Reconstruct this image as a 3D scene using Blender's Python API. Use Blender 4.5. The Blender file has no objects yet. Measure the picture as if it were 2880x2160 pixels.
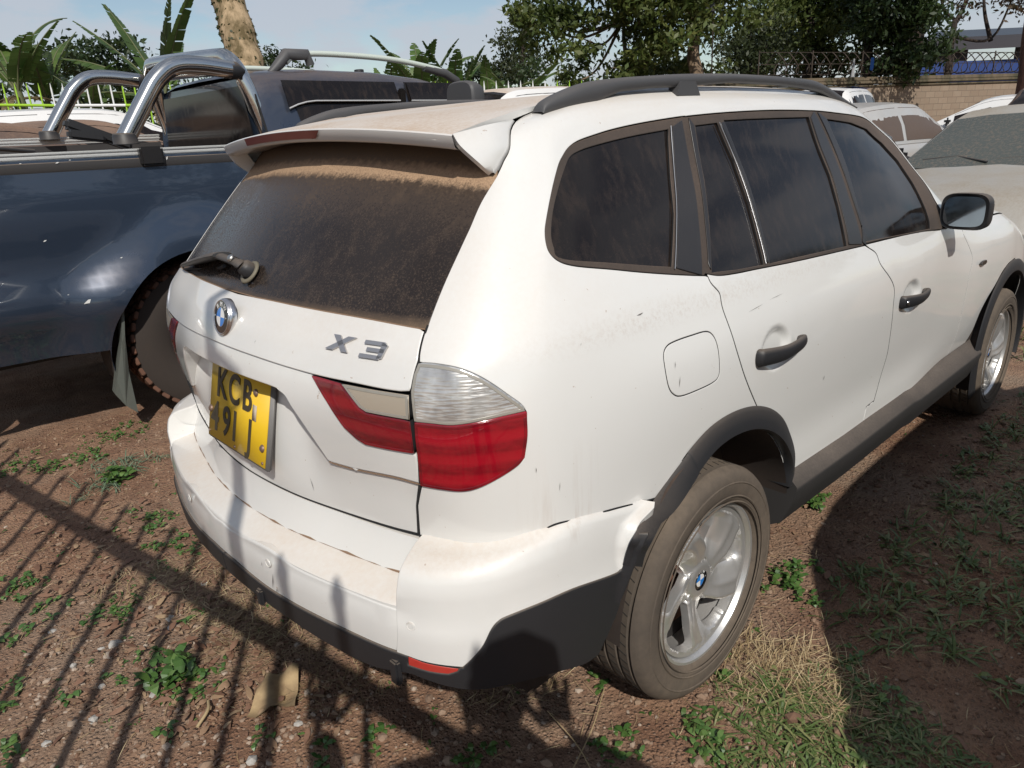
import bpy, bmesh, math, random
import numpy as np
from mathutils import Vector, Matrix
from mathutils.geometry import delaunay_2d_cdt
C = bpy.context.scene
COL = C.collection
rnd = random.Random(7)
R = math.radians
# ---------------------------------------------------------------- camera, sky, sun
CAM = (-1.5343, -1.7441, 1.5410)
YAW, PITCH, ROLL, FPX = R(46.8885), R(-19.1968), R(-2.6066), 2012.93 / 2880.0
cam = bpy.data.objects.new('camera', bpy.data.cameras.new('camera'))
COL.objects.link(cam)
_fw = Vector((math.cos(YAW)*math.cos(PITCH), math.sin(YAW)*math.cos(PITCH), math.sin(PITCH)))
_rt = Vector((math.sin(YAW), -math.cos(YAW), 0))
_up = _rt.cross(_fw)
_r2 = _rt*math.cos(ROLL) + _up*math.sin(ROLL)
_u2 = _up*math.cos(ROLL) - _rt*math.sin(ROLL)
cam.matrix_world = Matrix(((_r2.x, _u2.x, -_fw.x, CAM[0]), (_r2.y, _u2.y, -_fw.y, CAM[1]), (_r2.z, _u2.z, -_fw.z, CAM[2]), (0, 0, 0, 1)))
cam.data.sensor_width = 36.0
cam.data.lens = 36.0*FPX
cam.data.clip_start = 0.02
cam.data.clip_end = 3000
C.camera = cam
SUN_AZ, SUN_EL = R(57.5), R(42)          # direction the light travels to, and height of the sun
sl = bpy.data.lights.new('sun', 'SUN'); sl.energy = 3.7; sl.angle = R(0.5); sl.color = (1.0, 0.955, 0.88)
so = bpy.data.objects.new('sun', sl); COL.objects.link(so)
so.rotation_euler = Vector((math.cos(SUN_AZ)*math.cos(SUN_EL), math.sin(SUN_AZ)*math.cos(SUN_EL), -math.sin(SUN_EL))).to_track_quat('-Z', 'Y').to_euler()
W = bpy.data.worlds.new("World"); C.world = W; W.use_nodes = True
nt = W.node_tree; nt.nodes.clear()
wo = nt.nodes.new('ShaderNodeOutputWorld'); bg = nt.nodes.new('ShaderNodeBackground')
sky = nt.nodes.new('ShaderNodeTexSky'); sky.sky_type = 'NISHITA'; sky.sun_disc = False
sky.sun_elevation = SUN_EL
sky.sun_rotation = R(90) - (SUN_AZ + math.pi)
sky.air_density = 1.1; sky.dust_density = 0.3; sky.ozone_density = 1.0
bg.inputs['Strength'].default_value = 0.082
# thin broken cloud over the clear sky
tc = nt.nodes.new('ShaderNodeTexCoord'); mp = nt.nodes.new('ShaderNodeMapping'); mp.inputs['Scale'].default_value = (1.0, 1.0, 2.6)
n1 = nt.nodes.new('ShaderNodeTexNoise'); n1.inputs['Scale'].default_value = 7.0; n1.inputs['Detail'].default_value = 7; n1.inputs['Roughness'].default_value = 0.55
cr_ = nt.nodes.new('ShaderNodeValToRGB'); cr_.color_ramp.elements[0].position = 0.43; cr_.color_ramp.elements[0].color = (.06, .06, .06, 1); cr_.color_ramp.elements[1].position = 0.57; cr_.color_ramp.elements[1].color = (.8, .8, .8, 1)
mx = nt.nodes.new('ShaderNodeMix'); mx.data_type = 'RGBA'
mx.inputs[7].default_value = (6.2, 6.6, 7.4, 1)
L = nt.links.new
L(tc.outputs['Generated'], mp.inputs['Vector']); L(mp.outputs[0], n1.inputs['Vector']); L(n1.outputs['Fac'], cr_.inputs['Fac'])
L(cr_.outputs['Color'], mx.inputs['Factor']); L(sky.outputs[0], mx.inputs[6]); L(mx.outputs[2], bg.inputs['Color']); L(bg.outputs[0], wo.inputs[0])
C.view_settings.view_transform = 'Standard'; C.view_settings.look = 'None'; C.view_settings.exposure = 0.05; C.view_settings.gamma = 1.0

# ---------------------------------------------------------------- materials
def mat(name, base, rough=.6, metal=0., coat=0., spec=.5):
    m = bpy.data.materials.new(name); m.use_nodes = True
    b = m.node_tree.nodes['Principled BSDF']
    b.inputs['Base Color'].default_value = (*base, 1); b.inputs['Roughness'].default_value = rough; b.inputs['Metallic'].default_value = metal
    b.inputs['Coat Weight'].default_value = coat; b.inputs['Coat Roughness'].default_value = .035; b.inputs['Specular IOR Level'].default_value = spec
    return m
def nd(m, t, **kw):
    n = m.node_tree.nodes.new(t)
    for k, v in kw.items():
        if k in n.inputs.keys(): n.inputs[k].default_value = v
        else: setattr(n, k, v)
    return n
def lk(m, a, b): m.node_tree.links.new(a, b)
def bsdf(m): return m.node_tree.nodes['Principled BSDF']
def math_(m, op, a, b=None, clamp=False):
    n = nd(m, 'ShaderNodeMath', operation=op, use_clamp=clamp)
    for i, v in enumerate((a, b)):
        if v is None: continue
        if isinstance(v, (int, float)): n.inputs[i].default_value = v
        else: lk(m, v, n.inputs[i])
    return n.outputs[0]
def noise(m, scale, detail=4, rough=.55, vscale=(1, 1, 1), coord='Object'):
    t = nd(m, 'ShaderNodeTexCoord'); p = nd(m, 'ShaderNodeMapping'); p.inputs['Scale'].default_value = vscale
    n = nd(m, 'ShaderNodeTexNoise', Scale=scale, Detail=detail, Roughness=rough)
    lk(m, t.outputs[coord], p.inputs['Vector']); lk(m, p.outputs[0], n.inputs['Vector'])
    return n.outputs['Fac']
def mixc(m, fac, a, b):
    n = nd(m, 'ShaderNodeMix', data_type='RGBA')
    if isinstance(fac, (int, float)): n.inputs[0].default_value = fac
    else: lk(m, fac, n.inputs[0])
    for i, v in ((6, a), (7, b)):
        if isinstance(v, tuple): n.inputs[i].default_value = (*v, 1)
        else: lk(m, v, n.inputs[i])
    return n.outputs[2]
def remap(m, v, a, b, c=0., d=1.):
    n = nd(m, 'ShaderNodeMapRange'); lk(m, v, n.inputs[0])
    for i, q in enumerate((a, b, c, d)): n.inputs[i+1].default_value = q
    return n.outputs[0]
def bump(m, h, strength=.3, dist=.01):
    n = nd(m, 'ShaderNodeBump', Strength=strength, Distance=dist); lk(m, h, n.inputs['Height']); lk(m, n.outputs[0], bsdf(m).inputs['Normal'])
TAN = (.40, .255, .155)
def dusty(name, base, rough=.35, coat=0., metal=0., amount=.25, up=.8, film=.06, grain=60., dust=TAN, spec=.5, drip=0.):
    """paint or plastic under settled dust: more on faces that look up, broken by noise"""
    m = mat(name, base, rough, metal, coat, spec)
    g = nd(m, 'ShaderNodeNewGeometry'); sx = nd(m, 'ShaderNodeSeparateXYZ'); lk(m, g.outputs['Normal'], sx.inputs[0])
    upf = remap(m, sx.outputs[2], .25, 1.0, 0., up)
    big = noise(m, 2.3, 5); fine = noise(m, grain, 3, .7)
    v = math_(m, 'ADD', upf, film)
    k = math_(m, 'MULTIPLY', v, remap(m, big, .3, .7, .45, 1.35))
    k = math_(m, 'MULTIPLY', k, remap(m, fine, .25, .75, .7, 1.25))
    if drip:
        st = noise(m, 9., 4, .6, (1, 1, .10)); k = math_(m, 'ADD', k, math_(m, 'MULTIPLY', remap(m, st, .55, .8, 0, 1), drip))
    k = math_(m, 'ADD', k, amount*.15, True)
    col = mixc(m, k, base, dust); lk(m, col, bsdf(m).inputs['Base Color'])
    lk(m, remap(m, k, 0, 1, rough, .92), bsdf(m).inputs['Roughness'])
    if coat: lk(m, remap(m, k, 0, .7, coat, 0.), bsdf(m).inputs['Coat Weight'])
    return m

# ---------------------------------------------------------------- objects
def tag(o, label=None, cat=None, group=None, kind=None):
    if label: o['label'] = label
    if cat: o['category'] = cat
    if group: o['group'] = group
    if kind: o['kind'] = kind
    return o
def empty(name, loc=(0, 0, 0), rz=0.):
    o = bpy.data.objects.new(name, None); COL.objects.link(o); o.location = loc; o.rotation_euler = (0, 0, rz); o.empty_display_size = .2
    return o
def link(me, name, mats, parent=None):
    o = bpy.data.objects.new(name, me); COL.objects.link(o)
    for m in (mats if isinstance(mats, (list, tuple)) else [mats]): me.materials.append(m)
    if parent is not None: o.parent = parent
    return o
class MB:
    """collects shapes into one mesh; every face carries a material index"""
    def __init__(s): s.v = []; s.f = []; s.mi = []; s.n = []; s.sm = []
    def add(s, vs, fs, mi=0, nrm=None, smooth=True):
        o = len(s.v); s.v += [tuple(map(float, q)) for q in vs]; s.f += [tuple(i+o for i in f) for f in fs]; s.mi += [mi]*len(fs); s.sm += [smooth]*len(fs)
        s.n += ([tuple(map(float, q)) for q in nrm] if nrm is not None else [(0, 0, 0)]*len(vs))
        return s
    def box(s, c, d, rot=None, mi=0, bev=0.):
        x, y, z = (q/2 for q in d); b = min(bev, x*.9, y*.9, z*.9)
        if b <= 0:
            vs = [Vector((sx*x, sy*y, sz*z)) for sx in (-1, 1) for sy in (-1, 1) for sz in (-1, 1)]
            fs = [(0, 1, 3, 2), (4, 6, 7, 5), (0, 4, 5, 1), (2, 3, 7, 6), (0, 2, 6, 4), (1, 5, 7, 3)]
        else:
            bm = bmesh.new(); bmesh.ops.create_cube(bm, size=1.0)
            for v in bm.verts: v.co = Vector((v.co.x*d[0], v.co.y*d[1], v.co.z*d[2]))
            bmesh.ops.bevel(bm, geom=bm.edges[:], offset=b, segments=2, affect='EDGES')
            bm.verts.index_update(); vs = [v.co.copy() for v in bm.verts]; fs = [tuple(v.index for v in f.verts) for f in bm.faces]; bm.free()
        M_ = rot if rot is not None else Matrix.Identity(3)
        return s.add([M_ @ v + Vector(c) for v in vs], fs, mi, None, False)
    def tube(s, pts, r, n=10, mi=0, caps=True, closed=False, sq=None):
        P = [Vector(p) for p in pts]; k = len(P); rs = r if isinstance(r, (list, tuple)) else [r]*k
        vs = []; fs = []; pv = None
        for i in range(k):
            t = (P[(i+1) % k]-P[i-1]) if closed else (P[min(i+1, k-1)]-P[max(i-1, 0)])
            t.normalize()
            if pv is None:
                a = Vector((0, 0, 1)) if abs(t.z) < .9 else Vector((1, 0, 0)); u = t.cross(a).normalized()
            else: u = (pv - t*pv.dot(t)).normalized()
            pv = u; w = t.cross(u)
            for j in range(n):
                a = 2*math.pi*j/n; ca, sa = math.cos(a), math.sin(a)
                if sq: ca, sa = ca*sq[0], sa*sq[1]
                vs.append(P[i]+(u*ca+w*sa)*rs[i])
        m = k if closed else k-1
        for i in range(m):
            for j in range(n):
                a = i*n+j; b = i*n+(j+1) % n; c = ((i+1) % k)*n+(j+1) % n; d = ((i+1) % k)*n+j
                fs.append((a, b, c, d))
        s.add(vs, fs, mi)
        if caps and not closed:
            s.add(vs[:n], [tuple(range(n))[::-1]], mi); s.add(vs[-n:], [tuple(range(n))], mi)
        return s
    def lathe(s, prof, n=48, axis='Y', c=(0, 0, 0), mi=0, smooth=True):
        vs = []; k = len(prof)
        for i in range(n):
            a = 2*math.pi*i/n
            for r, h in prof:
                p = (r*math.cos(a), h, r*math.sin(a)) if axis == 'Y' else ((r*math.cos(a), r*math.sin(a), h) if axis == 'Z' else (h, r*math.cos(a), r*math.sin(a)))
                vs.append(Vector(p)+Vector(c))
        fs = [(i*k+j, i*k+j+1, ((i+1) % n)*k+j+1, ((i+1) % n)*k+j) for i in range(n) for j in range(k-1)]
        return s.add(vs, fs, mi, None, smooth)
    def grid(s, P, mi=0, flip=False, closed=False, smooth=True):
        P = np.asarray(P); a, b = P.shape[:2]; vs = P.reshape(-1, 3); fs = []
        for i in range(a if closed else a-1):
            for j in range(b-1):
                q = (i*b+j, i*b+j+1, ((i+1) % a)*b+j+1, ((i+1) % a)*b+j); fs.append(q[::-1] if flip else q)
        return s.add(vs, fs, mi, None, smooth)
    def poly(s, pts, thick, mi=0):
        """prism: closed outline pts (3D, planar) pushed along vector thick"""
        n = len(pts); t = Vector(thick); A = [Vector(p) for p in pts]; B_ = [p+t for p in A]
        s.add(A+B_, [tuple(range(n))[::-1], tuple(range(n, 2*n))], mi, None, False)
        return s.add(A+B_, [(i, (i+1) % n, n+(i+1) % n, n+i) for i in range(n)], mi, None, False)
    def build(s, name, mats, parent=None, auto=None, mirror=False):
        me = bpy.data.meshes.new(name)
        mats = list(mats) if isinstance(mats, (list, tuple)) else [mats]
        if max(s.mi) >= len(mats): mats = mats+[M_gap]
        v = np.array(s.v); f = s.f; n = np.array(s.n)
        if mirror:
            v = v*[1, -1, 1]; n = n*[1, -1, 1]; f = [q[::-1] for q in f]
        me.from_pydata(v.tolist(), [], f); me.update()
        me.polygons.foreach_set('material_index', s.mi); me.polygons.foreach_set('use_smooth', s.sm)
        o = link(me, name, mats, parent)
        if auto is not None:
            bm = bmesh.new(); bm.from_mesh(me); bmesh.ops.remove_doubles(bm, verts=bm.verts, dist=1e-5)
            if auto is not False:
                for e in bm.edges:
                    if len(e.link_faces) == 2 and e.calc_face_angle(0) > R(auto): e.smooth = False
            bmesh.ops.recalc_face_normals(bm, faces=bm.faces); bm.to_mesh(me); bm.free()
        elif np.abs(n).sum() > 0:
            me.normals_split_custom_set_from_vertices(n.tolist())
        return o
def spl(pts, n=6, closed=False):
    """smooth curve through the points"""
    P = np.array(pts, float); k = len(P)
    if k < 3: return P
    E = np.vstack([P[-1:], P, P[:2]]) if closed else np.vstack([2*P[:1]-P[1:2], P, 2*P[-1:]-P[-2:-1]])
    out = []
    for i in range(k if closed else k-1):
        for f in np.arange(n)/n:
            a, b, c, d = E[i:i+4]; out.append(.5*((2*b)+(c-a)*f+(2*a-5*b+4*c-d)*f*f+(3*b-a-3*c+d)*f**3))
    if not closed: out.append(P[-1])
    return np.array(out)
def text_mb(txt, size, depth=.0015, font_scale=(1, 1), bold=0.):
    cu = bpy.data.curves.new('t', 'FONT'); cu.body = txt; cu.size = size; cu.offset = bold; cu.extrude = depth; cu.align_x = 'CENTER'; cu.align_y = 'CENTER'
    o = bpy.data.objects.new('t', cu); me = o.to_mesh()
    vs = [Vector((v.co.x*font_scale[0], v.co.y*font_scale[1], v.co.z)) for v in me.vertices]; fs = [tuple(p.vertices) for p in me.polygons]
    o.to_mesh_clear(); bpy.data.objects.remove(o); bpy.data.curves.remove(cu)
    return vs, fs
def frame(o, xd, yd):
    x = Vector(xd).normalized(); y = Vector(yd); y = (y-x*y.dot(x)).normalized(); z = x.cross(y)
    return Matrix(((x.x, y.x, z.x, o[0]), (x.y, y.y, z.y, o[1]), (x.z, y.z, z.z, o[2]), (0, 0, 0, 1)))
# where the ground litter lies (metres)
COV = {"weeds":[[-0.53,2.67,0.13],[-1.08,2.56,0.1],[-0.96,2.42,0.1],[-0.77,2.41,0.1],[-0.77,2.0,0.08],[-0.78,1.37,0.08],[-0.82,1.21,0.07],[-0.75,1.08,0.08],[-0.78,1.43,0.06],[-1.33,1.33,0.07],[-1.27,1.03,0.06],[-1.09,0.83,0.09],[-1.21,0.85,0.05],[-1.41,0.95,0.06],[-1.48,0.63,0.08],[-1.1,0.48,0.05],[-1.09,0.34,0.09],[-1.04,0.26,0.1],[-1.09,0.24,0.07],[-1.22,0.45,0.04],[-0.93,0.58,0.04],[-1.29,1.31,0.05],[-1.53,0.34,0.06],[-0.93,-0.29,0.05],[-0.99,-0.11,0.04],[-0.79,-0.35,0.05],[-0.65,-0.58,0.06],[-0.37,-0.84,0.08],[-0.2,-0.66,0.04],[0.09,-0.87,0.07],[0.64,-0.8,0.08],[0.72,-0.84,0.07],[0.49,-0.76,0.05],[0.57,-0.93,0.05],[1.21,-0.62,0.08],[1.28,-0.62,0.08],[-0.12,-0.96,0.06],[-0.2,-0.97,0.06],[-0.18,-1.03,0.06],[0.38,-1.14,0.06],[0.32,-1.25,0.07],[-1.38,1.19,0.05],[-1.34,0.48,0.04],[-1.2,0.08,0.04]],"grassg":[[-0.04,-1.04,0.14],[-0.02,-1.13,0.16],[0.07,-1.17,0.14],[0.06,-1.25,0.18],[0.05,-1.32,0.18],[-0.07,-1.19,0.16],[0.16,-1.18,0.14],[0.16,-1.25,0.14],[-0.1,-1.12,0.12],[0.09,-1.36,0.14],[-0.74,2.2,0.1],[-0.89,1.95,0.12],[-0.62,2.12,0.12]],"straw":[[-0.75,0.88,0.12],[-0.78,0.7,0.12],[-0.82,0.55,0.1],[-0.9,0.56,0.08],[-0.83,0.41,0.1],[-0.71,0.25,0.14],[-0.72,0.36,0.1],[-0.84,0.25,0.1],[0.12,-0.92,0.12],[0.15,-0.99,0.14],[0.19,-1.06,0.14],[0.21,-1.13,0.12],[0.21,-1.21,0.1],[0.21,-0.9,0.08],[0.25,-0.98,0.1],[0.28,-1.07,0.08],[-0.72,-0.06,0.15],[-0.32,-0.48,0.08],[-0.43,-0.41,0.1],[-1.0,0.93,0.12],[-0.88,0.9,0.08]],"leaves":[[-1.0,0.48,0.25],[-1.01,0.3,0.15],[-1.02,0.15,0.15],[-0.98,0.15,0.12],[-1.15,0.33,0.2],[-1.07,0.9,0.2],[-1.1,1.15,0.2],[-0.91,1.23,0.25],[-1.12,0.58,0.25],[-0.88,-0.01,0.2],[-0.97,1.64,0.2],[-0.93,0.38,0.1]],"gravel":[[-1.47,0.37,0.35],[-1.32,0.31,0.35],[-1.2,0.13,0.3],[-1.31,0.62,0.3],[-1.21,0.34,0.25],[-1.12,-0.01,0.25],[-0.99,-0.05,0.2],[-1.18,0.61,0.2],[-0.68,-0.38,0.25],[-0.83,-0.26,0.2],[-0.19,-0.81,0.25]],"rocks":[[-1.17,0.64],[-1.3,0.61],[-1.26,0.45],[-1.21,0.65],[-0.99,0.65],[-1.0,0.59],[-1.3,0.88],[-0.82,0.76],[-1.32,0.31],[-1.44,0.31],[-1.16,0.29],[-1.06,-0.16],[-0.91,-0.13]],"carton":[[-0.9,0.01]],"shade":[[1.12,-1.11],[0.68,-1.38],[2.14,-1.08],[0.65,-1.19],[0.29,-1.48],[1.17,-1.38],[0.38,-1.34]],"stick":[[-1.09,0.09],[-0.46,-0.77],[-0.39,-0.75]],"leafwheel":[[0.56,-0.6]]}
# control points of the body surfaces and outlines of its panels, in surface coordinates
NU_DATA = [[[-0.8,0.0,0.36],[-0.825,0.0,0.5],[-0.845,0.0,0.62],[-0.872,0.0,0.76],[-0.896,0.0,0.9],[-0.905,0.0,1.02],[-0.875,0.0,1.12],[-0.822,0.0,1.19],[-0.7,0.0,1.33],[-0.585,0.0,1.46],[-0.5,0.0,1.54],[-0.3,0.0,1.6]],[[-0.788,-0.2,0.36],[-0.813,-0.2,0.5],[-0.833,-0.2,0.62],[-0.86,-0.2,0.76],[-0.884,-0.2,0.9],[-0.893,-0.2,1.02],[-0.863,-0.2,1.12],[-0.81,-0.2,1.19],[-0.688,-0.2,1.33],[-0.573,-0.2,1.46],[-0.488,-0.2,1.54],[-0.29,-0.2,1.6]],[[-0.755,-0.38,0.36],[-0.78,-0.38,0.5],[-0.8,-0.38,0.62],[-0.827,-0.38,0.76],[-0.85,-0.38,0.9],[-0.859,-0.38,1.02],[-0.83,-0.38,1.12],[-0.78,-0.38,1.19],[-0.66,-0.365,1.33],[-0.547,-0.35,1.46],[-0.462,-0.34,1.54],[-0.27,-0.33,1.6]],[[-0.708,-0.585,0.36],[-0.733,-0.585,0.5],[-0.753,-0.585,0.62],[-0.78,-0.585,0.76],[-0.804,-0.585,0.9],[-0.813,-0.585,1.02],[-0.787,-0.58,1.12],[-0.74,-0.57,1.19],[-0.62,-0.552,1.33],[-0.507,-0.52,1.46],[-0.425,-0.485,1.545],[-0.24,-0.44,1.603]],[[-0.652,-0.718,0.36],[-0.677,-0.72,0.5],[-0.697,-0.722,0.62],[-0.724,-0.722,0.76],[-0.746,-0.722,0.9],[-0.755,-0.72,1.02],[-0.733,-0.712,1.12],[-0.687,-0.69,1.19],[-0.575,-0.652,1.33],[-0.467,-0.608,1.46],[-0.388,-0.563,1.555],[-0.2,-0.5,1.61]],[[-0.55,-0.79,0.36],[-0.575,-0.797,0.5],[-0.595,-0.8,0.62],[-0.622,-0.803,0.76],[-0.641,-0.803,0.9],[-0.65,-0.798,1.02],[-0.63,-0.785,1.12],[-0.592,-0.762,1.19],[-0.49,-0.708,1.33],[-0.395,-0.65,1.46],[-0.325,-0.592,1.565],[-0.13,-0.525,1.622]],[[-0.46,-0.82,0.36],[-0.47,-0.83,0.5],[-0.475,-0.84,0.62],[-0.48,-0.845,0.76],[-0.49,-0.845,0.9],[-0.49,-0.837,1.02],[-0.48,-0.82,1.12],[-0.46,-0.796,1.19],[-0.4,-0.728,1.33],[-0.32,-0.662,1.46],[-0.24,-0.602,1.577],[-0.05,-0.535,1.632]],[[-0.1,-0.845,0.36],[-0.1,-0.852,0.5],[-0.1,-0.846,0.62],[-0.1,-0.855,0.76],[-0.1,-0.863,0.9],[-0.1,-0.858,1.02],[-0.1,-0.83,1.12],[-0.0873,-0.803,1.19],[-0.0618,-0.735,1.33],[-0.0382,-0.668,1.46],[-0.01,-0.609,1.588],[0.12,-0.543,1.642]],[[0.35,-0.845,0.36],[0.35,-0.852,0.5],[0.35,-0.848,0.62],[0.35,-0.859,0.76],[0.35,-0.867,0.9],[0.35,-0.861,1.02],[0.35,-0.833,1.12],[0.3548,-0.806,1.19],[0.3643,-0.739,1.33],[0.3732,-0.674,1.46],[0.38,-0.617,1.592],[0.42,-0.547,1.646]],[[1.05,-0.845,0.36],[1.05,-0.852,0.5],[1.05,-0.848,0.62],[1.05,-0.859,0.76],[1.05,-0.867,0.9],[1.05,-0.861,1.02],[1.05,-0.833,1.12],[1.0389,-0.806,1.19],[1.0166,-0.739,1.33],[0.9959,-0.675,1.46],[0.98,-0.618,1.588],[0.98,-0.545,1.64]],[[1.55,-0.845,0.36],[1.55,-0.852,0.5],[1.55,-0.848,0.62],[1.55,-0.859,0.76],[1.55,-0.866,0.9],[1.55,-0.858,1.02],[1.55,-0.828,1.12],[1.515,-0.803,1.19],[1.445,-0.731,1.33],[1.38,-0.658,1.46],[1.33,-0.6,1.572],[1.26,-0.527,1.622]],[[1.95,-0.845,0.36],[1.95,-0.852,0.5],[1.95,-0.846,0.62],[1.95,-0.855,0.76],[1.95,-0.863,0.9],[1.95,-0.858,1.02],[1.95,-0.81,1.12],[1.8943,-0.773,1.19],[1.783,-0.685,1.33],[1.6795,-0.608,1.46],[1.525,-0.556,1.545],[1.42,-0.485,1.604]],[[2.15,-0.5,0.36],[2.15,-0.5,0.5],[2.15,-0.5,0.62],[2.15,-0.5,0.76],[2.15,-0.5,0.9],[2.15,-0.5,1.02],[2.15,-0.5,1.12],[2.0943,-0.5,1.19],[1.983,-0.5,1.33],[1.8795,-0.5,1.46],[1.68,-0.4,1.565],[1.52,-0.3,1.625]],[[2.25,0.0,0.36],[2.25,0.0,0.5],[2.25,0.0,0.62],[2.25,0.0,0.76],[2.25,0.0,0.9],[2.25,0.0,1.02],[2.25,0.0,1.12],[2.1911,0.0,1.19],[2.0734,0.0,1.33],[1.9641,0.0,1.46],[1.74,0.0,1.58],[1.56,0.0,1.64]]]
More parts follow.
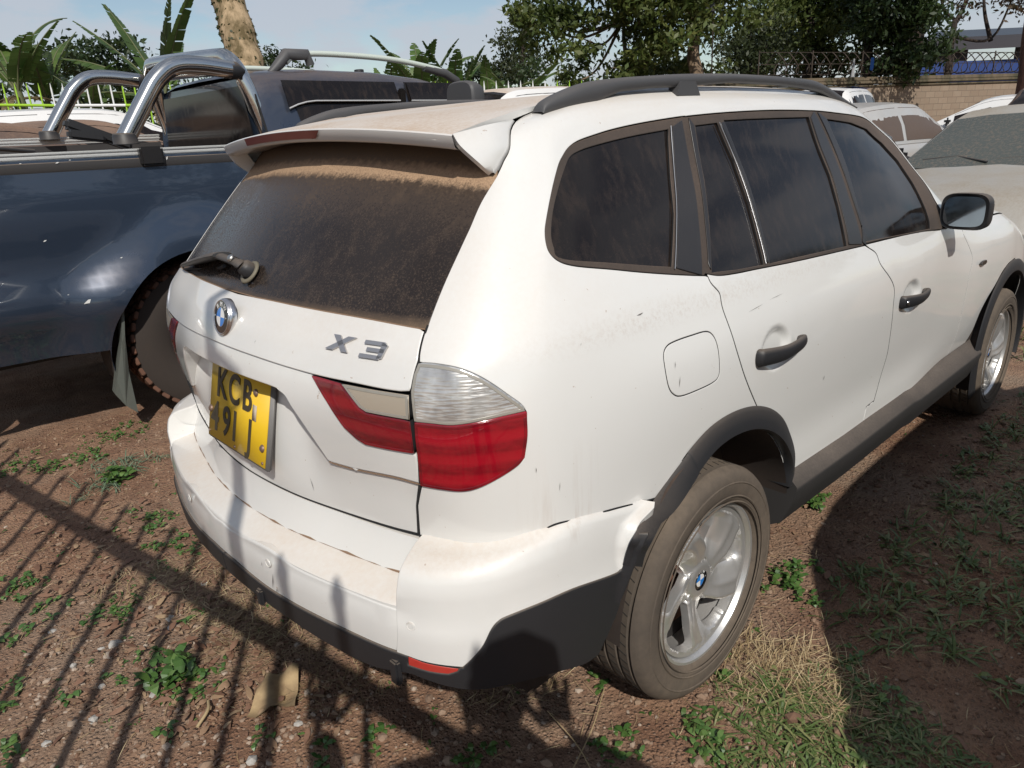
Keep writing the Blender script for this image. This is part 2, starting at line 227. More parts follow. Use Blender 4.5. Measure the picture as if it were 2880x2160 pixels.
NL_DATA = [[[-0.8,0.0,0.36],[-0.825,0.0,0.5],[-0.845,0.0,0.62],[-0.872,0.0,0.76],[-0.896,0.0,0.9],[-0.905,0.0,1.02],[-0.875,0.0,1.12],[-0.822,0.0,1.19],[-0.7,0.0,1.33],[-0.585,0.0,1.46],[-0.5,0.0,1.54],[-0.3,0.0,1.6]],[[-0.788,-0.2,0.36],[-0.813,-0.2,0.5],[-0.833,-0.2,0.62],[-0.86,-0.2,0.76],[-0.884,-0.2,0.9],[-0.893,-0.2,1.02],[-0.863,-0.2,1.12],[-0.81,-0.2,1.19],[-0.688,-0.2,1.33],[-0.573,-0.2,1.46],[-0.488,-0.2,1.54],[-0.29,-0.2,1.6]],[[-0.755,-0.38,0.36],[-0.78,-0.38,0.5],[-0.8,-0.38,0.62],[-0.827,-0.38,0.76],[-0.85,-0.38,0.9],[-0.859,-0.38,1.02],[-0.83,-0.38,1.12],[-0.78,-0.38,1.19],[-0.66,-0.365,1.33],[-0.547,-0.35,1.46],[-0.462,-0.34,1.54],[-0.27,-0.33,1.6]],[[-0.708,-0.585,0.36],[-0.733,-0.585,0.5],[-0.753,-0.585,0.62],[-0.78,-0.585,0.76],[-0.804,-0.585,0.9],[-0.813,-0.585,1.02],[-0.787,-0.58,1.12],[-0.74,-0.57,1.19],[-0.62,-0.552,1.33],[-0.507,-0.52,1.46],[-0.425,-0.485,1.545],[-0.24,-0.44,1.603]],[[-0.652,-0.718,0.36],[-0.677,-0.72,0.5],[-0.697,-0.722,0.62],[-0.724,-0.722,0.76],[-0.746,-0.722,0.9],[-0.755,-0.72,1.02],[-0.733,-0.712,1.12],[-0.687,-0.69,1.19],[-0.575,-0.652,1.33],[-0.467,-0.608,1.46],[-0.388,-0.563,1.555],[-0.2,-0.5,1.61]],[[-0.55,-0.79,0.36],[-0.575,-0.797,0.5],[-0.595,-0.8,0.62],[-0.622,-0.803,0.76],[-0.641,-0.803,0.9],[-0.65,-0.798,1.02],[-0.63,-0.785,1.12],[-0.592,-0.762,1.19],[-0.49,-0.708,1.33],[-0.395,-0.65,1.46],[-0.325,-0.592,1.565],[-0.13,-0.525,1.622]],[[-0.46,-0.82,0.36],[-0.47,-0.83,0.5],[-0.475,-0.84,0.62],[-0.48,-0.845,0.76],[-0.49,-0.845,0.9],[-0.49,-0.837,1.02],[-0.48,-0.82,1.12],[-0.46,-0.796,1.19],[-0.4,-0.728,1.33],[-0.32,-0.662,1.46],[-0.24,-0.602,1.577],[-0.05,-0.535,1.632]],[[-0.1,-0.845,0.36],[-0.1,-0.852,0.5],[-0.1,-0.846,0.62],[-0.1,-0.855,0.76],[-0.1,-0.863,0.9],[-0.1,-0.858,1.02],[-0.1,-0.83,1.12],[-0.0873,-0.803,1.19],[-0.0618,-0.735,1.33],[-0.0382,-0.668,1.46],[-0.01,-0.609,1.588],[0.12,-0.543,1.642]],[[0.35,-0.845,0.36],[0.35,-0.852,0.5],[0.35,-0.848,0.62],[0.35,-0.859,0.76],[0.35,-0.867,0.9],[0.35,-0.861,1.02],[0.35,-0.833,1.12],[0.3548,-0.806,1.19],[0.3643,-0.739,1.33],[0.3732,-0.674,1.46],[0.38,-0.617,1.592],[0.42,-0.547,1.646]],[[1.05,-0.845,0.36],[1.05,-0.852,0.5],[1.05,-0.848,0.62],[1.05,-0.859,0.76],[1.05,-0.867,0.9],[1.05,-0.861,1.02],[1.05,-0.833,1.12],[1.0389,-0.806,1.19],[1.0166,-0.739,1.33],[0.9959,-0.675,1.46],[0.98,-0.618,1.588],[0.98,-0.545,1.64]],[[1.55,-0.845,0.36],[1.55,-0.852,0.5],[1.55,-0.848,0.62],[1.55,-0.859,0.76],[1.55,-0.866,0.9],[1.55,-0.858,1.02],[1.55,-0.828,1.12],[1.515,-0.803,1.19],[1.445,-0.731,1.33],[1.38,-0.658,1.46],[1.33,-0.588,1.56],[1.28,-0.518,1.66]],[[2.0,-0.8,0.36],[2.0,-0.835,0.5],[2.0,-0.852,0.62],[2.0,-0.862,0.76],[2.0,-0.862,0.9],[2.0,-0.845,1.01],[2.0,-0.815,1.1],[2.0,-0.76,1.13],[2.0,-0.5,1.14],[2.0,-0.25,1.15],[2.0,0.0,1.15],[2.0,0.25,1.15]],[[2.4,-0.8,0.36],[2.4,-0.835,0.5],[2.4,-0.858,0.62],[2.4,-0.872,0.76],[2.4,-0.872,0.9],[2.4,-0.855,1.0],[2.4,-0.81,1.07],[2.4,-0.74,1.1],[2.4,-0.5,1.12],[2.4,-0.25,1.13],[2.4,0.0,1.13],[2.4,0.25,1.13]],[[2.8,-0.8,0.36],[2.8,-0.835,0.5],[2.8,-0.862,0.62],[2.8,-0.878,0.76],[2.8,-0.875,0.9],[2.8,-0.852,0.99],[2.8,-0.8,1.05],[2.8,-0.72,1.08],[2.8,-0.5,1.1],[2.8,-0.25,1.11],[2.8,0.0,1.11],[2.8,0.25,1.11]],[[3.15,-0.78,0.3],[3.15,-0.81,0.45],[3.15,-0.84,0.58],[3.15,-0.855,0.7],[3.15,-0.845,0.82],[3.15,-0.81,0.91],[3.13,-0.75,0.96],[3.1,-0.68,0.98],[3.1,-0.5,1.0],[3.1,-0.25,1.0],[3.1,0.0,1.0],[3.1,0.25,1.0]],[[3.42,-0.66,0.25],[3.45,-0.68,0.4],[3.46,-0.7,0.52],[3.45,-0.7,0.62],[3.42,-0.68,0.72],[3.38,-0.65,0.8],[3.34,-0.6,0.86],[3.3,-0.55,0.89],[3.3,-0.45,0.92],[3.3,-0.25,0.93],[3.3,0.0,0.93],[3.3,0.25,0.93]],[[3.58,-0.3,0.25],[3.6,-0.3,0.4],[3.61,-0.3,0.52],[3.6,-0.3,0.62],[3.56,-0.3,0.72],[3.52,-0.3,0.8],[3.47,-0.3,0.86],[3.42,-0.3,0.89],[3.4,-0.3,0.9],[3.4,-0.3,0.91],[3.4,-0.3,0.91],[3.4,-0.3,0.91]],[[3.62,0.0,0.25],[3.64,0.0,0.4],[3.65,0.0,0.52],[3.64,0.0,0.62],[3.6,0.0,0.72],[3.55,0.0,0.8],[3.5,0.0,0.86],[3.44,0.0,0.89],[3.42,0.0,0.9],[3.42,0.0,0.91],[3.42,0.0,0.91],[3.42,0.0,0.91]]]
NB_DATA = [[[-0.922,-0.0,0.3],[-0.95,-0.0,0.38],[-0.964,-0.0,0.45],[-0.97,-0.0,0.51],[-0.972,-0.0,0.57],[-0.966,-0.0,0.615],[-0.966,0.0,0.6655],[-0.9452,0.0,0.7136],[-0.8714,0.0,0.7352],[-0.838,-0.0,0.7552]],[[-0.9125,-0.1929,0.3],[-0.9402,-0.1969,0.38],[-0.9541,-0.1989,0.45],[-0.96,-0.1997,0.51],[-0.962,-0.2,0.57],[-0.9561,-0.1992,0.615],[-0.9561,-0.1992,0.6655],[-0.9361,-0.1865,0.7136],[-0.8653,-0.1418,0.7352],[-0.832,-0.139,0.7552]],[[-0.8895,-0.3678,0.3],[-0.9167,-0.3747,0.38],[-0.9302,-0.3781,0.45],[-0.9361,-0.3795,0.51],[-0.938,-0.38,0.57],[-0.9322,-0.3785,0.615],[-0.9322,-0.3785,0.6655],[-0.9137,-0.3553,0.7136],[-0.8484,-0.2729,0.7352],[-0.8155,-0.2669,0.7552]],[[-0.8535,-0.5316,0.3],[-0.8795,-0.5419,0.38],[-0.8926,-0.5471,0.45],[-0.8981,-0.5493,0.51],[-0.9,-0.55,0.57],[-0.8944,-0.5478,0.615],[-0.8944,-0.5478,0.6655],[-0.8786,-0.5154,0.7136],[-0.8223,-0.4006,0.7352],[-0.7896,-0.3938,0.7552]],[[-0.8255,-0.6237,0.3],[-0.8493,-0.6384,0.38],[-0.8612,-0.6458,0.45],[-0.8663,-0.6489,0.51],[-0.868,-0.65,0.57],[-0.8629,-0.6468,0.615],[-0.8629,-0.6468,0.6655],[-0.8445,-0.6335,0.7136],[-0.7793,-0.5861,0.7352],[-0.7472,-0.5765,0.7552]],[[-0.7875,-0.697,0.3],[-0.8057,-0.7183,0.38],[-0.8148,-0.7289,0.45],[-0.8187,-0.7335,0.51],[-0.82,-0.735,0.57],[-0.8161,-0.7304,0.615],[-0.8161,-0.7304,0.6661],[-0.8002,-0.7213,0.7147],[-0.7438,-0.6889,0.7366],[-0.7136,-0.6745,0.7566]],[[-0.73,-0.7771,0.3],[-0.7356,-0.7899,0.38],[-0.7384,-0.7963,0.45],[-0.7396,-0.7991,0.51],[-0.74,-0.8,0.57],[-0.7388,-0.7973,0.615],[-0.7388,-0.7973,0.6674],[-0.7252,-0.7916,0.7173],[-0.6771,-0.7715,0.7397],[-0.6567,-0.7447,0.7597]],[[-0.635,-0.8135,0.3],[-0.6378,-0.8272,0.38],[-0.6392,-0.8341,0.45],[-0.6398,-0.837,0.51],[-0.64,-0.838,0.57],[-0.6394,-0.8351,0.615],[-0.6394,-0.8351,0.6721],[-0.6308,-0.8313,0.7266],[-0.6005,-0.8178,0.751],[-0.5849,-0.7878,0.771]],[[-0.518,-0.8311,0.3],[-0.5191,-0.845,0.38],[-0.5197,-0.852,0.45],[-0.5199,-0.855,0.51],[-0.52,-0.856,0.57],[-0.5198,-0.853,0.615],[-0.5198,-0.853,0.6713],[-0.5163,-0.8515,0.725],[-0.5039,-0.8461,0.7491],[-0.4995,-0.8123,0.7691]],[[-0.3993,-0.837,0.3],[-0.3997,-0.851,0.38],[-0.3999,-0.858,0.45],[-0.4,-0.861,0.51],[-0.4,-0.862,0.57],[-0.3999,-0.859,0.615],[-0.3999,-0.859,0.6553],[-0.3798,-0.8579,0.6937],[-0.3087,-0.854,0.711],[-0.3083,-0.8201,0.731]],[[-0.28,-0.838,0.3],[-0.28,-0.852,0.38],[-0.28,-0.859,0.45],[-0.28,-0.862,0.51],[-0.28,-0.863,0.57],[-0.28,-0.86,0.615],[-0.28,-0.86,0.6491],[-0.2496,-0.8586,0.6817],[-0.1418,-0.8538,0.6963],[-0.1416,-0.8199,0.7163]]]
BK = {"gapA":[[3.852,10.199],[4.062,9.58],[3.921,9.251],[3.823,9.018]],"gapB":[[3.814,8.992],[3.623,8.602],[3.562,8.246],[3.513,7.976],[3.47,7.552],[3.479,6.95],[3.467,6.868],[3.499,6.206]],"gapC":[[3.497,6.169],[3.469,5.885],[3.449,5.56]],"gapD":[[3.45,5.542],[3.515,4.992],[3.493,4.383],[3.415,3.835]],"gapE":[[3.406,3.796],[3.277,3.418],[3.261,3.354],[3.154,2.852]],"shut":[[0,2.77],[0.9,2.79],[2.11,2.8],[3.154,2.852]],"glassbot":[[0,7.05],[0.82,7.07],[1.91,7.04],[2.63,7.02],[3.2,6.98],[3.476,6.958]],"crease":[[0,5.66],[0.98,5.62],[2,5.53],[2.68,5.53],[3.1,5.52],[3.443,5.537]],"recessA":[[0.673,5.11],[1.142,5.092],[1.37,5.064],[1.421,5.027],[1.555,4.933],[1.647,4.743],[1.768,4.501],[1.919,4.151],[2.061,3.819]],"recessB":[[2.071,3.793],[2.164,3.779],[2.476,3.79],[2.491,3.798],[2.98,3.851],[3.41,3.828]],"ilight":[[2.013,5.509],[2.455,5.48],[3.44,5.497],[3.44,4.366],[3.128,4.365],[2.734,4.355],[2.622,4.425],[2.477,4.597],[2.277,5.031]],"iclear":[[2.453,5.468],[3.428,5.484],[3.453,5.008],[2.807,5.008],[2.715,5.068]],"olightTop":[[3.515,6.148],[3.78,6.152],[4.093,6.079],[4.408,5.912],[4.704,5.669],[5.004,5.353],[5.144,5.196],[5.215,5.053]],"olightSide":[[5.215,5.053],[5.189,4.632],[5.092,4.25]],"olightBot":[[5.092,4.25],[4.97,4.131],[4.687,3.978],[4.348,3.835],[4.091,3.782],[3.789,3.792],[3.436,3.803]],"olightDiv":[[3.516,4.993],[3.785,4.994],[4.098,4.975],[4.483,5.017],[4.83,5.06],[5.221,5.084]],"qwin":[[7.541,9.783],[7.033,9.695],[6.663,9.621],[6.422,9.559],[6.155,9.482],[5.992,9.393],[5.864,9.272],[5.693,9.076],[5.481,8.65],[5.371,8.306],[5.379,8.131],[5.52,7.939],[5.701,7.811],[5.86,7.723],[6.02,7.653],[6.367,7.516],[6.666,7.359],[7.259,7.025]],"qglass":[[7.328,9.546],[6.86,9.471],[6.405,9.379],[6.182,9.319],[6.027,9.24],[5.938,9.099],[5.824,8.83],[5.681,8.425],[5.669,8.119],[5.755,7.924],[5.845,7.796],[6.379,7.611],[6.955,7.337]],"qdiv":[[7.351,9.601],[7.224,8.656],[7.126,8.058],[6.964,7.279]],"cgapU":[[7.541,9.783],[7.511,9.244],[7.457,8.498],[7.368,7.797],[7.262,7.094]],"dtop":[[7.538,9.775],[7.994,9.831],[8.436,9.865],[8.896,9.843]],"ftop":[[8.896,9.843],[9.375,9.783],[10.155,9.725],[10.558,9.511],[10.879,8.97],[10.849,8.364],[10.831,7.803],[10.597,7.226],[10.534,6.553]],"beltR":[[7.275,7.057],[7.417,6.936],[7.607,6.864],[7.972,6.753],[8.856,6.352]],"beltF":[[8.855,6.431],[10.201,5.942],[10.366,5.918]],"bgapU":[[8.893,9.827],[8.953,9.087],[8.943,8.369],[8.901,7.583],[8.848,6.444]],"dg1":[[7.644,9.588],[7.878,9.618],[7.939,8.919],[7.943,8.051],[7.905,6.9],[7.619,6.972],[7.352,7.064],[7.471,7.789],[7.575,8.607]],"dg2":[[7.96,9.662],[8.197,9.672],[8.792,9.674],[8.791,8.358],[8.747,7.645],[8.679,6.643],[8.302,6.788],[7.967,6.88],[8.016,8.257],[8.0,9.07]],"fg":[[8.865,6.581],[9.018,8.005],[9.082,8.864],[9.036,9.641],[9.021,9.624],[9.546,9.528],[9.991,9.361],[10.285,8.922],[10.403,8.402],[10.355,7.762],[10.23,7.091],[10.116,6.082],[9.385,6.338]],"chrome":[[7.885,9.622],[7.939,8.919],[7.943,8.051],[7.91,6.889]],"cgap":[[7.283,6.993],[7.299,6.816],[7.368,6.375],[7.371,5.802],[7.42,5.011],[7.498,4.416],[7.6,3.886],[7.759,3.251]],"sillR":[[8.226,0.883],[8.528,0.827],[9.009,0.721]],"bgap":[[9.009,0.721],[9.049,1.324],[9.175,1.353],[9.283,2.418],[9.273,3.023],[9.215,3.984],[9.187,4.613],[9.005,5.41],[8.966,5.864],[8.904,6.125]],"sillF":[[9.009,0.721],[9.73,0.732],[10.985,0.486]],"fgap":[[11.12,0.595],[11.217,1.448],[11.202,2.784],[11.197,3.641],[11.274,4.274],[11.175,4.849],[11.037,5.451]],"farch":[[11.158,0.518],[11.453,0.531],[11.748,0.806],[11.935,1.305],[11.971,2.049],[12.1,2.533],[12.283,2.877],[12.476,3.259],[12.693,3.461]],"flap":[[7.139,5.474],[6.999,5.501],[6.853,5.506],[6.766,5.463],[6.724,5.299],[6.723,4.972],[6.743,4.631],[6.783,4.434],[6.854,4.318],[7.017,4.289],[7.181,4.305],[7.239,4.403],[7.245,4.667],[7.231,5.096],[7.201,5.351]],"rhandle":[[7.67,4.401],[8.132,4.32],[7.911,4.38],[7.947,4.751],[7.9,4.001]],"fhandle":[[9.324,4.03],[9.839,3.953],[9.562,4.017],[9.597,4.387],[9.505,3.684]],"signal":[[11.607,3.994]],"seam":[[3.163,2.83],[3.769,2.84],[4.185,2.832],[4.523,2.862],[5.104,2.921],[5.566,3.006],[6.177,2.855],[6.666,2.555]],"fold":[[4.486,6.735],[5.557,6.768],[6.437,6.752],[7.522,6.548]],"arch":[[6.666,2.555],[6.934,2.993],[6.916,3.012],[7.004,3.164],[7.176,3.361],[7.368,3.432],[7.593,3.366],[7.759,3.251],[7.939,2.965],[8.065,2.612],[8.159,2.178],[8.215,1.662],[8.225,1.369],[8.226,0.883]],"b_white":[[0.339,3.338],[1.014,3.144],[1.649,3.109],[2.432,3.098],[3.876,2.991],[4.516,2.852],[4.956,2.784],[5.384,2.689]],"b_clad":[[5.384,2.689],[5.604,3.085],[5.824,3.56],[5.999,4.185],[6.143,4.52],[6.338,4.677],[6.896,4.771],[7.757,4.708],[8.762,4.194],[9.023,4.169],[9.102,4.534],[9.196,6.465]],"b_in":[[9.294,6.567],[9.207,4.575],[9.013,2.502],[8.491,0.931]],"b_bot":[[8.491,0.931],[8.056,0.939],[7.153,1.404],[6.272,1.644],[5.856,1.658],[5.457,1.703],[4.996,1.869],[4.46,2.087],[4.078,2.153],[3.045,1.861],[2.273,1.972],[1.503,2.165],[0.676,2.315]],"b_refl":[[4.165,2.986],[4.516,2.852],[4.956,2.772],[5.331,2.665],[5.273,2.518],[5.079,2.395],[4.642,2.435],[4.145,2.531]],"b_top":[[3.977,4.965],[2.641,5.035],[1.813,5.032],[1.14,5.234],[0.221,4.903]],"b_cap":[[3.876,2.991],[3.969,3.877],[3.977,4.965],[4.077,6.486],[4.155,7.127],[4.244,8.035]],"b_sens":[[4.325,4.37],[1.243,4.577]],"b_seam":[[4.285,8.048],[5.1,8.01],[5.612,7.956],[6.023,8.028],[6.863,7.987],[7.486,8.194],[8.413,8.135],[9.169,8.286]]}
# ---------------------------------------------------------------- white wagon: surfaces
def wts(f): return np.stack([-.5*f+f*f-.5*f**3, 1-2.5*f*f+1.5*f**3, .5*f+2*f*f-1.5*f**3, -.5*f*f+.5*f**3], -1)
def dwts(f): return np.stack([-.5+2*f-1.5*f*f, -5*f+4.5*f*f, .5+4*f-4.5*f*f, -f+1.5*f*f], -1)
def evalnet(N, s, t):
    s = np.asarray(s, float); t = np.asarray(t, float); n, m, _ = N.shape
    sg = np.where(s < 0, -1., 1.); s = np.abs(s)
    a = N[1:2].copy(); a[..., 1] *= -1; b = N[-2:-1].copy(); b[..., 1] *= -1
    E = np.concatenate([a, N, b]); E = np.concatenate([2*E[:, :1]-E[:, 1:2], E, 2*E[:, -1:]-E[:, -2:-1]], 1)
    i = np.clip(np.floor(s).astype(int), 0, n-2); j = np.clip(np.floor(t).astype(int), 0, m-2); f = s-i; g = t-j
    ws, wt, ds, dt = wts(f), wts(g), dwts(f), dwts(g); P = 0; o1 = 0; o2 = 0
    for k in range(4):
        for l in range(4):
            q = E[i+k, j+l]; P = P+(ws[..., k]*wt[..., l])[..., None]*q; o1 = o1+(ds[..., k]*wt[..., l])[..., None]*q; o2 = o2+(ws[..., k]*dt[..., l])[..., None]*q
    nn = np.cross(o1, o2); nn /= np.linalg.norm(nn, axis=-1, keepdims=True)+1e-12
    P = P.copy(); P[..., 1] *= sg; nn[..., 1] *= sg
    return P, nn
NU = np.array(NU_DATA); NL = np.array(NL_DATA); NB = np.array(NB_DATA)
def metric(N, t0, s0):
    n, m, _ = N.shape
    P, _ = evalnet(N, np.linspace(0, n-1, 40*(n-1)+1), np.full(40*(n-1)+1, float(t0))); u = np.r_[0, np.cumsum(np.linalg.norm(np.diff(P, axis=0), axis=1))]
    Q, _ = evalnet(N, np.full(40*(m-1)+1, float(s0)), np.linspace(0, m-1, 40*(m-1)+1)); v = np.r_[0, np.cumsum(np.linalg.norm(np.diff(Q, axis=0), axis=1))]
    return (np.linspace(0, n-1, 40*(n-1)+1), u, np.linspace(0, m-1, 40*(m-1)+1), v)
MET = {'U': (NU, metric(NU, 5, 7)), 'L': (NL, metric(NL, 4, 11)), 'B': (NB, metric(NB, 4, 5))}
def inpoly(P, poly):
    x, y = P[:, 0], P[:, 1]; r = np.zeros(len(P), bool); n = len(poly)
    for i in range(n):
        x1, y1 = poly[i]; x2, y2 = poly[(i+1) % n]
        c = ((y1 > y) != (y2 > y)); 
        if abs(y2-y1) > 1e-12: r ^= c & (x < (x2-x1)*(y-y1)/(y2-y1)+x1)
    return r
def segdist(P, poly):
    d = np.full(len(P), 1e9); n = len(poly)
    for i in range(n):
        a = poly[i]; b = poly[(i+1) % n]; ab = b-a; l = (ab@ab)+1e-15
        t = np.clip(((P-a)@ab)/l, 0, 1); q = a+t[:, None]*ab; d = np.minimum(d, np.hypot(*(P-q).T))
    return d
def resample(poly, step):
    out = []; n = len(poly)
    for i in range(n):
        a = poly[i]; b = poly[(i+1) % n]; k = max(1, int(np.ceil(np.hypot(*(b-a))/step)))
        for j in range(k): out.append(a+(b-a)*j/k)
    out = np.array(out); keep = [0]
    for i in range(1, len(out)):
        if np.hypot(*(out[i]-out[keep[-1]])) > 4e-4: keep.append(i)
    if np.hypot(*(out[keep[-1]]-out[0])) < 4e-4: keep.pop()
    return out[keep]
def area(p): return .5*np.sum(p[:, 0]*np.roll(p[:, 1], -1)-np.roll(p[:, 0], -1)*p[:, 1])
def inset(poly, d):
    e = np.roll(poly, -1, 0)-poly; e /= np.linalg.norm(e, axis=1, keepdims=True)+1e-12
    nrm = np.stack([-e[:, 1], e[:, 0]], 1); 
    if area(poly) < 0: nrm = -nrm
    m = nrm+np.roll(nrm, 1, 0); l = np.linalg.norm(m, axis=1, keepdims=True)+1e-9; m /= l
    c = np.clip((m*nrm).sum(1, keepdims=True), .45, 1)
    return poly+m*d/c
def panel(mb, out, holes=(), net='U', off=0., depth=.012, mi=0, grid=.03, offf=None, gap=.0030, rim=True, edge=.02, dense=(), bev=.0015, wm=1, frame=0.):
    N, (sa, ua, ta, va) = MET[net]
    def uv(p):
        p = np.array(p, float); return np.stack([np.sign(p[:, 0])*np.interp(np.abs(p[:, 0]), sa, ua), np.interp(p[:, 1], ta, va)], 1)
    def st(q): return np.sign(q[:, 0])*np.interp(np.abs(q[:, 0]), ua, sa), np.interp(q[:, 1], va, ta)
    O = inset(resample(uv(out), edge), gap); H = [inset(resample(uv(h), edge), -gap) for h in holes]
    if frame: H = H+[inset(O, frame)]
    rings = [O]+H
    lo, hi = O.min(0), O.max(0)
    X, Y = np.meshgrid(np.arange(lo[0]+grid/2, hi[0], grid), np.arange(lo[1]+grid/2, hi[1], grid)); G = np.stack([X.ravel(), Y.ravel()], 1)
    for (c, r, g) in dense:
        c = uv([c])[0]; a = np.arange(-r, r+g, g); xx, yy = np.meshgrid(c[0]+a, c[1]+a); G = np.vstack([G[np.hypot(*(G-c).T) > r], np.stack([xx.ravel(), yy.ravel()], 1)])
    k = inpoly(G, O)
    for h in H: k &= ~inpoly(G, h)
    G = G[k]
    if len(G):
        d = np.min([segdist(G, r) for r in rings], axis=0); G = G[d > (grid*.35 if not dense else .003)]
    pts = np.vstack(rings+[G]); ed = []; o = 0
    for r in rings:
        n = len(r); ed += [(o+i, o+(i+1) % n) for i in range(n)]; o += n
    r = delaunay_2d_cdt([Vector(p) for p in pts], ed, [], 0, 1e-7)
    V = np.array([tuple(v) for v in r[0]]); F = np.array([f for f in r[2] if len(f) == 3])
    cen = V[F].mean(1); k = inpoly(cen, O)
    for h in H: k &= ~inpoly(cen, h)
    F = F[k]
    a = V[F]; ar = (a[:, 1, 0]-a[:, 0, 0])*(a[:, 2, 1]-a[:, 0, 1])-(a[:, 1, 1]-a[:, 0, 1])*(a[:, 2, 0]-a[:, 0, 0])
    F[ar < 0] = F[ar < 0][:, ::-1]; F = F[np.abs(ar) > 1e-10]
    s, t = st(V); P, n = evalnet(N, s, t)
    o = off+(offf(s, t) if offf is not None else 0.)
    Pt = P+n*np.reshape(o, (-1, 1))
    if offf is not None:
        fn = np.cross(Pt[F[:, 1]]-Pt[F[:, 0]], Pt[F[:, 2]]-Pt[F[:, 0]]); nn = np.zeros_like(Pt)
        for q in range(3): np.add.at(nn, F[:, q], fn)
        nn /= np.linalg.norm(nn, axis=1, keepdims=True)+1e-12; sg = np.sign((nn*n).sum(1))[:, None]; sg[sg == 0] = 1; n2 = nn*sg
    else: n2 = n
    # orientation check: faces must look along n
    fn = np.cross(Pt[F[:, 1]]-Pt[F[:, 0]], Pt[F[:, 2]]-Pt[F[:, 0]])
    if (fn*n[F[:, 0]]).sum() < 0: F = F[:, ::-1]
    mb.add(Pt, [tuple(map(int, f)) for f in F], mi, n2)
    if rim:
        eds = {}
        for f in F:
            for i in range(3):
                e = (int(f[i]), int(f[(i+1) % 3])); eds[e] = eds.get((e[1], e[0]), 0); 
        be = [e for e in eds if (e[1], e[0]) not in eds]
        idx = sorted({i for e in be for i in e}); loc = {i: q for q, i in enumerate(idx)}; m = len(idx)
        # rounded edge ring, then wall
        tan = np.zeros((m, 3))
        for a_, b_ in be:
            w = Pt[b_]-Pt[a_]; tan[loc[a_]] += w; tan[loc[b_]] += w
        outw = np.cross(tan, n[idx]); outw /= np.linalg.norm(outw, axis=1, keepdims=True)+1e-12
        A = Pt[idx]; B_ = A+outw*bev-n[idx]*bev; D = B_-n[idx]*depth
        mid = n[idx]*.7+outw*.7
        mb.add(np.vstack([A, B_]), [(loc[b], loc[a], m+loc[a], m+loc[b]) for a, b in be], mi, np.vstack([n[idx], mid]))
        mb.add(np.vstack([B_, D]), [(loc[b], loc[a], m+loc[a], m+loc[b]) for a, b in be], wm, np.vstack([outw, outw]))
def onnet(net, s, t, off=0.):
    P, n = evalnet(MET[net][0], np.array([float(s)]), np.array([float(t)])); return Vector(P[0]+n[0]*off), Vector(n[0])
def bk(name, n=5): return spl(BK[name], n) if n > 1 else np.array(BK[name])
def mir(p): return np.array(p)[::-1]*[-1, 1]
def sym(p): return np.vstack([p, mir(p)])
# ---------------------------------------------------------------- white wagon: materials
def paint_white():
    m = dusty('white_paint', (.73, .73, .712), .30, 1.0, 0., .10, .34, .035, 90., (.50, .38, .27))
    b = bsdf(m); src = b.inputs['Base Color'].links[0].from_socket
    # brown run-off streaks above the bumper seam and grime low on the doors
    t = nd(m, 'ShaderNodeTexCoord'); s = nd(m, 'ShaderNodeSeparateXYZ'); lk(m, t.outputs['Object'], s.inputs[0])
    st = remap(m, noise(m, 26., 4, .6, (1, 1, .09)), .50, .78)
    zz = math_(m, 'MULTIPLY', remap(m, s.outputs[2], .700, .742, 0, 1), remap(m, s.outputs[2], .745, .95, 1, 0))
    xx = math_(m, 'MULTIPLY', remap(m, s.outputs[0], -.66, -.54, 0, 1), remap(m, s.outputs[0], -.50, -.40, 1, 0))
    k = math_(m, 'MULTIPLY', math_(m, 'MULTIPLY', st, zz), math_(m, 'MULTIPLY', xx, .75))
    # dust lying along the shoulder fold
    fold = math_(m, 'MULTIPLY', remap(m, s.outputs[2], 1.10, 1.135, 0, 1), remap(m, s.outputs[2], 1.135, 1.185, 1, 0))
    fx_ = math_(m, 'MULTIPLY', remap(m, s.outputs[0], -.70, -.3, 0, 1), remap(m, s.outputs[0], .1, .9, 1, .35))
    k2 = math_(m, 'MULTIPLY', math_(m, 'MULTIPLY', fold, fx_), remap(m, noise(m, 90., 6, .75), .46, .70, 0, .30))
    k = math_(m, 'ADD', k, k2, True)
    # specks and scuffs
    sp = remap(m, noise(m, 70., 2, .5), .755, .78, 0, .55)
    k = math_(m, 'ADD', k, sp, True)
    lk(m, mixc(m, k, src, (.34, .22, .14)), b.inputs['Base Color'])
    return m
M_white = paint_white()
M_ledge = dusty('white_paint_dusty_top', (.72, .72, .70), .3, .6, 0., .15, .40, .04, 70., (.52, .38, .26))
M_roof = dusty('roof_paint_under_dust', (.78, .78, .76), .35, .3, 0., .4, .66, .08, 120., (.50, .385, .29))
M_gap = mat('dark_seam', (.012, .012, .013), .9)
M_plastic = dusty('black_trim_plastic', (.018, .019, .022), .5, 0., 0., .03, .36, .004, 160., (.30, .23, .17))
M_rail = dusty('charcoal_rail_plastic', (.055, .056, .06), .55, 0., 0., .08, .16, .02, 200., (.30, .25, .21))
M_sill = dusty('dusty_sill_plastic', (.026, .025, .025), .7, 0., 0., .04, .85, .015, 110., (.19, .155, .13), .3, .04)
M_seal = dusty('dusty_rubber_seal', (.020, .018, .017), .7, 0., 0., .05, .60, .085, 150., (.24, .165, .12))
M_pillar = dusty('gloss_black_pillar', (.012, .012, .013), .32, .1, 0., .0, .2, .03, 220., (.22, .17, .14))
M_bead = mat('worn_bead', (.42, .42, .43), .35, .8)
M_chrome = dusty('bright_metal', (.72, .72, .73), .18, 0., 1., .05, .25, .02, 150., TAN)
M_steel = mat('dull_steel', (.45, .44, .42), .42, 1.)
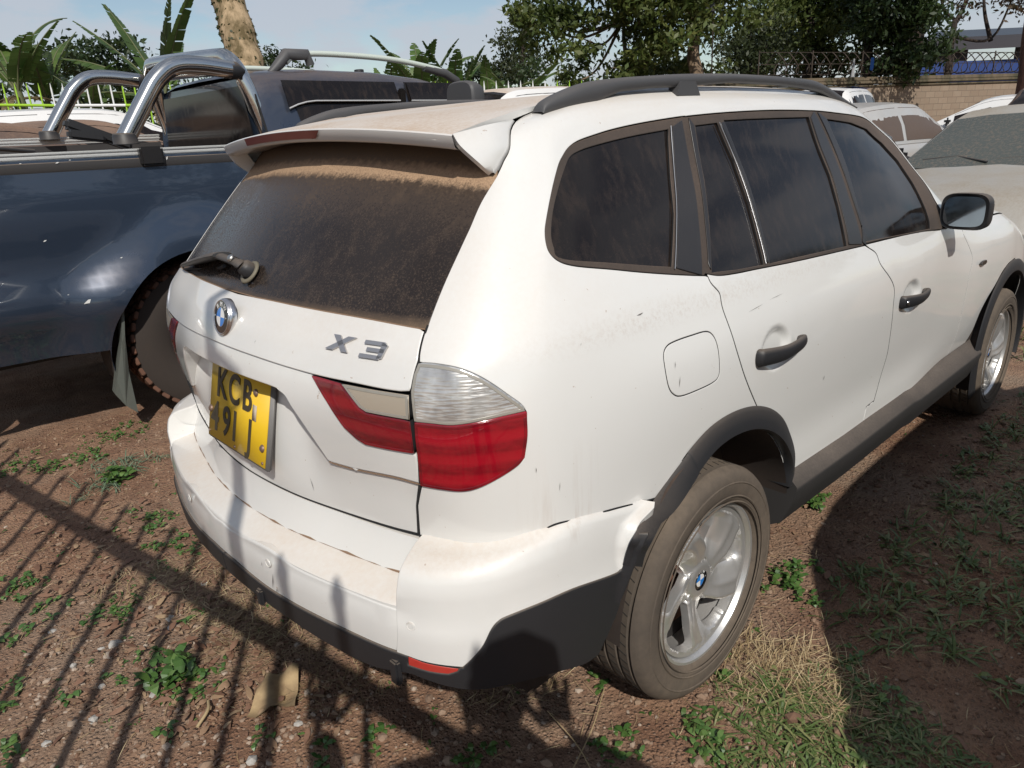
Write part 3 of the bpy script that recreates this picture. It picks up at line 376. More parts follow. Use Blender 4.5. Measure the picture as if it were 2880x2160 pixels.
def glass_dusty(name, base, film, speck, sc=260.):
    m = mat(name, base, .08, 0., 0., .34)
    f = remap(m, noise(m, sc, 3, .8), .50, .74); g = remap(m, noise(m, 3.2, 5), .32, .68, .25, 1.2)
    st = remap(m, noise(m, 30., 3, .6, (1, 1, .15)), .5, .8, 0, .06)
    k = math_(m, 'ADD', math_(m, 'MULTIPLY', math_(m, 'MULTIPLY', f, g), speck), film); k = math_(m, 'ADD', k, st, True)
    lk(m, mixc(m, k, base, (.33, .22, .155)), bsdf(m).inputs['Base Color']); lk(m, remap(m, k, 0, .5, .06, .85), bsdf(m).inputs['Roughness'])
    return m, k
M_glass, _ = glass_dusty('tinted_side_glass', (.006, .005, .005), .014, .05)
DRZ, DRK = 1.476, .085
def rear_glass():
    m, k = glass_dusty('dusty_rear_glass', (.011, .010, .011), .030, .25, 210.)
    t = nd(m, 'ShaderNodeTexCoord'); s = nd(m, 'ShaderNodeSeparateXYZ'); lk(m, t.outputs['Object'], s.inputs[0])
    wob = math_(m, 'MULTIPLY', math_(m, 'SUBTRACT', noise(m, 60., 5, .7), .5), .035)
    # dust band following the spoiler's curve; darkened above it, painting in the spoiler's shade
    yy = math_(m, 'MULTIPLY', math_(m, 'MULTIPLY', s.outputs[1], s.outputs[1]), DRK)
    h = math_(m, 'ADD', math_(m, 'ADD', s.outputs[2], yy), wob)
    drift_shade = math_(m, 'MULTIPLY', math_(m, 'MULTIPLY', remap(m, h, DRZ-.016, DRZ-.002, 0, 1), remap(m, h, DRZ+.012, DRZ+.030, 1, .16)), remap(m, noise(m, 240., 3, .7), .3, .6, .55, 1))
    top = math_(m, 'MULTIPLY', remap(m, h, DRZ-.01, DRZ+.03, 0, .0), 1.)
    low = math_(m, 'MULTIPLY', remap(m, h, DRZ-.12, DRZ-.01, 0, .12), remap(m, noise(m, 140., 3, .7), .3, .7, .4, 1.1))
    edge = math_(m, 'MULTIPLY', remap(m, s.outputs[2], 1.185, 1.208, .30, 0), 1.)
    kk = math_(m, 'ADD', math_(m, 'ADD', k, math_(m, 'MULTIPLY', drift_shade, .85)), math_(m, 'ADD', low, edge), True)
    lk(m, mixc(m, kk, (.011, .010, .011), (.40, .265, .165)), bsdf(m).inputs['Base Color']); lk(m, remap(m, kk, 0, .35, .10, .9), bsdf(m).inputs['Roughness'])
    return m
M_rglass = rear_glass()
def lens(name, c1, c2, metal=0.):
    m = mat(name, c1, .16, metal, 1.0)
    t = nd(m, 'ShaderNodeTexCoord'); s = nd(m, 'ShaderNodeSeparateXYZ'); lk(m, t.outputs['Object'], s.inputs[0])
    w = nd(m, 'ShaderNodeTexWave', Scale=7., Distortion=.3, Detail=1.); w.wave_type = 'BANDS'; w.bands_direction = 'Z'; lk(m, t.outputs['Object'], w.inputs['Vector'])
    n = noise(m, 34., 2, .5, (1, 1, 3))
    k = math_(m, 'MULTIPLY', remap(m, w.outputs['Fac'], .2, .8), remap(m, n, .3, .7, .5, 1.2), True)
    lk(m, mixc(m, k, c1, c2), bsdf(m).inputs['Base Color'])
    bump(m, math_(m, 'ADD', math_(m, 'MULTIPLY', n, .5), w.outputs['Fac']), .25, .003)
    return m
M_red = lens('red_lens', (.33, .004, .014), (.20, .003, .010))
M_redin = lens('deep_red_lens', (.24, .004, .012), (.13, .002, .008))
def clear_lens():
    m = mat('clear_lens_over_reflector', (.74, .72, .69), .22, .6, 1.0)
    t = nd(m, 'ShaderNodeTexCoord')
    v = nd(m, 'ShaderNodeTexVoronoi', Scale=85.); mp_ = nd(m, 'ShaderNodeMapping'); mp_.inputs['Scale'].default_value = (.35, .35, 2.2); mp_.inputs['Rotation'].default_value = (.5, .3, 0)
    lk(m, t.outputs['Object'], mp_.inputs[0]); lk(m, mp_.outputs[0], v.inputs['Vector'])
    n = noise(m, 18., 3)
    lk(m, mixc(m, remap(m, n, .35, .65), (.80, .78, .74), (.45, .43, .41)), bsdf(m).inputs['Base Color'])
    bump(m, v.outputs['Distance'], .4, .003); return m
M_clear = clear_lens()
M_gask = mat('yellowed_lens_edge', (.34, .32, .28), .3, .2, .6)
M_dirt = mat('dry_dirt', (.23, .145, .09), .95)
M_hazy = dusty('hazy_reverse_lens', (.42, .37, .30), .35, .5, .2, .1, .2, .12, 60., (.40, .30, .21))
M_brake = dusty('dusty_brake_light_lens', (.11, .008, .010), .35, .4, 0., .1, .1, .16, 200., (.30, .16, .11))
M_refl = dusty('scuffed_red_reflector', (.45, .018, .014), .3, .6, 0., .1, .2, .06, 90., (.55, .35, .25))
M_tyre = dusty('dusty_tyre_rubber', (.040, .037, .035), .85, 0., 0., .4, .25, .36, 40., (.225, .175, .13), .2)
def rim_mat():
    m = dusty('worn_silver_alloy', (.70, .70, .69), .30, .3, .75, .05, .10, .05, 40., (.38, .27, .18)); return m
M_rim = rim_mat()
M_rimback = mat('dark_wheel_inside', (.015, .013, .012), .9)
M_rust = mat('rusty_brake', (.17, .075, .045), .85)
M_under = dusty('dark_underbody', (.016, .014, .013), .9, 0., 0., .1, .2, .05, 60.)
M_well = dusty('muddy_wheel_well', (.022, .018, .016), .95, 0., 0., .1, .2, .12, 30., (.16, .10, .07))
M_blue = mat('badge_blue', (.02, .20, .60), .2, 0., .6); M_bwhite = mat('badge_white', (.75, .75, .74), .25, 0., .6); M_bblack = mat('badge_black', (.012, .012, .014), .2, 0., .7)
M_yellow = dusty('yellow_plate', (.78, .50, .012), .35, .3, 0., .05, .2, .04, 60., (.45, .30, .15))
M_char = dusty('worn_black_lettering', (.020, .018, .014), .5, 0., 0., .1, .1, .10, 130., (.30, .22, .10))
M_grey = mat('grey_plastic_frame', (.16, .155, .15), .5)

# ---------------------------------------------------------------- white wagon: assembly
car = empty('parked_car')
tag(car, 'white compact off-road wagon seen from behind, dusty roof, yellow number plate', 'car')
S_ = lambda *n: np.vstack([np.array(x, float) for x in n])
g = {k: bk(k) for k in BK if len(BK[k]) > 2}
ARC = np.array(BK['arch'])
body_out = S_([(3.86, 10.98), (11.0, 10.98), (11.0, 9), (11.0, 7.2), (10.85, 6.7)], g['ftop'][::-1][2:], g['dtop'][::-1], g['qwin'], g['cgap'], g['arch'][::-1], g['seam'][::-1], [(3.277, 3.418)], g['olightBot'][::-1], g['olightSide'][::-1], g['olightTop'][::-1], g['gapB'][::-1][1:], g['gapA'][::-1][1:])
def hole_of(name): return np.array(g[name])
flap = spl(BK['flap'], 4, True)
body = MB()
panel(body, body_out, [flap], 'U', 0, .014, 0, .035)
# fender and nose on the front net
farch = np.array(g['farch'])
FA_c = (12.95, 1.0)
fend = S_(g['fgap'][::-1][:0], [(11.10, 6.2)], g['fgap'][::-1], [(11.14, .55)], g['farch'], [(13.0, 3.55), (13.35, 3.3), (13.75, 2.6), (14.0, 1.6), (14.1, .2), (15.0, .2), (15.97, .2), (15.97, 6.1), (15., 6.1), (14, 6.15), (13, 6.2), (12, 6.2)])
panel(body, fend, [], 'L', 0, .014, 0, .05)
hood = [(11.15, 6.25), (12, 6.25), (13, 6.25), (14, 6.2), (15, 6.15), (15.98, 6.15), (15.98, 10.95), (12.0, 10.95), (11.2, 10.9)]
panel(body, hood, [], 'L', .002, .014, 0, .07)
# roof
E11, _ = evalnet(NU, np.linspace(3.6, 11.6, 200), np.full(200, 11.0)); E11 = E11[np.argsort(E11[:, 0])]
E00, _ = evalnet(NU, np.linspace(0, 3.6, 40), np.full(40, 11.0))
xs = np.linspace(-.20, 1.50, 46); ye = np.interp(xs, E11[:, 0], -E11[:, 1]); ze = np.interp(xs, E11[:, 0], E11[:, 2])
cro = np.interp(xs, [-.2, .2, .6, 1.0, 1.5], [.0, .006, .030, .040, .025])
yy = np.linspace(-1, 1, 31); roofP = np.stack([np.repeat(xs[:, None]+0*yy, 1, 1), ye[:, None]*yy, ze[:, None]+cro[:, None]*(1-np.abs(yy)**2.2)], -1)
def build_two(mb, name, mats, parent, **kw):
    mb.build(name, mats, parent, **kw); return mb.build(name, mats, parent, mirror=True, **kw)
ob = MB(); ob.v, ob.f, ob.mi, ob.n, ob.sm = body.v, body.f, body.mi, body.n, body.sm
# mirrored copy joined so that body is one mesh
nb = len(body.v); v2 = [(x, -y, z) for x, y, z in body.v]; n2 = [(x, -y, z) for x, y, z in body.n]; f2 = [tuple(reversed(f)) for f in body.f]
k_ = list(body.mi); body.add(v2, f2, 0, n2); body.mi = k_+k_
body_o = body.build('body', [M_white], car)
rf = MB(); rf.grid(roofP, 0, True); rf.build('roof_panel', [M_roof], car)
# dark shell behind the seams and inside the cabin
sh = MB()
panel(sh, [(3.2, 2.9), (5, 2.95), (6.66, 2.65)] + [tuple(q) for q in ARC[::3]] + [(8.33, .5), (10.0, .45), (10.0, 6.6), (10.85, 7.0), (10.9, 10.9), (3.9, 10.9), (3.9, 9.5), (3.2, 9.0)], [], 'U', -.026, .0, 0, .08, rim=False)
panel(sh, [(9.9, .55), (11.0, .7), (11.7, 1.6), (11.9, 3.0), (11.7, 5.6), (9.9, 5.9)], [], 'L', -.03, .0, 0, .08, rim=False)
v2 = [(x, -y, z) for x, y, z in sh.v]; n2 = [(x, -y, z) for x, y, z in sh.n]; f2 = [tuple(reversed(f)) for f in sh.f]; sh.add(v2, f2, 0, n2)
sh.box((1.35, 0, .36), (3.9, 1.5, .22), None, 0, .03)
sh.box((.55, 0, .80), (2.35, 1.30, .7), None, 0, .05)
sh.build('underbody', [M_under], car)
# windscreen
ws = MB(); panel(ws, sym([(13.0, 6.3), (11.15, 6.5), (11.05, 9), (11.05, 10.7), (13.0, 10.9)])[0:0] if False else [(11.06, 6.6), (12.97, 6.4), (12.97, 10.9), (11.06, 10.8)], [], 'U', -.004, .01, 0, .08)
v2 = [(x, -y, z) for x, y, z in ws.v]; n2 = [(x, -y, z) for x, y, z in ws.n]; f2 = [tuple(reversed(f)) for f in ws.f]; ws.add(v2, f2, 0, n2); ws.build('windscreen', [M_glass], car)
# tailgate: upper skin, light strip, recessed lower skin
tg = MB()
up_ = S_(g['glassbot'][:-2], [(3.468, 6.92)], g['gapB'][-8:], g['gapC'], g['crease'][::-1][2:-1], [(0, 5.66)])
panel(tg, np.vstack([up_, mir(up_)[1:-1]]), [], 'U', .006, .022, 0, .03, bev=.003)
il = g['ilight']
mid = S_([(0, 5.655)], [q for q in g['crease'] if 0 < q[0] < 1.99], [(2.0, 5.52), (2.04, 5.46)], [q for q in spl([(2.013, 5.49), (2.277, 5.031), (2.477, 4.597), (2.622, 4.425), (2.734, 4.36), (3.128, 4.355), (3.44, 4.358)], 5)], [(3.425, 4.0), (3.413, 3.835)], g['recessB'][::-1], g['recessA'][::-1], [(0, 5.125)])
panel(tg, np.vstack([mid, mir(mid)[1:-1]]), [], 'U', 0., .085, 0, .03, bev=.004, wm=0)
def rec(s, t):
    a = np.abs(s); d = np.clip((t-2.95)/2.15, 0, 1)*.082; f = 1-np.clip((a-1.45)/.75, 0, 1); f = f*f*(3-2*f)
    e = np.clip((t-2.9)/.6, 0, 1)
    return -(d*f+.008*e*(1-f))
low = S_([(0, 5.20)], [(0.673, 5.17), (1.142, 5.15), (1.40, 5.11), (1.60, 4.98), (1.80, 4.6), (2.0, 4.1), (2.10, 3.86)], [q for q in g['recessB'] if q[0] > 2.2], [(3.40, 3.83)], g['gapE'], g['shut'][::-1][1:])
panel(tg, np.vstack([low, mir(low)[1:-1]]), [], 'U', 0., .02, 0, .03, offf=rec, gap=.0008)
tailgate = tg.build('tailgate', [M_white], car)
# rear window
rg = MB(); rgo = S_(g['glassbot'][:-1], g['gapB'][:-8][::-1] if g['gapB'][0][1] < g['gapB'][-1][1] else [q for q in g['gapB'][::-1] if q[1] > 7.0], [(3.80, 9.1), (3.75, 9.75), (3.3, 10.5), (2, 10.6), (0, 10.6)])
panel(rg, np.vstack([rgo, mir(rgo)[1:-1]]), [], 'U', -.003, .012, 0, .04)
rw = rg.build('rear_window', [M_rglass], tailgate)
# lamps
def pan2(name, out, mats, parent, off=.002, **kw):
    mb = MB(); panel(mb, out, [], kw.pop('net', 'U'), off, kw.pop('depth', .02), 0, kw.pop('grid', .02), **kw)
    return mb.build(name, mats, parent), mb.build(name, mats, parent, mirror=True)
ott = S_(g['olightDiv'], [q for q in g['olightTop'][::-1] if q[1] > 5.13], [(3.47, 5.89), (3.455, 5.55)])
otb = S_(g['olightDiv'][::-1], [(3.49, 4.4), (3.43, 3.83)], g['olightBot'][::-1], g['olightSide'][::-1])
lamp_r = pan2('tail_light', otb, [M_red], car, .004, bev=.004); lamp_c = pan2('clear_lens', ott, [M_clear], None, .004, bev=.004)
for a, b in zip(lamp_r, lamp_c): b.parent = a
inn = spl(BK['ilight'][:1], 1) if False else np.array(BK['ilight'])
ic = np.array(BK['iclear'])
ired = S_([ic[0]], [ic[4]], [ic[3]], [ic[2]], [(3.45, 4.38)], il[20:][:0], BK['ilight'][4:], [BK['ilight'][0]])
lr = pan2('inner_tail_light', ired, [M_redin], tailgate, .003, bev=.002); lc = pan2('reverse_lens', ic, [M_hazy], None, .003, bev=.002)
for a, b in zip(lr, lc): b.parent = a
for out_, par_ in ((S_(ott[:1], otb[::-1][:0]), None),) if False else ((otb, lamp_r), (ott, lamp_c), (ired, lr), (ic, lc)):
    gb = MB(); panel(gb, out_, [], 'U', .0052 if par_ in (lamp_r, lamp_c) else .0042, .003, 0, .02, frame=.0042, bev=.0008); mg_ = M_gask if par_ is lamp_c or par_ is lc else M_redin
    o1 = gb.build('lens_border', [mg_], par_[0].parent if par_ in (lamp_c, lc) else par_[0]); o2 = gb.build('lens_border', [mg_], par_[1].parent if par_ in (lamp_c, lc) else par_[1], mirror=True)
# bumper
bp = MB()
cap = g['b_cap']
cen = S_([(0, 3.34)], g['b_white'][:16], [BK['b_white'][4]], [q for q in cap[1:] if q[1] < 4.97], g['b_top'], [(0, 5.0)])
panel(bp, np.vstack([cen, mir(cen)[1:-1]]), [], 'B', 0., .02, 0, .035, bev=.006, wm=0)
cor = S_([BK['b_white'][4]], [q for q in g['b_white'] if q[0] > 3.9], g['b_clad'], [tuple((np.array(BK['b_clad'][-1])+np.array(BK['b_seam'][-1]))/2), (BK['b_seam'][-1][0], 8.05), (BK['b_seam'][-1][0]-.15, 8.35)], [(8.0, 8.5), (6.5, 8.5), (5.2, 8.45), (4.6, 8.4), (4.30, 8.3)], cap[::-1][1:-1])
mb = MB(); panel(mb, cor, [], 'B', .004, .13, 0, .035, bev=.004, wm=0)
for m_ in (0, 1):
    bp.add([(x, -y if m_ else y, z) for x, y, z in mb.v], [tuple(reversed(f)) if m_ else f for f in mb.f], 0, [(x, -y if m_ else y, z) for x, y, z in mb.n])
bumper = bp.build('rear_bumper', [M_white], car)
# step on top of the bumper and the strip up to the tailgate
ls = np.linspace(-4.15, 4.15, 61); A, _ = evalnet(NB, ls*1.02, np.full(61, 5.04)); T_, nT = evalnet(NU, np.linspace(-3.95, 3.95, 61), np.full(61, 2.78))
A = A+np.array([.004, 0, .004]); Bk = np.stack([T_[:, 0]-.030+.0*T_[:, 1], T_[:, 1]*.985, np.full(61, .645)], 1)
inn_ = A*.93+Bk*.07; inn_[:, 2] += .004
st1 = np.stack([T_[:, 0]-.030, T_[:, 1]*.985, np.full(61, .652)], 1); st2 = np.stack([T_[:, 0]-.012, T_[:, 1]*.99, np.full(61, .69)], 1); st3 = T_.copy(); st3[:, 2] = .727; st3[:, 0] -= .002; st4 = st3+np.array([.03, 0, .004])
lb = MB(); lb.grid(np.stack([A-np.array([0, 0, .012]), A, inn_, Bk], 1), 0, False); lb.build('bumper_step', [M_ledge], bumper, auto=40)
lb = MB(); lb.grid(np.stack([Bk+np.array([-.002, 0, -.004]), st1, st2, st3, st4], 1), 0, False); lb.build('bumper_upper_strip', [M_white], bumper, auto=50)
dl_ = MB(); dl_.tube(Bk+np.array([.001, 0, .001]), list(.0030+.0016*np.sin(np.arange(61)*1.7)*np.cos(np.arange(61)*.6)), 5); gb_ = np.array([onnet('U', a, b, .004)[0] for a, b in np.vstack([mir(g['glassbot'][3:]), g['glassbot'][3:]])]); dl_.tube(gb_, .0016, 5)
for sg in (1, -1): dl_.tube([Vector((p.x, p.y*sg, p.z)) for p in [onnet('U', a, b-.03, -.003)[0] for a, b in g['recessB']]], .0014, 5)
dl_.build('seam_dirt', [M_dirt], tailgate)['kind'] = 'stuff'
# black cladding
bc = MB(); bb = [q for q in g['b_bot']]
cl = S_([(5.39, 2.68)], g['b_clad'][1:], g['b_in'], bb, [(0, 2.36)], [(0, 3.32)], g['b_white'][:-1])
refl = spl(BK['b_refl'], 1)
panel(bc, cl, [inset(np.array(BK['b_refl']), 0) if False else np.array(BK['b_refl'])], 'B', .0075, .05, 0, .03, bev=.004, wm=0)
bc.add([(x, -y, z) for x, y, z in bc.v], [tuple(reversed(f)) for f in bc.f], 0, [(x, -y, z) for x, y, z in bc.n])
bc.build('bumper_cladding', [M_plastic], car)
pan2('reflector', BK['b_refl'], [M_refl], bumper, .005, net='B')
# underside closing the bumper
uP = np.stack([evalnet(NB, ls*2.0, np.full(61, 2.2))[0]*[.985, .985, 1], evalnet(NB, ls*2.0, np.full(61, 2.2))[0]*[.7, .7, .96]], 1); lb = MB(); lb.grid(uP, 0, True); lb.build('bumper_underside', [M_under], bumper)
for (s, t) in BK['b_sens']:
    for sg in (1, -1):
        p, n = onnet('B', s*sg, t, .004); mb = MB(); F_ = frame(p, Vector((0, 0, 1)).cross(n), Vector((0, 0, 1)))
        pr = [(0, .0012), (.0075, .0012), (.0085, -.001), (.0095, .0016), (.0108, .0016), (.0115, 0)]; tmp = MB(); tmp.lathe(pr, 24, 'Z'); mb.add([F_ @ Vector(q) for q in tmp.v], tmp.f); mb.build('parking_sensor', [M_white], bumper, auto=30)
mb = MB(); p, n = onnet('B', 3.95, 2.5, .012); mb.box(p+Vector((-.0, .012, -.02)), (.016, .028, .062), None, 0, .004); mb.build('skid_strip_bracket', [M_plastic], bumper); mb = MB(); p, n = onnet('B', .95, 2.7, .01); mb.box(p+Vector((0, 0, -.01)), (.014, .022, .045), None, 0, .004); mb.build('skid_strip_bracket', [M_plastic], bumper)
# doors, trim, glass
def dent(nm, a=.085, b=.045, d=.016):
    N, (sa, ua, ta, va) = MET['U']; c = np.array(BK[nm]); s0, t0 = c[:2].mean(0); t0 += .06; s0 = s0-.0
    u0 = np.interp(s0, sa, ua); v0 = np.interp(t0, ta, va)
    def f(s, t):
        r = ((np.interp(s, sa, ua)-u0)/a)**2+((np.interp(t, ta, va)-v0)/b)**2
        q = np.clip(1-r, 0, 1); return -d*np.minimum(1, q*2.2)
    return f, ((s0, t0), .10, .009)
fd, dn = dent('rhandle', .080, .060); ff, dnf = dent('fhandle', .090, .058)
rdo = S_(g['cgap'], [q for q in g['arch'] if q[0] > 7.76], g['sillR'][1:], BK['bgap'][1:3], g['bgap'][12:], g['beltR'][::-1])
mb = MB(); panel(mb, rdo, [], 'U', 0, .014, 0, .035, offf=fd, dense=[dn]); rdoor = (mb.build('rear_door', [M_white], car), mb.build('rear_door', [M_white], car, mirror=True))
fdo = S_(BK['bgap'][:3], g['bgap'][12:], g['beltF'], [(10.7, 6.05), (11.04, 6.0)], g['fgap'][::-1], g['sillF'][::-1])
mb = MB(); panel(mb, fdo, [], 'L', 0, .014, 0, .035, offf=ff, dense=[dnf]); fdoor = (mb.build('front_door', [M_white], car), mb.build('front_door', [M_white], car, mirror=True))
dlo = S_(g['qwin'][::-1], g['dtop'], g['ftop'][1:], [(10.40, 6.0)], g['beltF'][::-1], g['beltR'][::-1])
qg = S_(spl(BK['qglass'], 4), [(7.12, 8.1), (7.2, 8.7)])
hl = [qg, np.array(BK['dg1']), np.array(BK['dg2']), np.array(BK['fg'])]
mb = MB(); panel(mb, dlo, hl, 'U', -.003, .016, 0, .03); mb.build('window_trim', [M_seal], car); mb.build('window_trim', [M_seal], car, mirror=True)
# gloss pillar strips
def strip(a, b, off, name, mats, w=None):
    out = np.vstack([a, b[::-1]]); return pan2(name, out, mats, car, off, depth=.004, grid=.03)
qd = g['qdiv']; cg = g['cgapU']; lb_ = [(q[0]-.035, q[1]) for q in cg]
strip(np.array([(q[0]+.02, q[1]) for q in qd]), np.array([(q[0], q[1]-.06) for q in lb_]), .0005, 'pillar_trim', [M_pillar])
d1 = np.array([BK['dg1'][i] for i in (0, 8, 7, 6)]); strip(np.array([(q[0]+.04, q[1]) for q in cg[:-1]]), spl(d1, 6)-[.02, 0], .0005, 'pillar_trim', [M_pillar])
bgu = g['bgapU']; d2 = spl([BK['dg2'][i] for i in (2, 3, 4, 5)], 6); strip(d2+[.012, 0], np.array([(q[0]-.02, q[1]) for q in bgu]), .0005, 'pillar_trim', [M_pillar])
f1 = spl(BK['fg'][:4], 6); strip(np.array([(q[0]+.02, q[1]) for q in bgu]), f1[::-1]-[.015, 0], .0005, 'pillar_trim', [M_pillar])
d3 = spl([BK['dg2'][i] for i in (0, 9, 8, 7)], 6); strip(spl(BK['chrome'], 6)+[.02, 0], d3-[.01, 0], .0005, 'pillar_trim', [M_pillar])
for nm, off in (('qdiv', .002), ('chrome', .002)):
    pts = [onnet('U', q[0], q[1], off)[0] for q in g[nm]]; mb = MB(); mb.tube(pts, .0014, 6); build_two(mb, 'window_bead', [M_bead], car)
GL = {0: 'quarter_window', 1: 'door_window', 2: 'door_window', 3: 'door_window'}
for i, h in enumerate(hl):
    o2 = pan2(GL[i], h, [M_glass], car, -.009, depth=.002, grid=.05, gap=-.004)
    if i: 
        for a, b in zip(o2, rdoor if i < 3 else fdoor): a.parent = b
# fuel flap
pan2('fuel_flap', flap, [M_white], car, 0., depth=.012)[1].hide_render = False
# door handles
def handle(nm, par, lock):
    c = BK[nm]; a, n = onnet('U', c[0][0]+.03, c[0][1], .012); b, _ = onnet('U', c[1][0]-.02, c[1][1]+.06, .020); m_, n = onnet('U', (c[0][0]+c[1][0])/2, (c[0][1]+c[1][1])/2, .030)
    L_ = spl([a-n*.012, a, m_, b, b-n*.022], 5); rr = np.interp(np.linspace(0, 1, len(L_)), [0, .12, .3, .7, .9, 1], [.014, .026, .025, .020, .015, .010])
    mb = MB(); mb.tube(L_, list(rr), 14, 0, True, False, (.50, 1.0))
    for k, o in enumerate((mb.build('handle', [M_plastic], par[0], auto=50), mb.build('handle', [M_plastic], par[1], auto=50, mirror=True))):
        if lock and k == 0:
            F_ = frame(a+n*.012, Vector((0, 0, 1)).cross(n), Vector((0, 0, 1))); t2 = MB(); t2.lathe([(0, .004), (.007, .004), (.009, 0)], 18, 'Z'); q = MB(); q.add([F_ @ Vector(v) for v in t2.v], t2.f); q.build('lock', [M_chrome], o)
handle('rhandle', rdoor, False); handle('fhandle', fdoor, True)
# side turn signal
c = BK['signal'][0]
for sg in (1, -1):
    p, n = onnet('L', c[0], c[1], .004); p = Vector((p.x, p.y*sg, p.z)); mb = MB()
    q = [(-.035, 0), (-.02, .011), (.02, .012), (.045, .004), (.02, -.008), (-.02, -.008)]; mb.poly([p+Vector((-x, 0, z)) for x, z in q], (0, -.008*sg, 0)); mb.build('side_repeater', [M_pillar], car, auto=30)
# wheel arches, wells, sill
def arch_trim(cx, cz, Rr, a0, a1, outer, yb):
    pass
ar = spl(BK['arch'], 4); P_, n_ = evalnet(NU, ar[:, 0], ar[:, 1]); P_ = P_[ar[:, 0] > 6.6]
bq = np.array([BK['b_clad'][-2], (np.array(BK['b_clad'][-2])+np.array(BK['b_clad'][-1]))/2, BK['b_clad'][-1]]); Pb, nb_ = evalnet(NB, bq[:, 0], bq[:, 1]); Pb = Pb+nb_*.004
P_ = spl(np.vstack([Pb, P_[0:1], P_[6::5], P_[-1:]]), 5)
cxz = np.array([.045, .37])
def arch_mesh(P_, cxz, name):
    d = P_[:, [0, 2]]-cxz; r = np.hypot(d[:, 0], d[:, 1]); u = d/r[:, None]
    def ring(dr, y): 
        q = P_.copy(); q[:, 0] -= u[:, 0]*dr; q[:, 2] -= u[:, 1]*dr; q[:, 1] = y if y is not None else q[:, 1]; return q
    y0 = P_[:, 1]
    a = ring(-.007, None); a[:, 1] = y0-.003; b = ring(.004, None); b[:, 1] = y0-.012; c_ = ring(.055, None); c_[:, 1] = np.minimum(y0-.016, -.880); d_ = ring(.060, None); d_[:, 1] = -.868; e = ring(.058, None); e[:, 1] = -.80
    mb = MB(); mb.grid(np.stack([a, b, c_, d_, e], 1), 0, False); return mb
am = arch_mesh(P_, cxz, 'rear'); build_two(am, 'wheel_arch_trim', [M_plastic], car, auto=40)
th = np.linspace(R(205), R(-20), 40)
fa = np.stack([2.81+.455*np.cos(th), np.full(40, -.872), .385+.445*np.sin(th)], 1); Pf = []
am = arch_mesh(fa, np.array([2.81, .385]), 'front'); build_two(am, 'wheel_arch_trim', [M_plastic], car, auto=40)
for cx in (.03, 2.80):
    th = np.linspace(R(180), R(-2), 40); mb = MB()
    ring = lambda y, r: np.stack([cx+r*np.cos(th), np.full(40, y), .36+r*np.sin(th)], 1)
    mb.grid(np.stack([ring(-.865, .425), ring(-.62, .42), ring(-.50, .40), ring(-.49, .05)], 1), 0, False); build_two(mb, 'wheel_well', [M_well], car)
pr = [(-.835, .52), (-.852, .502), (-.893, .468), (-.897, .455), (-.884, .40), (-.862, .345), (-.80, .31), (-.6, .30)]
xs_ = np.linspace(.47, 2.40, 24)
slp = np.array([[[x-(.06*(i/7) if x < .5 else 0), y, z+(-.012 if x > .9 else -.012*(x-.47)/.43)-(0.01 if x > 1.5 else 0)] for i, (y, z) in enumerate(pr)] for x in xs_])
mb = MB(); mb.grid(slp, 0, True); mb.add(slp[0], [tuple(range(8))], 0, None, False); build_two(mb, 'side_sill', [M_sill], car, auto=35)
# spoiler
ysp = np.linspace(-1, 1, 41); ye_ = .556*ysp
lipx = -.598+.14*ye_**2; lipz = 1.576-.095*ye_**2
fr = np.stack([-.17+0*ysp, .525*ysp, np.interp(-.17, xs, ze)+np.interp(-.17, xs, cro)*(1-np.abs(ysp)**2.2)+.004], 1)
lip = np.stack([lipx, ye_, lipz], 1); mdl = fr*.5+lip*.5; mdl[:, 2] += .006; md2 = fr*.22+lip*.78; md2[:, 2] += .005
l1 = lip+[-.003, 0, -.003]; l2 = lip+[.004, 0, -.026]; l3 = lip+[.012, 0, -.031]; l4 = lip+[.16, 0, -.02]; l4[:, 1] *= .93
mb = MB(); mb.grid(np.stack([fr, mdl, md2, lip], 1), 0, True); spo = mb.build('spoiler', [M_roof], car)
mb = MB(); mb.grid(np.stack([lip, l1, l2, l3, l4], 1), 0, True); mb.build('spoiler_lip', [M_white], spo, auto=50)
gA = g['gapA']; outer = np.array([onnet('U', q[0], q[1], .006)[0]+Vector((0, .007, 0)) for q in gA]); k = len(outer)
inner = spl([(lip[0]+[0, 0, .001]), (-.545, -.566, 1.524), (-.515, -.585, 1.490), outer[-1]+np.array([-.006, .004, .0])], 6); tt = np.linspace(0, 1, k); ti = np.linspace(0, 1, len(inner)); inner = np.stack([np.interp(tt, ti, inner[:, q]) for q in range(3)], 1)
fin = np.stack([outer+[.012, .006, -.004], outer, outer*.5+inner*.5+[-.003, -.006, .002], inner, inner+[.004, .012, -.005], inner+[.05, .03, -.0]], 1)
topj = MB(); topj.grid(fin, 0, False)
tri = np.array([fr[0], mdl[0], md2[0], lip[0]]); o0 = np.linspace(0, 1, 4)[:, None]; 
topj.add([fr[0], mdl[0], md2[0], lip[0]+[0, 0, .001], outer[0]], [(0, 1, 4), (1, 2, 4), (2, 3, 4)], 0)
build_two(topj, 'spoiler_fin', [M_white], spo, auto=50)
bi = (ysp > -.22) & (ysp < .62); bl = np.stack([l1[bi]+[-.0035, 0, -.001], l1[bi]*.0+l2[bi]+[-.0045, 0, .003]], 1); bl[0, 1] += [0, .05, 0]
mb = MB(); mb.grid(bl, 0, True); mb.grid(bl+[.004, 0, 0], 0, False); mb.build('high_brake_light', [M_brake], spo)
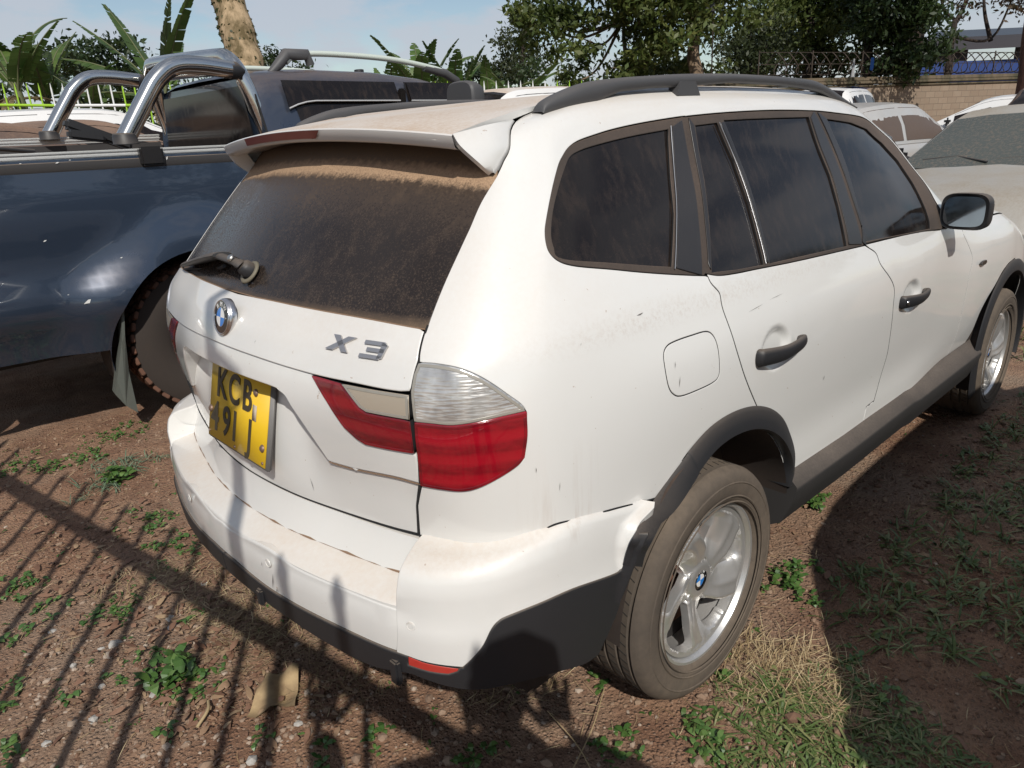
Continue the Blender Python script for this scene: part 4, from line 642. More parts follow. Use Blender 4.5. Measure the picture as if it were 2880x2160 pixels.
# roof rails
def rail():
    top = [(-.306, 1.586), (-.291, 1.607), (-.229, 1.630), (-.148, 1.649), (-.033, 1.660), (.093, 1.667), (.24, 1.674), (.476, 1.679), (.753, 1.677), (.99, 1.670), (1.15, 1.648), (1.301, 1.618), (1.464, 1.585)]
    bot = [(-.300, 1.580), (-.25, 1.588), (-.18, 1.597), (-.115, 1.604), (-.088, 1.615), (-.032, 1.628), (.094, 1.637), (.242, 1.642), (.478, 1.655), (.756, 1.652), (.927, 1.645), (1.092, 1.632), (1.224, 1.607), (1.333, 1.592), (1.45, 1.578)]
    T = spl(top, 4); X = T[:, 0]; bx = np.interp(X, [q[0] for q in bot], [q[1] for q in bot]); w = np.interp(X, [-.31, -.2, 0, 1.1, 1.46], [.018, .024, .019, .019, .015])
    yc = np.interp(X, [-.31, 0, .4, 1.0, 1.46], [-.555, -.566, -.572, -.570, -.535])
    prof = []
    for i in range(len(X)):
        h = max(T[i, 1]-bx[i], .006); c = (T[i, 1]+bx[i])/2; prof.append([(X[i], yc[i]+w[i]*math.cos(a)*(.9 if abs(math.sin(a)) > .9 else 1), c+h/2*(max(-1, min(1, 1.18*math.sin(a))))) for a in np.linspace(0, 2*math.pi, 15)])
    mb = MB(); mb.grid(prof, 0, True); 
    ft = MB()
    mb.poly([(.19, -.557, 1.62), (.30, -.557, 1.62), (.276, -.557, 1.655), (.20, -.557, 1.655)], (0, -.032, 0))
    return mb
build_two(rail(), 'roof_rail', [M_rail], car, auto=55)
# door mirrors
def mirror_geo():
    c = Vector((1.745, -.905, 1.180)); sh_ = []
    for i, (dx, k) in enumerate([(-.035, .97), (-.025, 1.0), (.03, .98), (.07, .86), (.095, .6), (.105, .2)]):
        sh_.append([c+Vector((dx-.03*max(0, -math.cos(a))*1.0, (.090*k)*np.sign(math.cos(a))*abs(math.cos(a))**.55, (.071*k)*np.sign(math.sin(a))*abs(math.sin(a))**.55-.004*dx*10)) for a in np.linspace(0, 2*math.pi, 33)[:-1]])
    P = np.array([[list(q) for q in r_]+[list(r_[0])] for r_ in sh_]); mb = MB(); mb.grid(P, 0, True)
    inn = c+Vector((-.028, 0, 0)); face = P[0]*.84+np.array(P[0].mean(0))*.16+[.008, 0, 0]; mb.grid(np.stack([P[0], face], 0), 0, False)
    gl = MB(); fc = face[:-1]; fc = fc.copy(); fc[:, 0] = fc[:, 0].mean()-.004; gl.add(list(fc), [tuple(range(len(fc)))], 0, None, False)
    mb.tube([c+Vector((.02, .07, -.03)), (1.79, -.815, 1.13), (1.84, -.78, 1.12)], [.034, .032, .03], 10)
    mb.poly([(1.70, -.790, 1.175), (1.87, -.775, 1.145), (1.85, -.755, 1.20), (1.76, -.745, 1.27)], (0, .02, 0))
    return mb, gl
mb, gl = mirror_geo(); ma = (mb.build('door_mirror', [M_plastic], car, auto=50), mb.build('door_mirror', [M_plastic], car, auto=50, mirror=True))
M_mg = dusty('mirror_glass', (.30, .36, .42), .05, 0., 1., .02, .1, .03, 200.)
gl.build('mirror_glass', [M_mg], ma[0]); gl.build('mirror_glass', [M_mg], ma[1], mirror=True)

# scratches and chips in the paint of the visible side
sc_ = MB(); SCR = [('U', 7.62, 5.55, 7.80, 5.62, .0012), ('U', 7.86, 5.66, 8.02, 5.70, .0008), ('U', 6.55, 6.52, 6.61, 6.55, .003), ('U', 6.83, 4.52, 6.84, 4.75, .0022), ('U', 6.80, 4.95, 6.805, 5.1, .002), ('U', 8.43, 3.02, 8.435, 3.14, .0035), ('U', 5.62, 3.55, 5.64, 3.7, .0012), ('U', 5.25, 3.95, 5.26, 4.05, .0018), ('U', 6.02, 6.1, 6.03, 6.2, .001), ('B', 1.30, 3.4, 1.36, 4.2, .0035), ('B', 1.38, 3.3, 1.42, 3.55, .004), ('B', 1.10, 4.2, 1.12, 4.5, .002), ('U', 1.6, 3.05, 1.62, 3.35, .002), ('U', .9, 5.9, .91, 6.0, .001)]
for nt_, a, b, c2, d2, w in SCR:
    P0, n0 = onnet(nt_, a, b, .0068 if nt_ == 'B' or b > 5.7 and a < 3 else .0016); P1, n1_ = onnet(nt_, c2, d2, .0068 if nt_ == 'B' or b > 5.7 and a < 3 else .0016); t_ = (P1-P0).cross(n0).normalized()*w*.5; m_ = (P0+P1)/2+t_*.6
    sc_.add([P0, m_-t_, P1, m_+t_], [(0, 1, 2, 3)], 0, None, False)
sc_.build('paint_scratches', [mat('grey_scratch', (.12, .11, .10), .8)], car)['kind'] = 'stuff'

# dark joints between the panels
jt = MB()
def joint(net, pts, r=.0026, off=-.0022, both=True):
    q = [onnet(net, a, b, off)[0] for a, b in pts]
    for sg in ((1, -1) if both else (1,)): jt.tube([Vector((p.x, p.y*sg, p.z)) for p in q], r, 5)
joint('U', g['cgap'], .0026); joint('U', [q for q in g['bgap'] if q[1] > .9], .0026); joint('L', g['fgap'], .0020); joint('U', np.vstack([g['gapB'][-12:], g['gapC']]), .0038); joint('U', g['gapD'], .003); joint('U', g['gapE'], .0038); joint('U', np.vstack([mir(g['shut']), g['shut']]), .0032, -.001, False); joint('U', g['seam'], .0026, -.0004); joint('U', np.vstack([flap, flap[:1]]), .0018)
jt.build('panel_joints', [M_gap], car)['kind'] = 'stuff'
# ---------------------------------------------------------------- white wagon: badge, letters, wiper, plate, wheels
def roundel(mb, F_, r, h0, ring=True, words=True):
    """round badge: chrome rim 0, black ring 1, blue 2, white 3 (letters 3)"""
    def put(vs, fs, mi, sm=False): mb.add([F_ @ Vector(v) for v in vs], fs, mi, None, sm)
    if ring:
        t = MB(); t.lathe([(r*1.0, 0), (r*1.0, h0*.55), (r*.97, h0*.72), (r*.93, h0*.75), (r*.93, h0*.9), (r*.90, h0), (r*.86, h0), (r*.84, h0*.93)], 48, 'Z'); put(t.v, t.f, 0, True)
    R1 = r*.85 if ring else r; z = h0*.94
    t = MB(); t.lathe([(R1, z), (R1*.60, z+.0012)], 48, 'Z'); put(t.v, t.f, 1, True)
    t = MB(); t.lathe([(R1*.60, z+.0016), (R1*.57, z+.0018)], 48, 'Z'); put(t.v, t.f, 0, True)
    for q in range(4):
        a = np.linspace(q*math.pi/2, (q+1)*math.pi/2, 14); vs = [(0, 0, z+.0018)]+[(R1*.57*math.cos(x), R1*.57*math.sin(x), z+.0015) for x in a]
        put(vs, [(0, i, i+1) for i in range(1, 14)], 2 if q % 2 else 3)
    if words:
        for ch, an in (('B', 130), ('M', 90), ('W', 50)):
            vs, fs = text_mb(ch, R1*.40, .0003); a = R(an); rot = R(an-90)
            put([(R1*.785*math.cos(a)+v.x*math.cos(rot)-v.y*math.sin(rot), R1*.785*math.sin(a)+v.x*math.sin(rot)+v.y*math.cos(rot), z+.0014+v.z) for v in vs], fs, 3)
        for an in (2, 178):
            a = R(an); put([(R1*.785*math.cos(a)+R1*.05*math.cos(x), R1*.785*math.sin(a)+R1*.05*math.sin(x), z+.0016) for x in np.linspace(0, 2*math.pi, 9)[:-1]], [tuple(range(8))], 3)
BADGE = [M_chrome, M_bblack, M_blue, M_bwhite]
p, n = onnet('U', 0.145, 6.40, .006); mb = MB(); F_ = frame(p, Vector((0, -1, 0)), Vector((0, 0, 1)).cross(Vector((0, -1, 0))).cross(n) if False else Vector((0, 0, 1)))
n2 = Vector((-.97, 0, .24)).normalized(); F_ = frame(p, Vector((0, -1, 0)), n2.cross(Vector((0, -1, 0))))
roundel(mb, F_, .0465, .020); mb.build('emblem', BADGE, tailgate)
# model letters: slanted bars like cut sheet metal
def bars(mb, F_, polys, z0=.0, z1=.004):
    for pl_ in polys:
        mb.poly([F_ @ Vector((x, y, z0)) for x, y in pl_], (F_.to_3x3() @ Vector((0, 0, z1-z0))))
def letters(name, s, t, polys, sc):
    p, n = onnet('U', s, t, .0062); x = (onnet('U', s+.05, t, .0062)[0]-p).normalized(); mb = MB(); F_ = frame(p, x, n.cross(x)); bars(mb, F_, [[(a*sc[0], b*sc[1]) for a, b in q] for q in polys]); o = mb.build(name, [M_letter], tailgate); return o
M_letter = dusty('dull_chrome_letter', (.50, .51, .53), .25, .2, .8, .05, .2, .06, 80.)
X_ = [[(-1.0, -.48), (-.42, -.48), (1.15, .50), (.55, .50)], [(-.62, .50), (-.10, .50), (.75, -.50), (.28, -.50)]]
T3 = [[(-.62, .50), (.55, .50), (.75, .28), (-.66, .28)], [(-.42, .11), (.62, .11), (.60, -.11), (-.46, -.11)], [(-.78, -.28), (.58, -.28), (.36, -.50), (-.82, -.50)], [(.42, .49), (.74, .34), (.64, .0), (.34, .0)], [(.34, .0), (.64, .0), (.54, -.40), (.26, -.49)]]
letters('letter_x', 2.36, 6.34, X_, (.038, .034)); letters('letter_three', 2.84, 6.31, T3, (.044, .037))
# wiper
pv, n = onnet('U', .02, 7.42, .004); mb = MB()
F_ = frame(pv, Vector((0, -1, 0)), n.cross(Vector((0, -1, 0)))); t_ = MB(); t_.lathe([(0, .030), (.012, .030), (.016, .026), (.020, .022), (.022, .0)], 20, 'Z'); mb.add([F_ @ Vector(q) for q in t_.v], t_.f)
tipw, _ = onnet('U', -2.82, 7.06, .014); midw = pv*.5+tipw*.5+n*.008+Vector((0, 0, .024)); k1 = pv+n*.030+Vector((0, .02, .004)); k2 = pv*.72+tipw*.28+n*.028+Vector((0, 0, .022))
mb.tube(spl([pv+n*.026, k1, k2], 5), [.017]*5+[.014]*6, 10, 0, True, False, (1, .6))
bl_ = spl([k2+Vector((0, -.02, .004)), midw, tipw], 8); rr = list(np.interp(np.linspace(0, 1, len(bl_)), [0, .15, .5, .85, 1], [.020, .032, .034, .024, .006])); mb.tube(bl_, rr, 10, 0, True, False, (1.15, .32))
mb.tube(spl([k2-n*.014-Vector((0, 0, .020)), midw-n*.016-Vector((0, 0, .022)), tipw-n*.010-Vector((0, 0, .006))], 6), .005, 6)
wip = mb.build('rear_wiper', [M_plastic], tailgate, auto=45)
mb = MB(); t_ = MB(); t_.lathe([(0, .007), (.006, .007), (.011, .003), (.011, 0)], 8, 'Z'); F2 = frame(pv+n*.040+Vector((0, .035, .008)), Vector((0, -1, 0)), n.cross(Vector((0, -1, 0)))); mb.add([F2 @ Vector(q) for q in t_.v], t_.f); mb.build('nut', [M_steel], wip)
mb = MB(); t_ = MB(); t_.lathe([(.022, .006), (.030, .007), (.033, .002), (.030, 0), (.024, 0)], 24, 'Z'); mb.add([F_ @ (Vector(q)+Vector((.004, -.004, 0))) for q in t_.v], t_.f); mb.build('grommet', [mat('yellowed_rubber', (.16, .14, .10), .6)], wip)
# number plate, tipped into the recess
Pz = lambda y, z: Vector((-.840+.24*(z-1)-.004, y, z))
ex = Vector((0, -1, 0)); ez = (Pz(0, 1)-Pz(0, .8)).normalized(); nn_ = ex.cross(ez)
if nn_.x > 0: nn_ = -nn_
cP = Pz(.0, .900); F_ = frame(cP, ex, ez)
mb = MB()
def slab(F_, w, h, z0, z1, bev=.004):
    q = MB(); q.box((0, 0, (z0+z1)/2), (w, h, z1-z0), None, 0, bev); return [F_ @ Vector(v) for v in q.v], q.f
zs = 1 if (F_.to_3x3() @ Vector((0, 0, 1))).dot(nn_) > 0 else -1
assert zs == 1
mb.add(*slab(F_, .356, .224, -.012, .002)); plate = mb.build('licence_plate', [M_grey], car)
mb = MB(); mb.add(*slab(F_, .340, .210, .002, .0045, .002)); pf = mb.build('yellow_face', [M_yellow], plate)
mb = MB(); ct = MB()
for txt, cx, cy, sp in (('KCB', -.022, .048, .076), ('49', -.094, -.047, .072), ('1', -.008, -.047, .07), ('J', .080, -.047, .07)):
    for i, ch in enumerate(txt):
        vs, fs = text_mb(ch, .110, .0008, (.88, 1.0), .0022); ox = cx+(i-(len(txt)-1)/2)*sp
        mb.add([F_ @ Vector((ox+v.x, cy+v.y, .0058+v.z)) for v in vs], fs, 0, None, False)
mb.build('plate_characters', [M_char], plate)
M_scr = mat('rusty_screw', (.25, .17, .13), .5, .6)
for x, y, r in ((-.160, -.030, .010), (.152, -.058, .010), (.10, .070, .010), (-.162, -.092, .004), (.0, -.096, .004), (.158, -.094, .004)):
    mb = MB(); t_ = MB(); t_.lathe([(0, .006 if r > .005 else .003), (r*.55, .006 if r > .005 else .003), (r, .002), (r, 0)], 14, 'Z'); mb.add([F_ @ (Vector(q)+Vector((x, y, .0045))) for q in t_.v], t_.f); mb.build('plate_screw', [M_scr], plate)
mb = MB(); mb.add(*slab(frame(F_ @ Vector((.098, .018, .0052)), ex, ez), .022, .040, 0, .0006, 0)); mb.build('plate_sticker', [mat('faded_sticker', (.50, .42, .33), .5)], plate)
# wheels
def tyre_mb():
    mb = MB(); r0 = .3415; W_ = .118
    pr = [(.228, -.088), (.236, -.100), (.255, -.112), (.285, -.1175), (.305, -.1165), (.318, -.113), (.330, -.104), (.3365, -.093)]
    for y in (-.078, -.040, 0, .040, .078): pr += [(r0-.0015, y-.006), (r0-.009, y-.004), (r0-.009, y+.004), (r0-.0015, y+.006)]
    pr += [(.3365, .093), (.330, .104), (.318, .113), (.285, .1175), (.255, .112), (.228, .088)]
    n = 96; vs = []; k = len(pr)
    for i in range(n):
        a = 2*math.pi*i/n
        for j, (r, y) in enumerate(pr):
            flat = 0
            rr = r
            if math.sin(a) < -.985 and r > .3: rr = min(r, .3335/abs(math.sin(a)))
            vs.append((rr*math.cos(a), y, rr*math.sin(a)))
    fs = [(i*k+j, i*k+j+1, ((i+1) % n)*k+j+1, ((i+1) % n)*k+j) for i in range(n) for j in range(k-1)]
    mb.add(vs, fs); 
    # side ribs
    for r, h in ((.300, .0012), (.262, .0012), (.246, .0015)):
        t = MB(); t.lathe([(r-.003, -.1165+.0), (r, -.1178-h), (r+.003, -.1168)], 72, 'Y'); mb.add(t.v, t.f)
    # tread sipes as shallow dark cuts: small boxes let into the shoulder blocks
    return mb
tyre = tyre_mb()
M_sipe = mat('tread_cut', (.02, .018, .016), .95)
def tread_cuts():
    mb = MB()
    for i in range(72):
        a = 2*math.pi*(i+.5)/72
        for y, w in ((-.059, .026), (-.020, .022), (.020, .022), (.059, .026)):
            a2 = a+y*.35
            if math.sin(a2) < -.975: continue
            rc = .3352 if abs(y) > .08 else .3378; c = Vector((rc*math.cos(a2), y, rc*math.sin(a2)))
            rot = Matrix.Rotation(-a2, 3, 'Y') @ Matrix.Rotation(.35*(1 if y > 0 else -1), 3, 'X'); rot = rot @ Matrix.Rotation((.27 if y < 0 else -.27) if abs(y) > .08 else 0, 3, 'Z'); mb.box(c, (.0062, w, .0020), rot)
    return mb
def rim_mb():
    mb = MB(); mb.lathe([(.205, .09), (.212, .02), (.212, -.060), (.218, -.078), (.2285, -.098), (.236, -.099), (.2385, -.093), (.236, -.078)], 72, 'Y')
    # face with five broad blades, cut in the plane, then dished
    def pol(r, a): return np.array([r*math.cos(a), r*math.sin(a)])
    N = 120; O = np.array([pol(.2185, 2*math.pi*i/N) for i in range(N)]); holes = []
    SW = lambda r_: .30*np.clip((r_-.08)/.12, 0, 1)
    for q in range(5):
        m = math.pi/2+.30+q*2*math.pi/5+math.pi/5
        sh_ = [(.078, .0), (.094, -.15), (.120, -.25), (.150, -.31), (.178, -.345), (.197, -.31), (.204, -.12), (.204, .10), (.198, .27), (.178, .31), (.150, .27), (.120, .22), (.094, .15)]
        holes.append(spl([pol(r_, m+t+float(SW(r_))) for r_, t in sh_], 4, True))
    rings = [resample(O, .01)]+[resample(h, .006) for h in holes]+[resample(np.array([pol(.030, 2*math.pi*i/32) for i in range(32)]), .01)]
    X, Y = np.meshgrid(np.arange(-.22, .22, .0052), np.arange(-.22, .22, .0052)); G = np.stack([X.ravel(), Y.ravel()], 1); k = inpoly(G, rings[0])
    for h in rings[1:]: k &= ~inpoly(G, h)
    G = G[k]; d = np.min([segdist(G, r) for r in rings], axis=0); G = G[d > .0022]; pts = np.vstack(rings+[G]); ed = []; o = 0
    for r in rings: n = len(r); ed += [(o+i, o+(i+1) % n) for i in range(n)]; o += n
    r = delaunay_2d_cdt([Vector(p) for p in pts], ed, [], 0, 1e-7); V = np.array([tuple(v) for v in r[0]]); F = np.array([f for f in r[2]]); cen = V[F].mean(1); k = inpoly(cen, rings[0])
    for h in rings[1:]: k &= ~inpoly(cen, h)
    F = F[k]; rad = np.hypot(V[:, 0], V[:, 1]); ang = np.arctan2(V[:, 1], V[:, 0])
    ho = np.min([segdist(V, h) for h in rings[1:-1]], axis=0)
    ph = (ang-(math.pi/2+.30)-SW(rad))*5/(2*math.pi); ph = ph-np.round(ph)          # -.5 .. .5 across a blade, 0 in its middle
    k_ = np.clip((rad-.055)/.06, 0, 1)*np.clip((.207-rad)/.02, 0, 1)
    y = -.068-.020*np.clip((rad-.06)/.12, 0, 1)
    y = y+k_*(.012*np.clip(ph/.26, -1, 1)+.010*np.clip((ph-.02)/.2, 0, 1)**1.5)-k_*.004*np.exp(-((ph+.02)/.05)**2)+.006*(1-np.clip(ho/.010, 0, 1))**2
    y = np.where(rad > .205, -.086+(.2185-rad)*.3, y)
    y = y-.005*np.clip((.058-rad)/.010, 0, 1)
    vs = np.stack([V[:, 0], y, V[:, 1]], 1); mb.add(vs, [tuple(map(int, f)) for f in F])
    eds = {}
    for f in F:
        for i in range(3): eds[(int(f[i]), int(f[(i+1) % 3]))] = 1
    be = [e for e in eds if (e[1], e[0]) not in eds and rad[e[0]] < .21 and rad[e[0]] > .04]
    ix = sorted({i for e in be for i in e}); lc_ = {i: q for q, i in enumerate(ix)}; m = len(ix); A = vs[ix]; B_ = A*[.985, 1, .985]+[0, .026, 0]
    mb.add(np.vstack([A, B_]), [(lc_[b], lc_[a], m+lc_[a], m+lc_[b]) for a, b in be])
    for q in range(5):
        a = math.pi/2+.30+q*2*math.pi/5+math.pi/5; c = pol(.058, a); t = MB(); t.lathe([(.0, -.062), (.007, -.062), (.0085, -.058), (.0085, -.04)], 6, 'Y'); mb.add([Vector(v)+Vector((c[0], 0, c[1])) for v in t.v], t.f, 1)
        t = MB(); t.lathe([(.0105, -.069), (.013, -.0705), (.0145, -.066)], 14, 'Y'); mb.add([Vector(v)+Vector((c[0], 0, c[1])) for v in t.v], t.f, 0)
    t = MB(); t.lathe([(.204, -.008), (.0, -.008)], 40, 'Y'); mb.add(t.v, t.f, 2)
    t = MB(); t.lathe([(.0, -.012), (.150, -.012), (.150, .01), (.0, .01)], 40, 'Y'); mb.add(t.v, t.f, 3)
    t = MB(); t.lathe([(.034, -.066), (.038, -.068), (.041, -.062)], 32, 'Y'); mb.add(t.v, t.f, 0)
    return mb
rim = rim_mb(); cuts = tread_cuts()
def cap_mb():
    mb = MB(); F_ = frame((0, -.0665, 0), (1, 0, 0), (0, 0, 1)); roundel(mb, F_, .034, .003, False); return mb
capm = cap_mb()
w0 = tyre.build('wheel', [M_tyre], car, auto=40); ct0 = cuts.build('tread_cuts', [M_sipe], w0); ct0['kind'] = 'stuff'; r0 = rim.build('rim', [M_rim, M_rust, M_rimback, M_rust], w0, auto=38); c0 = capm.build('hub_cap', BADGE, w0)
# the dry leaf lodged between two blades
def place_wheel(x, side, spin, first):
    if first: w, ch = w0, [ct0, r0, c0]
    else:
        w = w0.copy(); COL.objects.link(w); w.parent = car; ch = []
        for o in (ct0, r0, c0): q = o.copy(); COL.objects.link(q); q.parent = w; ch.append(q)
    w.location = (x, -.770 if side < 0 else .770, .3385); w.rotation_euler = (0, spin, 0 if side < 0 else math.pi)
place_wheel(0, -1, R(-2), True); place_wheel(2.798, -1, R(40), False); place_wheel(0, 1, R(11), False); place_wheel(2.798, 1, R(25), False)
# ---------------------------------------------------------------- ground
def vnoise(x, y, s, seed=0):
    x = np.asarray(x)*s; y = np.asarray(y)*s; xi = np.floor(x).astype(np.int64); yi = np.floor(y).astype(np.int64); fx, fy = x-xi, y-yi; fx = fx*fx*(3-2*fx); fy = fy*fy*(3-2*fy)
    def h(a, b):
        n = (a*374761393+b*668265263+seed*974711) & 0x7fffffff; n = ((n ^ (n >> 13))*1274126177) & 0x7fffffff; return (n ^ (n >> 16) & 0x7fffffff) % 10007/10007.
    return (h(xi, yi)*(1-fx)+h(xi+1, yi)*fx)*(1-fy)+(h(xi, yi+1)*(1-fx)+h(xi+1, yi+1)*fx)*fy
def ground_z(x, y):
    z = (vnoise(x, y, 2.2, 1)-.5)*.016+(vnoise(x, y, 7, 2)-.5)*.010+(vnoise(x, y, 24, 3)-.5)*.007+(vnoise(x, y, 70, 4)-.5)*.004
    return z-.004
M_soil = mat('red_soil', (.19, .095, .055), .95)
def soil():
    m = M_soil
    big = noise(m, .8, 5, .6); mid = noise(m, 5., 6, .65); fine = noise(m, 60., 5, .7)
    c = mixc(m, remap(m, mid, .34, .66), (.25, .125, .072), (.46, .27, .165))
    gr = mixc(m, remap(m, big, .48, .66), c, (.40, .285, .20))
    # old trampled grass tint further away
    t = nd(m, 'ShaderNodeTexCoord'); s = nd(m, 'ShaderNodeSeparateXYZ'); lk(m, t.outputs['Object'], s.inputs[0])
    far = remap(m, math_(m, 'ADD', s.outputs[0], math_(m, 'MULTIPLY', s.outputs[1], .5)), 5., 14., 0, .7)
    gr = mixc(m, math_(m, 'MULTIPLY', far, remap(m, mid, .4, .6)), gr, (.08, .10, .035))
    v = nd(m, 'ShaderNodeTexVoronoi', Scale=75.); lk(m, t.outputs['Object'], v.inputs['Vector'])
    peb = remap(m, v.outputs['Distance'], .0, .45, 1, 0)
    sel = remap(m, noise(m, 22., 2), .52, .66)
    c2 = mixc(m, math_(m, 'MULTIPLY', math_(m, 'MULTIPLY', peb, sel), .65), gr, (.46, .37, .29))
    lk(m, mixc(m, remap(m, fine, .25, .75, 0, .45), c2, (.15, .08, .05)), bsdf(m).inputs['Base Color'])
    h = math_(m, 'ADD', math_(m, 'MULTIPLY', peb, .6), math_(m, 'ADD', fine, math_(m, 'MULTIPLY', mid, 1.2)))
    bump(m, h, 1.0, .022)
soil()
gx = np.r_[np.linspace(-40, -4, 10)[:-1], np.arange(-4, 4.0, .035), np.linspace(4, 20, 20)[1:], [40, 80, 200, 900]]; gy = np.r_[[-900, -200, -80], np.linspace(-40, -4, 14)[:-1], np.arange(-4, 6, .035), np.linspace(6, 30, 20)[1:], [60, 120, 300, 900]]
GX, GY = np.meshgrid(gx, gy, indexing='ij'); GZ = ground_z(GX, GY); near = (np.abs(GX) < 5) & (np.abs(GY) < 7); GZ = np.where(near, GZ, -.004)
mb = MB(); mb.grid(np.stack([GX, GY, GZ], -1), 0, True); tag(mb.build('ground', [M_soil]), kind='structure')
# ---------------------------------------------------------------- ground height further off, and placing world-space parts under a root
def gz(x, y): return .02*max(0., min(x, 26)-2)+.075*max(0., min(y, 16)-2.2)
def WB(mb, name, mats, root, parent=None, **kw):
    """build a mesh given in world coordinates as a part of root (an Empty that is only moved, not turned)"""
    o = mb.build(name, mats, parent or root, **kw)
    if parent is None: o.location = -root.location
    return o
def cdt_panel(out, holes, g, edge):
    rings = [resample(np.array(out, float), edge)]+[resample(np.array(h, float), edge) for h in holes]
    lo, hi = rings[0].min(0), rings[0].max(0); X, Y = np.meshgrid(np.arange(lo[0]+g/2, hi[0], g), np.arange(lo[1]+g/2, hi[1], g)); G = np.stack([X.ravel(), Y.ravel()], 1); k = inpoly(G, rings[0])
    for h in rings[1:]: k &= ~inpoly(G, h)
    G = G[k]; d = np.min([segdist(G, r) for r in rings], axis=0); G = G[d > .4*g]; pts = np.vstack(rings+[G]); ed = []; o = 0
    for r in rings: n = len(r); ed += [(o+i, o+(i+1) % n) for i in range(n)]; o += n
    r = delaunay_2d_cdt([Vector(p) for p in pts], ed, [], 0, 1e-7); V = np.array([tuple(v) for v in r[0]]); F = np.array([f for f in r[2]]); cen = V[F].mean(1); k = inpoly(cen, rings[0])
    for h in rings[1:]: k &= ~inpoly(cen, h)
    return V, F[k]
# ---------------------------------------------------------------- dark blue pickup
pk = empty('pickup_truck', (.6, 3.5, gz(.6, 3.5))); tag(pk, 'dark blue double cab pickup with chrome roll bar beside the white wagon', 'pickup truck')
M_navy = dusty('dark_blue_paint', (.030, .046, .075), .24, 1., .35, .03, .50, .010, 80., (.22, .15, .11))
M_stain = dusty('stainless_tube', (.62, .62, .60), .10, 0., 1., .02, .16, .035, 120., (.34, .24, .16))
M_alu = dusty('brushed_rail', (.74, .74, .72), .35, 0., .6, .03, .20, .02, 90., TAN)
M_bedcap = dusty('pickup_rail_cap', (.030, .030, .032), .6, 0., 0., .05, .55, .03, 260., (.30, .22, .16))
def glass_plain(name, base=(.008, .008, .010), film=.03, speck=.06): return glass_dusty(name, base, film, speck, 180.)[0]
M_pglass = glass_plain('pickup_dark_glass', (.006, .006, .007), .015, .04)
Y0 = 2.62; AC = np.array([.05, .43]); AR = .565
def side_y(x, z):
    r = np.hypot(x-AC[0], z-AC[1]); fl = np.clip(1-(r-AR)/.30, 0, 1); fl = fl*fl*(3-2*fl)
    y = Y0-.055*np.clip((1.52-z)/.12, 0, 1)*0-.035*np.exp(-((z-1.25)/.22)**2)-.045*np.exp(-((z-.80)/.14)**2)+.10*np.clip((.74-z)/.3, 0, 1)
    return y-.085*fl*(x < 1.0)
th = np.linspace(-.25, math.pi+.25, 40); arch_h = [(AC[0]+AR*math.cos(a), AC[1]+AR*math.sin(a)) for a in th]
lowz = AC[1]+AR*math.sin(-.25)
out = [(-1.42, 1.52), (-1.42, .52), (arch_h[-1][0]-.02, .50)]+arch_h[::-1][1:-1]+[(arch_h[0][0]+.02, .50), (.585, .50), (.585, 1.52)]
V, F = cdt_panel(out, [], .05, .03); mb = MB(); P = np.stack([V[:, 0], side_y(V[:, 0], V[:, 1]), V[:, 1]], 1); 
if np.cross(P[F[0, 1]]-P[F[0, 0]], P[F[0, 2]]-P[F[0, 0]])[1] > 0: F = F[:, ::-1]
mb.add(P, [tuple(map(int, f)) for f in F])
Yf = 4.48
mb.add([(x, 2*3.55-y, z) for x, y, z in P], [tuple(map(int, f[::-1])) for f in F])
# inner lip of the arch
al = np.array(arch_h); yl = side_y(al[:, 0], al[:, 1]); mb.grid(np.stack([np.stack([al[:, 0], yl, al[:, 1]], 1), np.stack([al[:, 0]*.985+.0007, yl+.05, (al[:, 1]-.43)*.975+.43], 1)], 1), 0, False)
mb.box((-1.44, 3.55, 1.02), (.06, 1.80, .92), None, 0, .02)                     # tailgate
mb.build('bed', [M_navy], pk).location = -pk.location
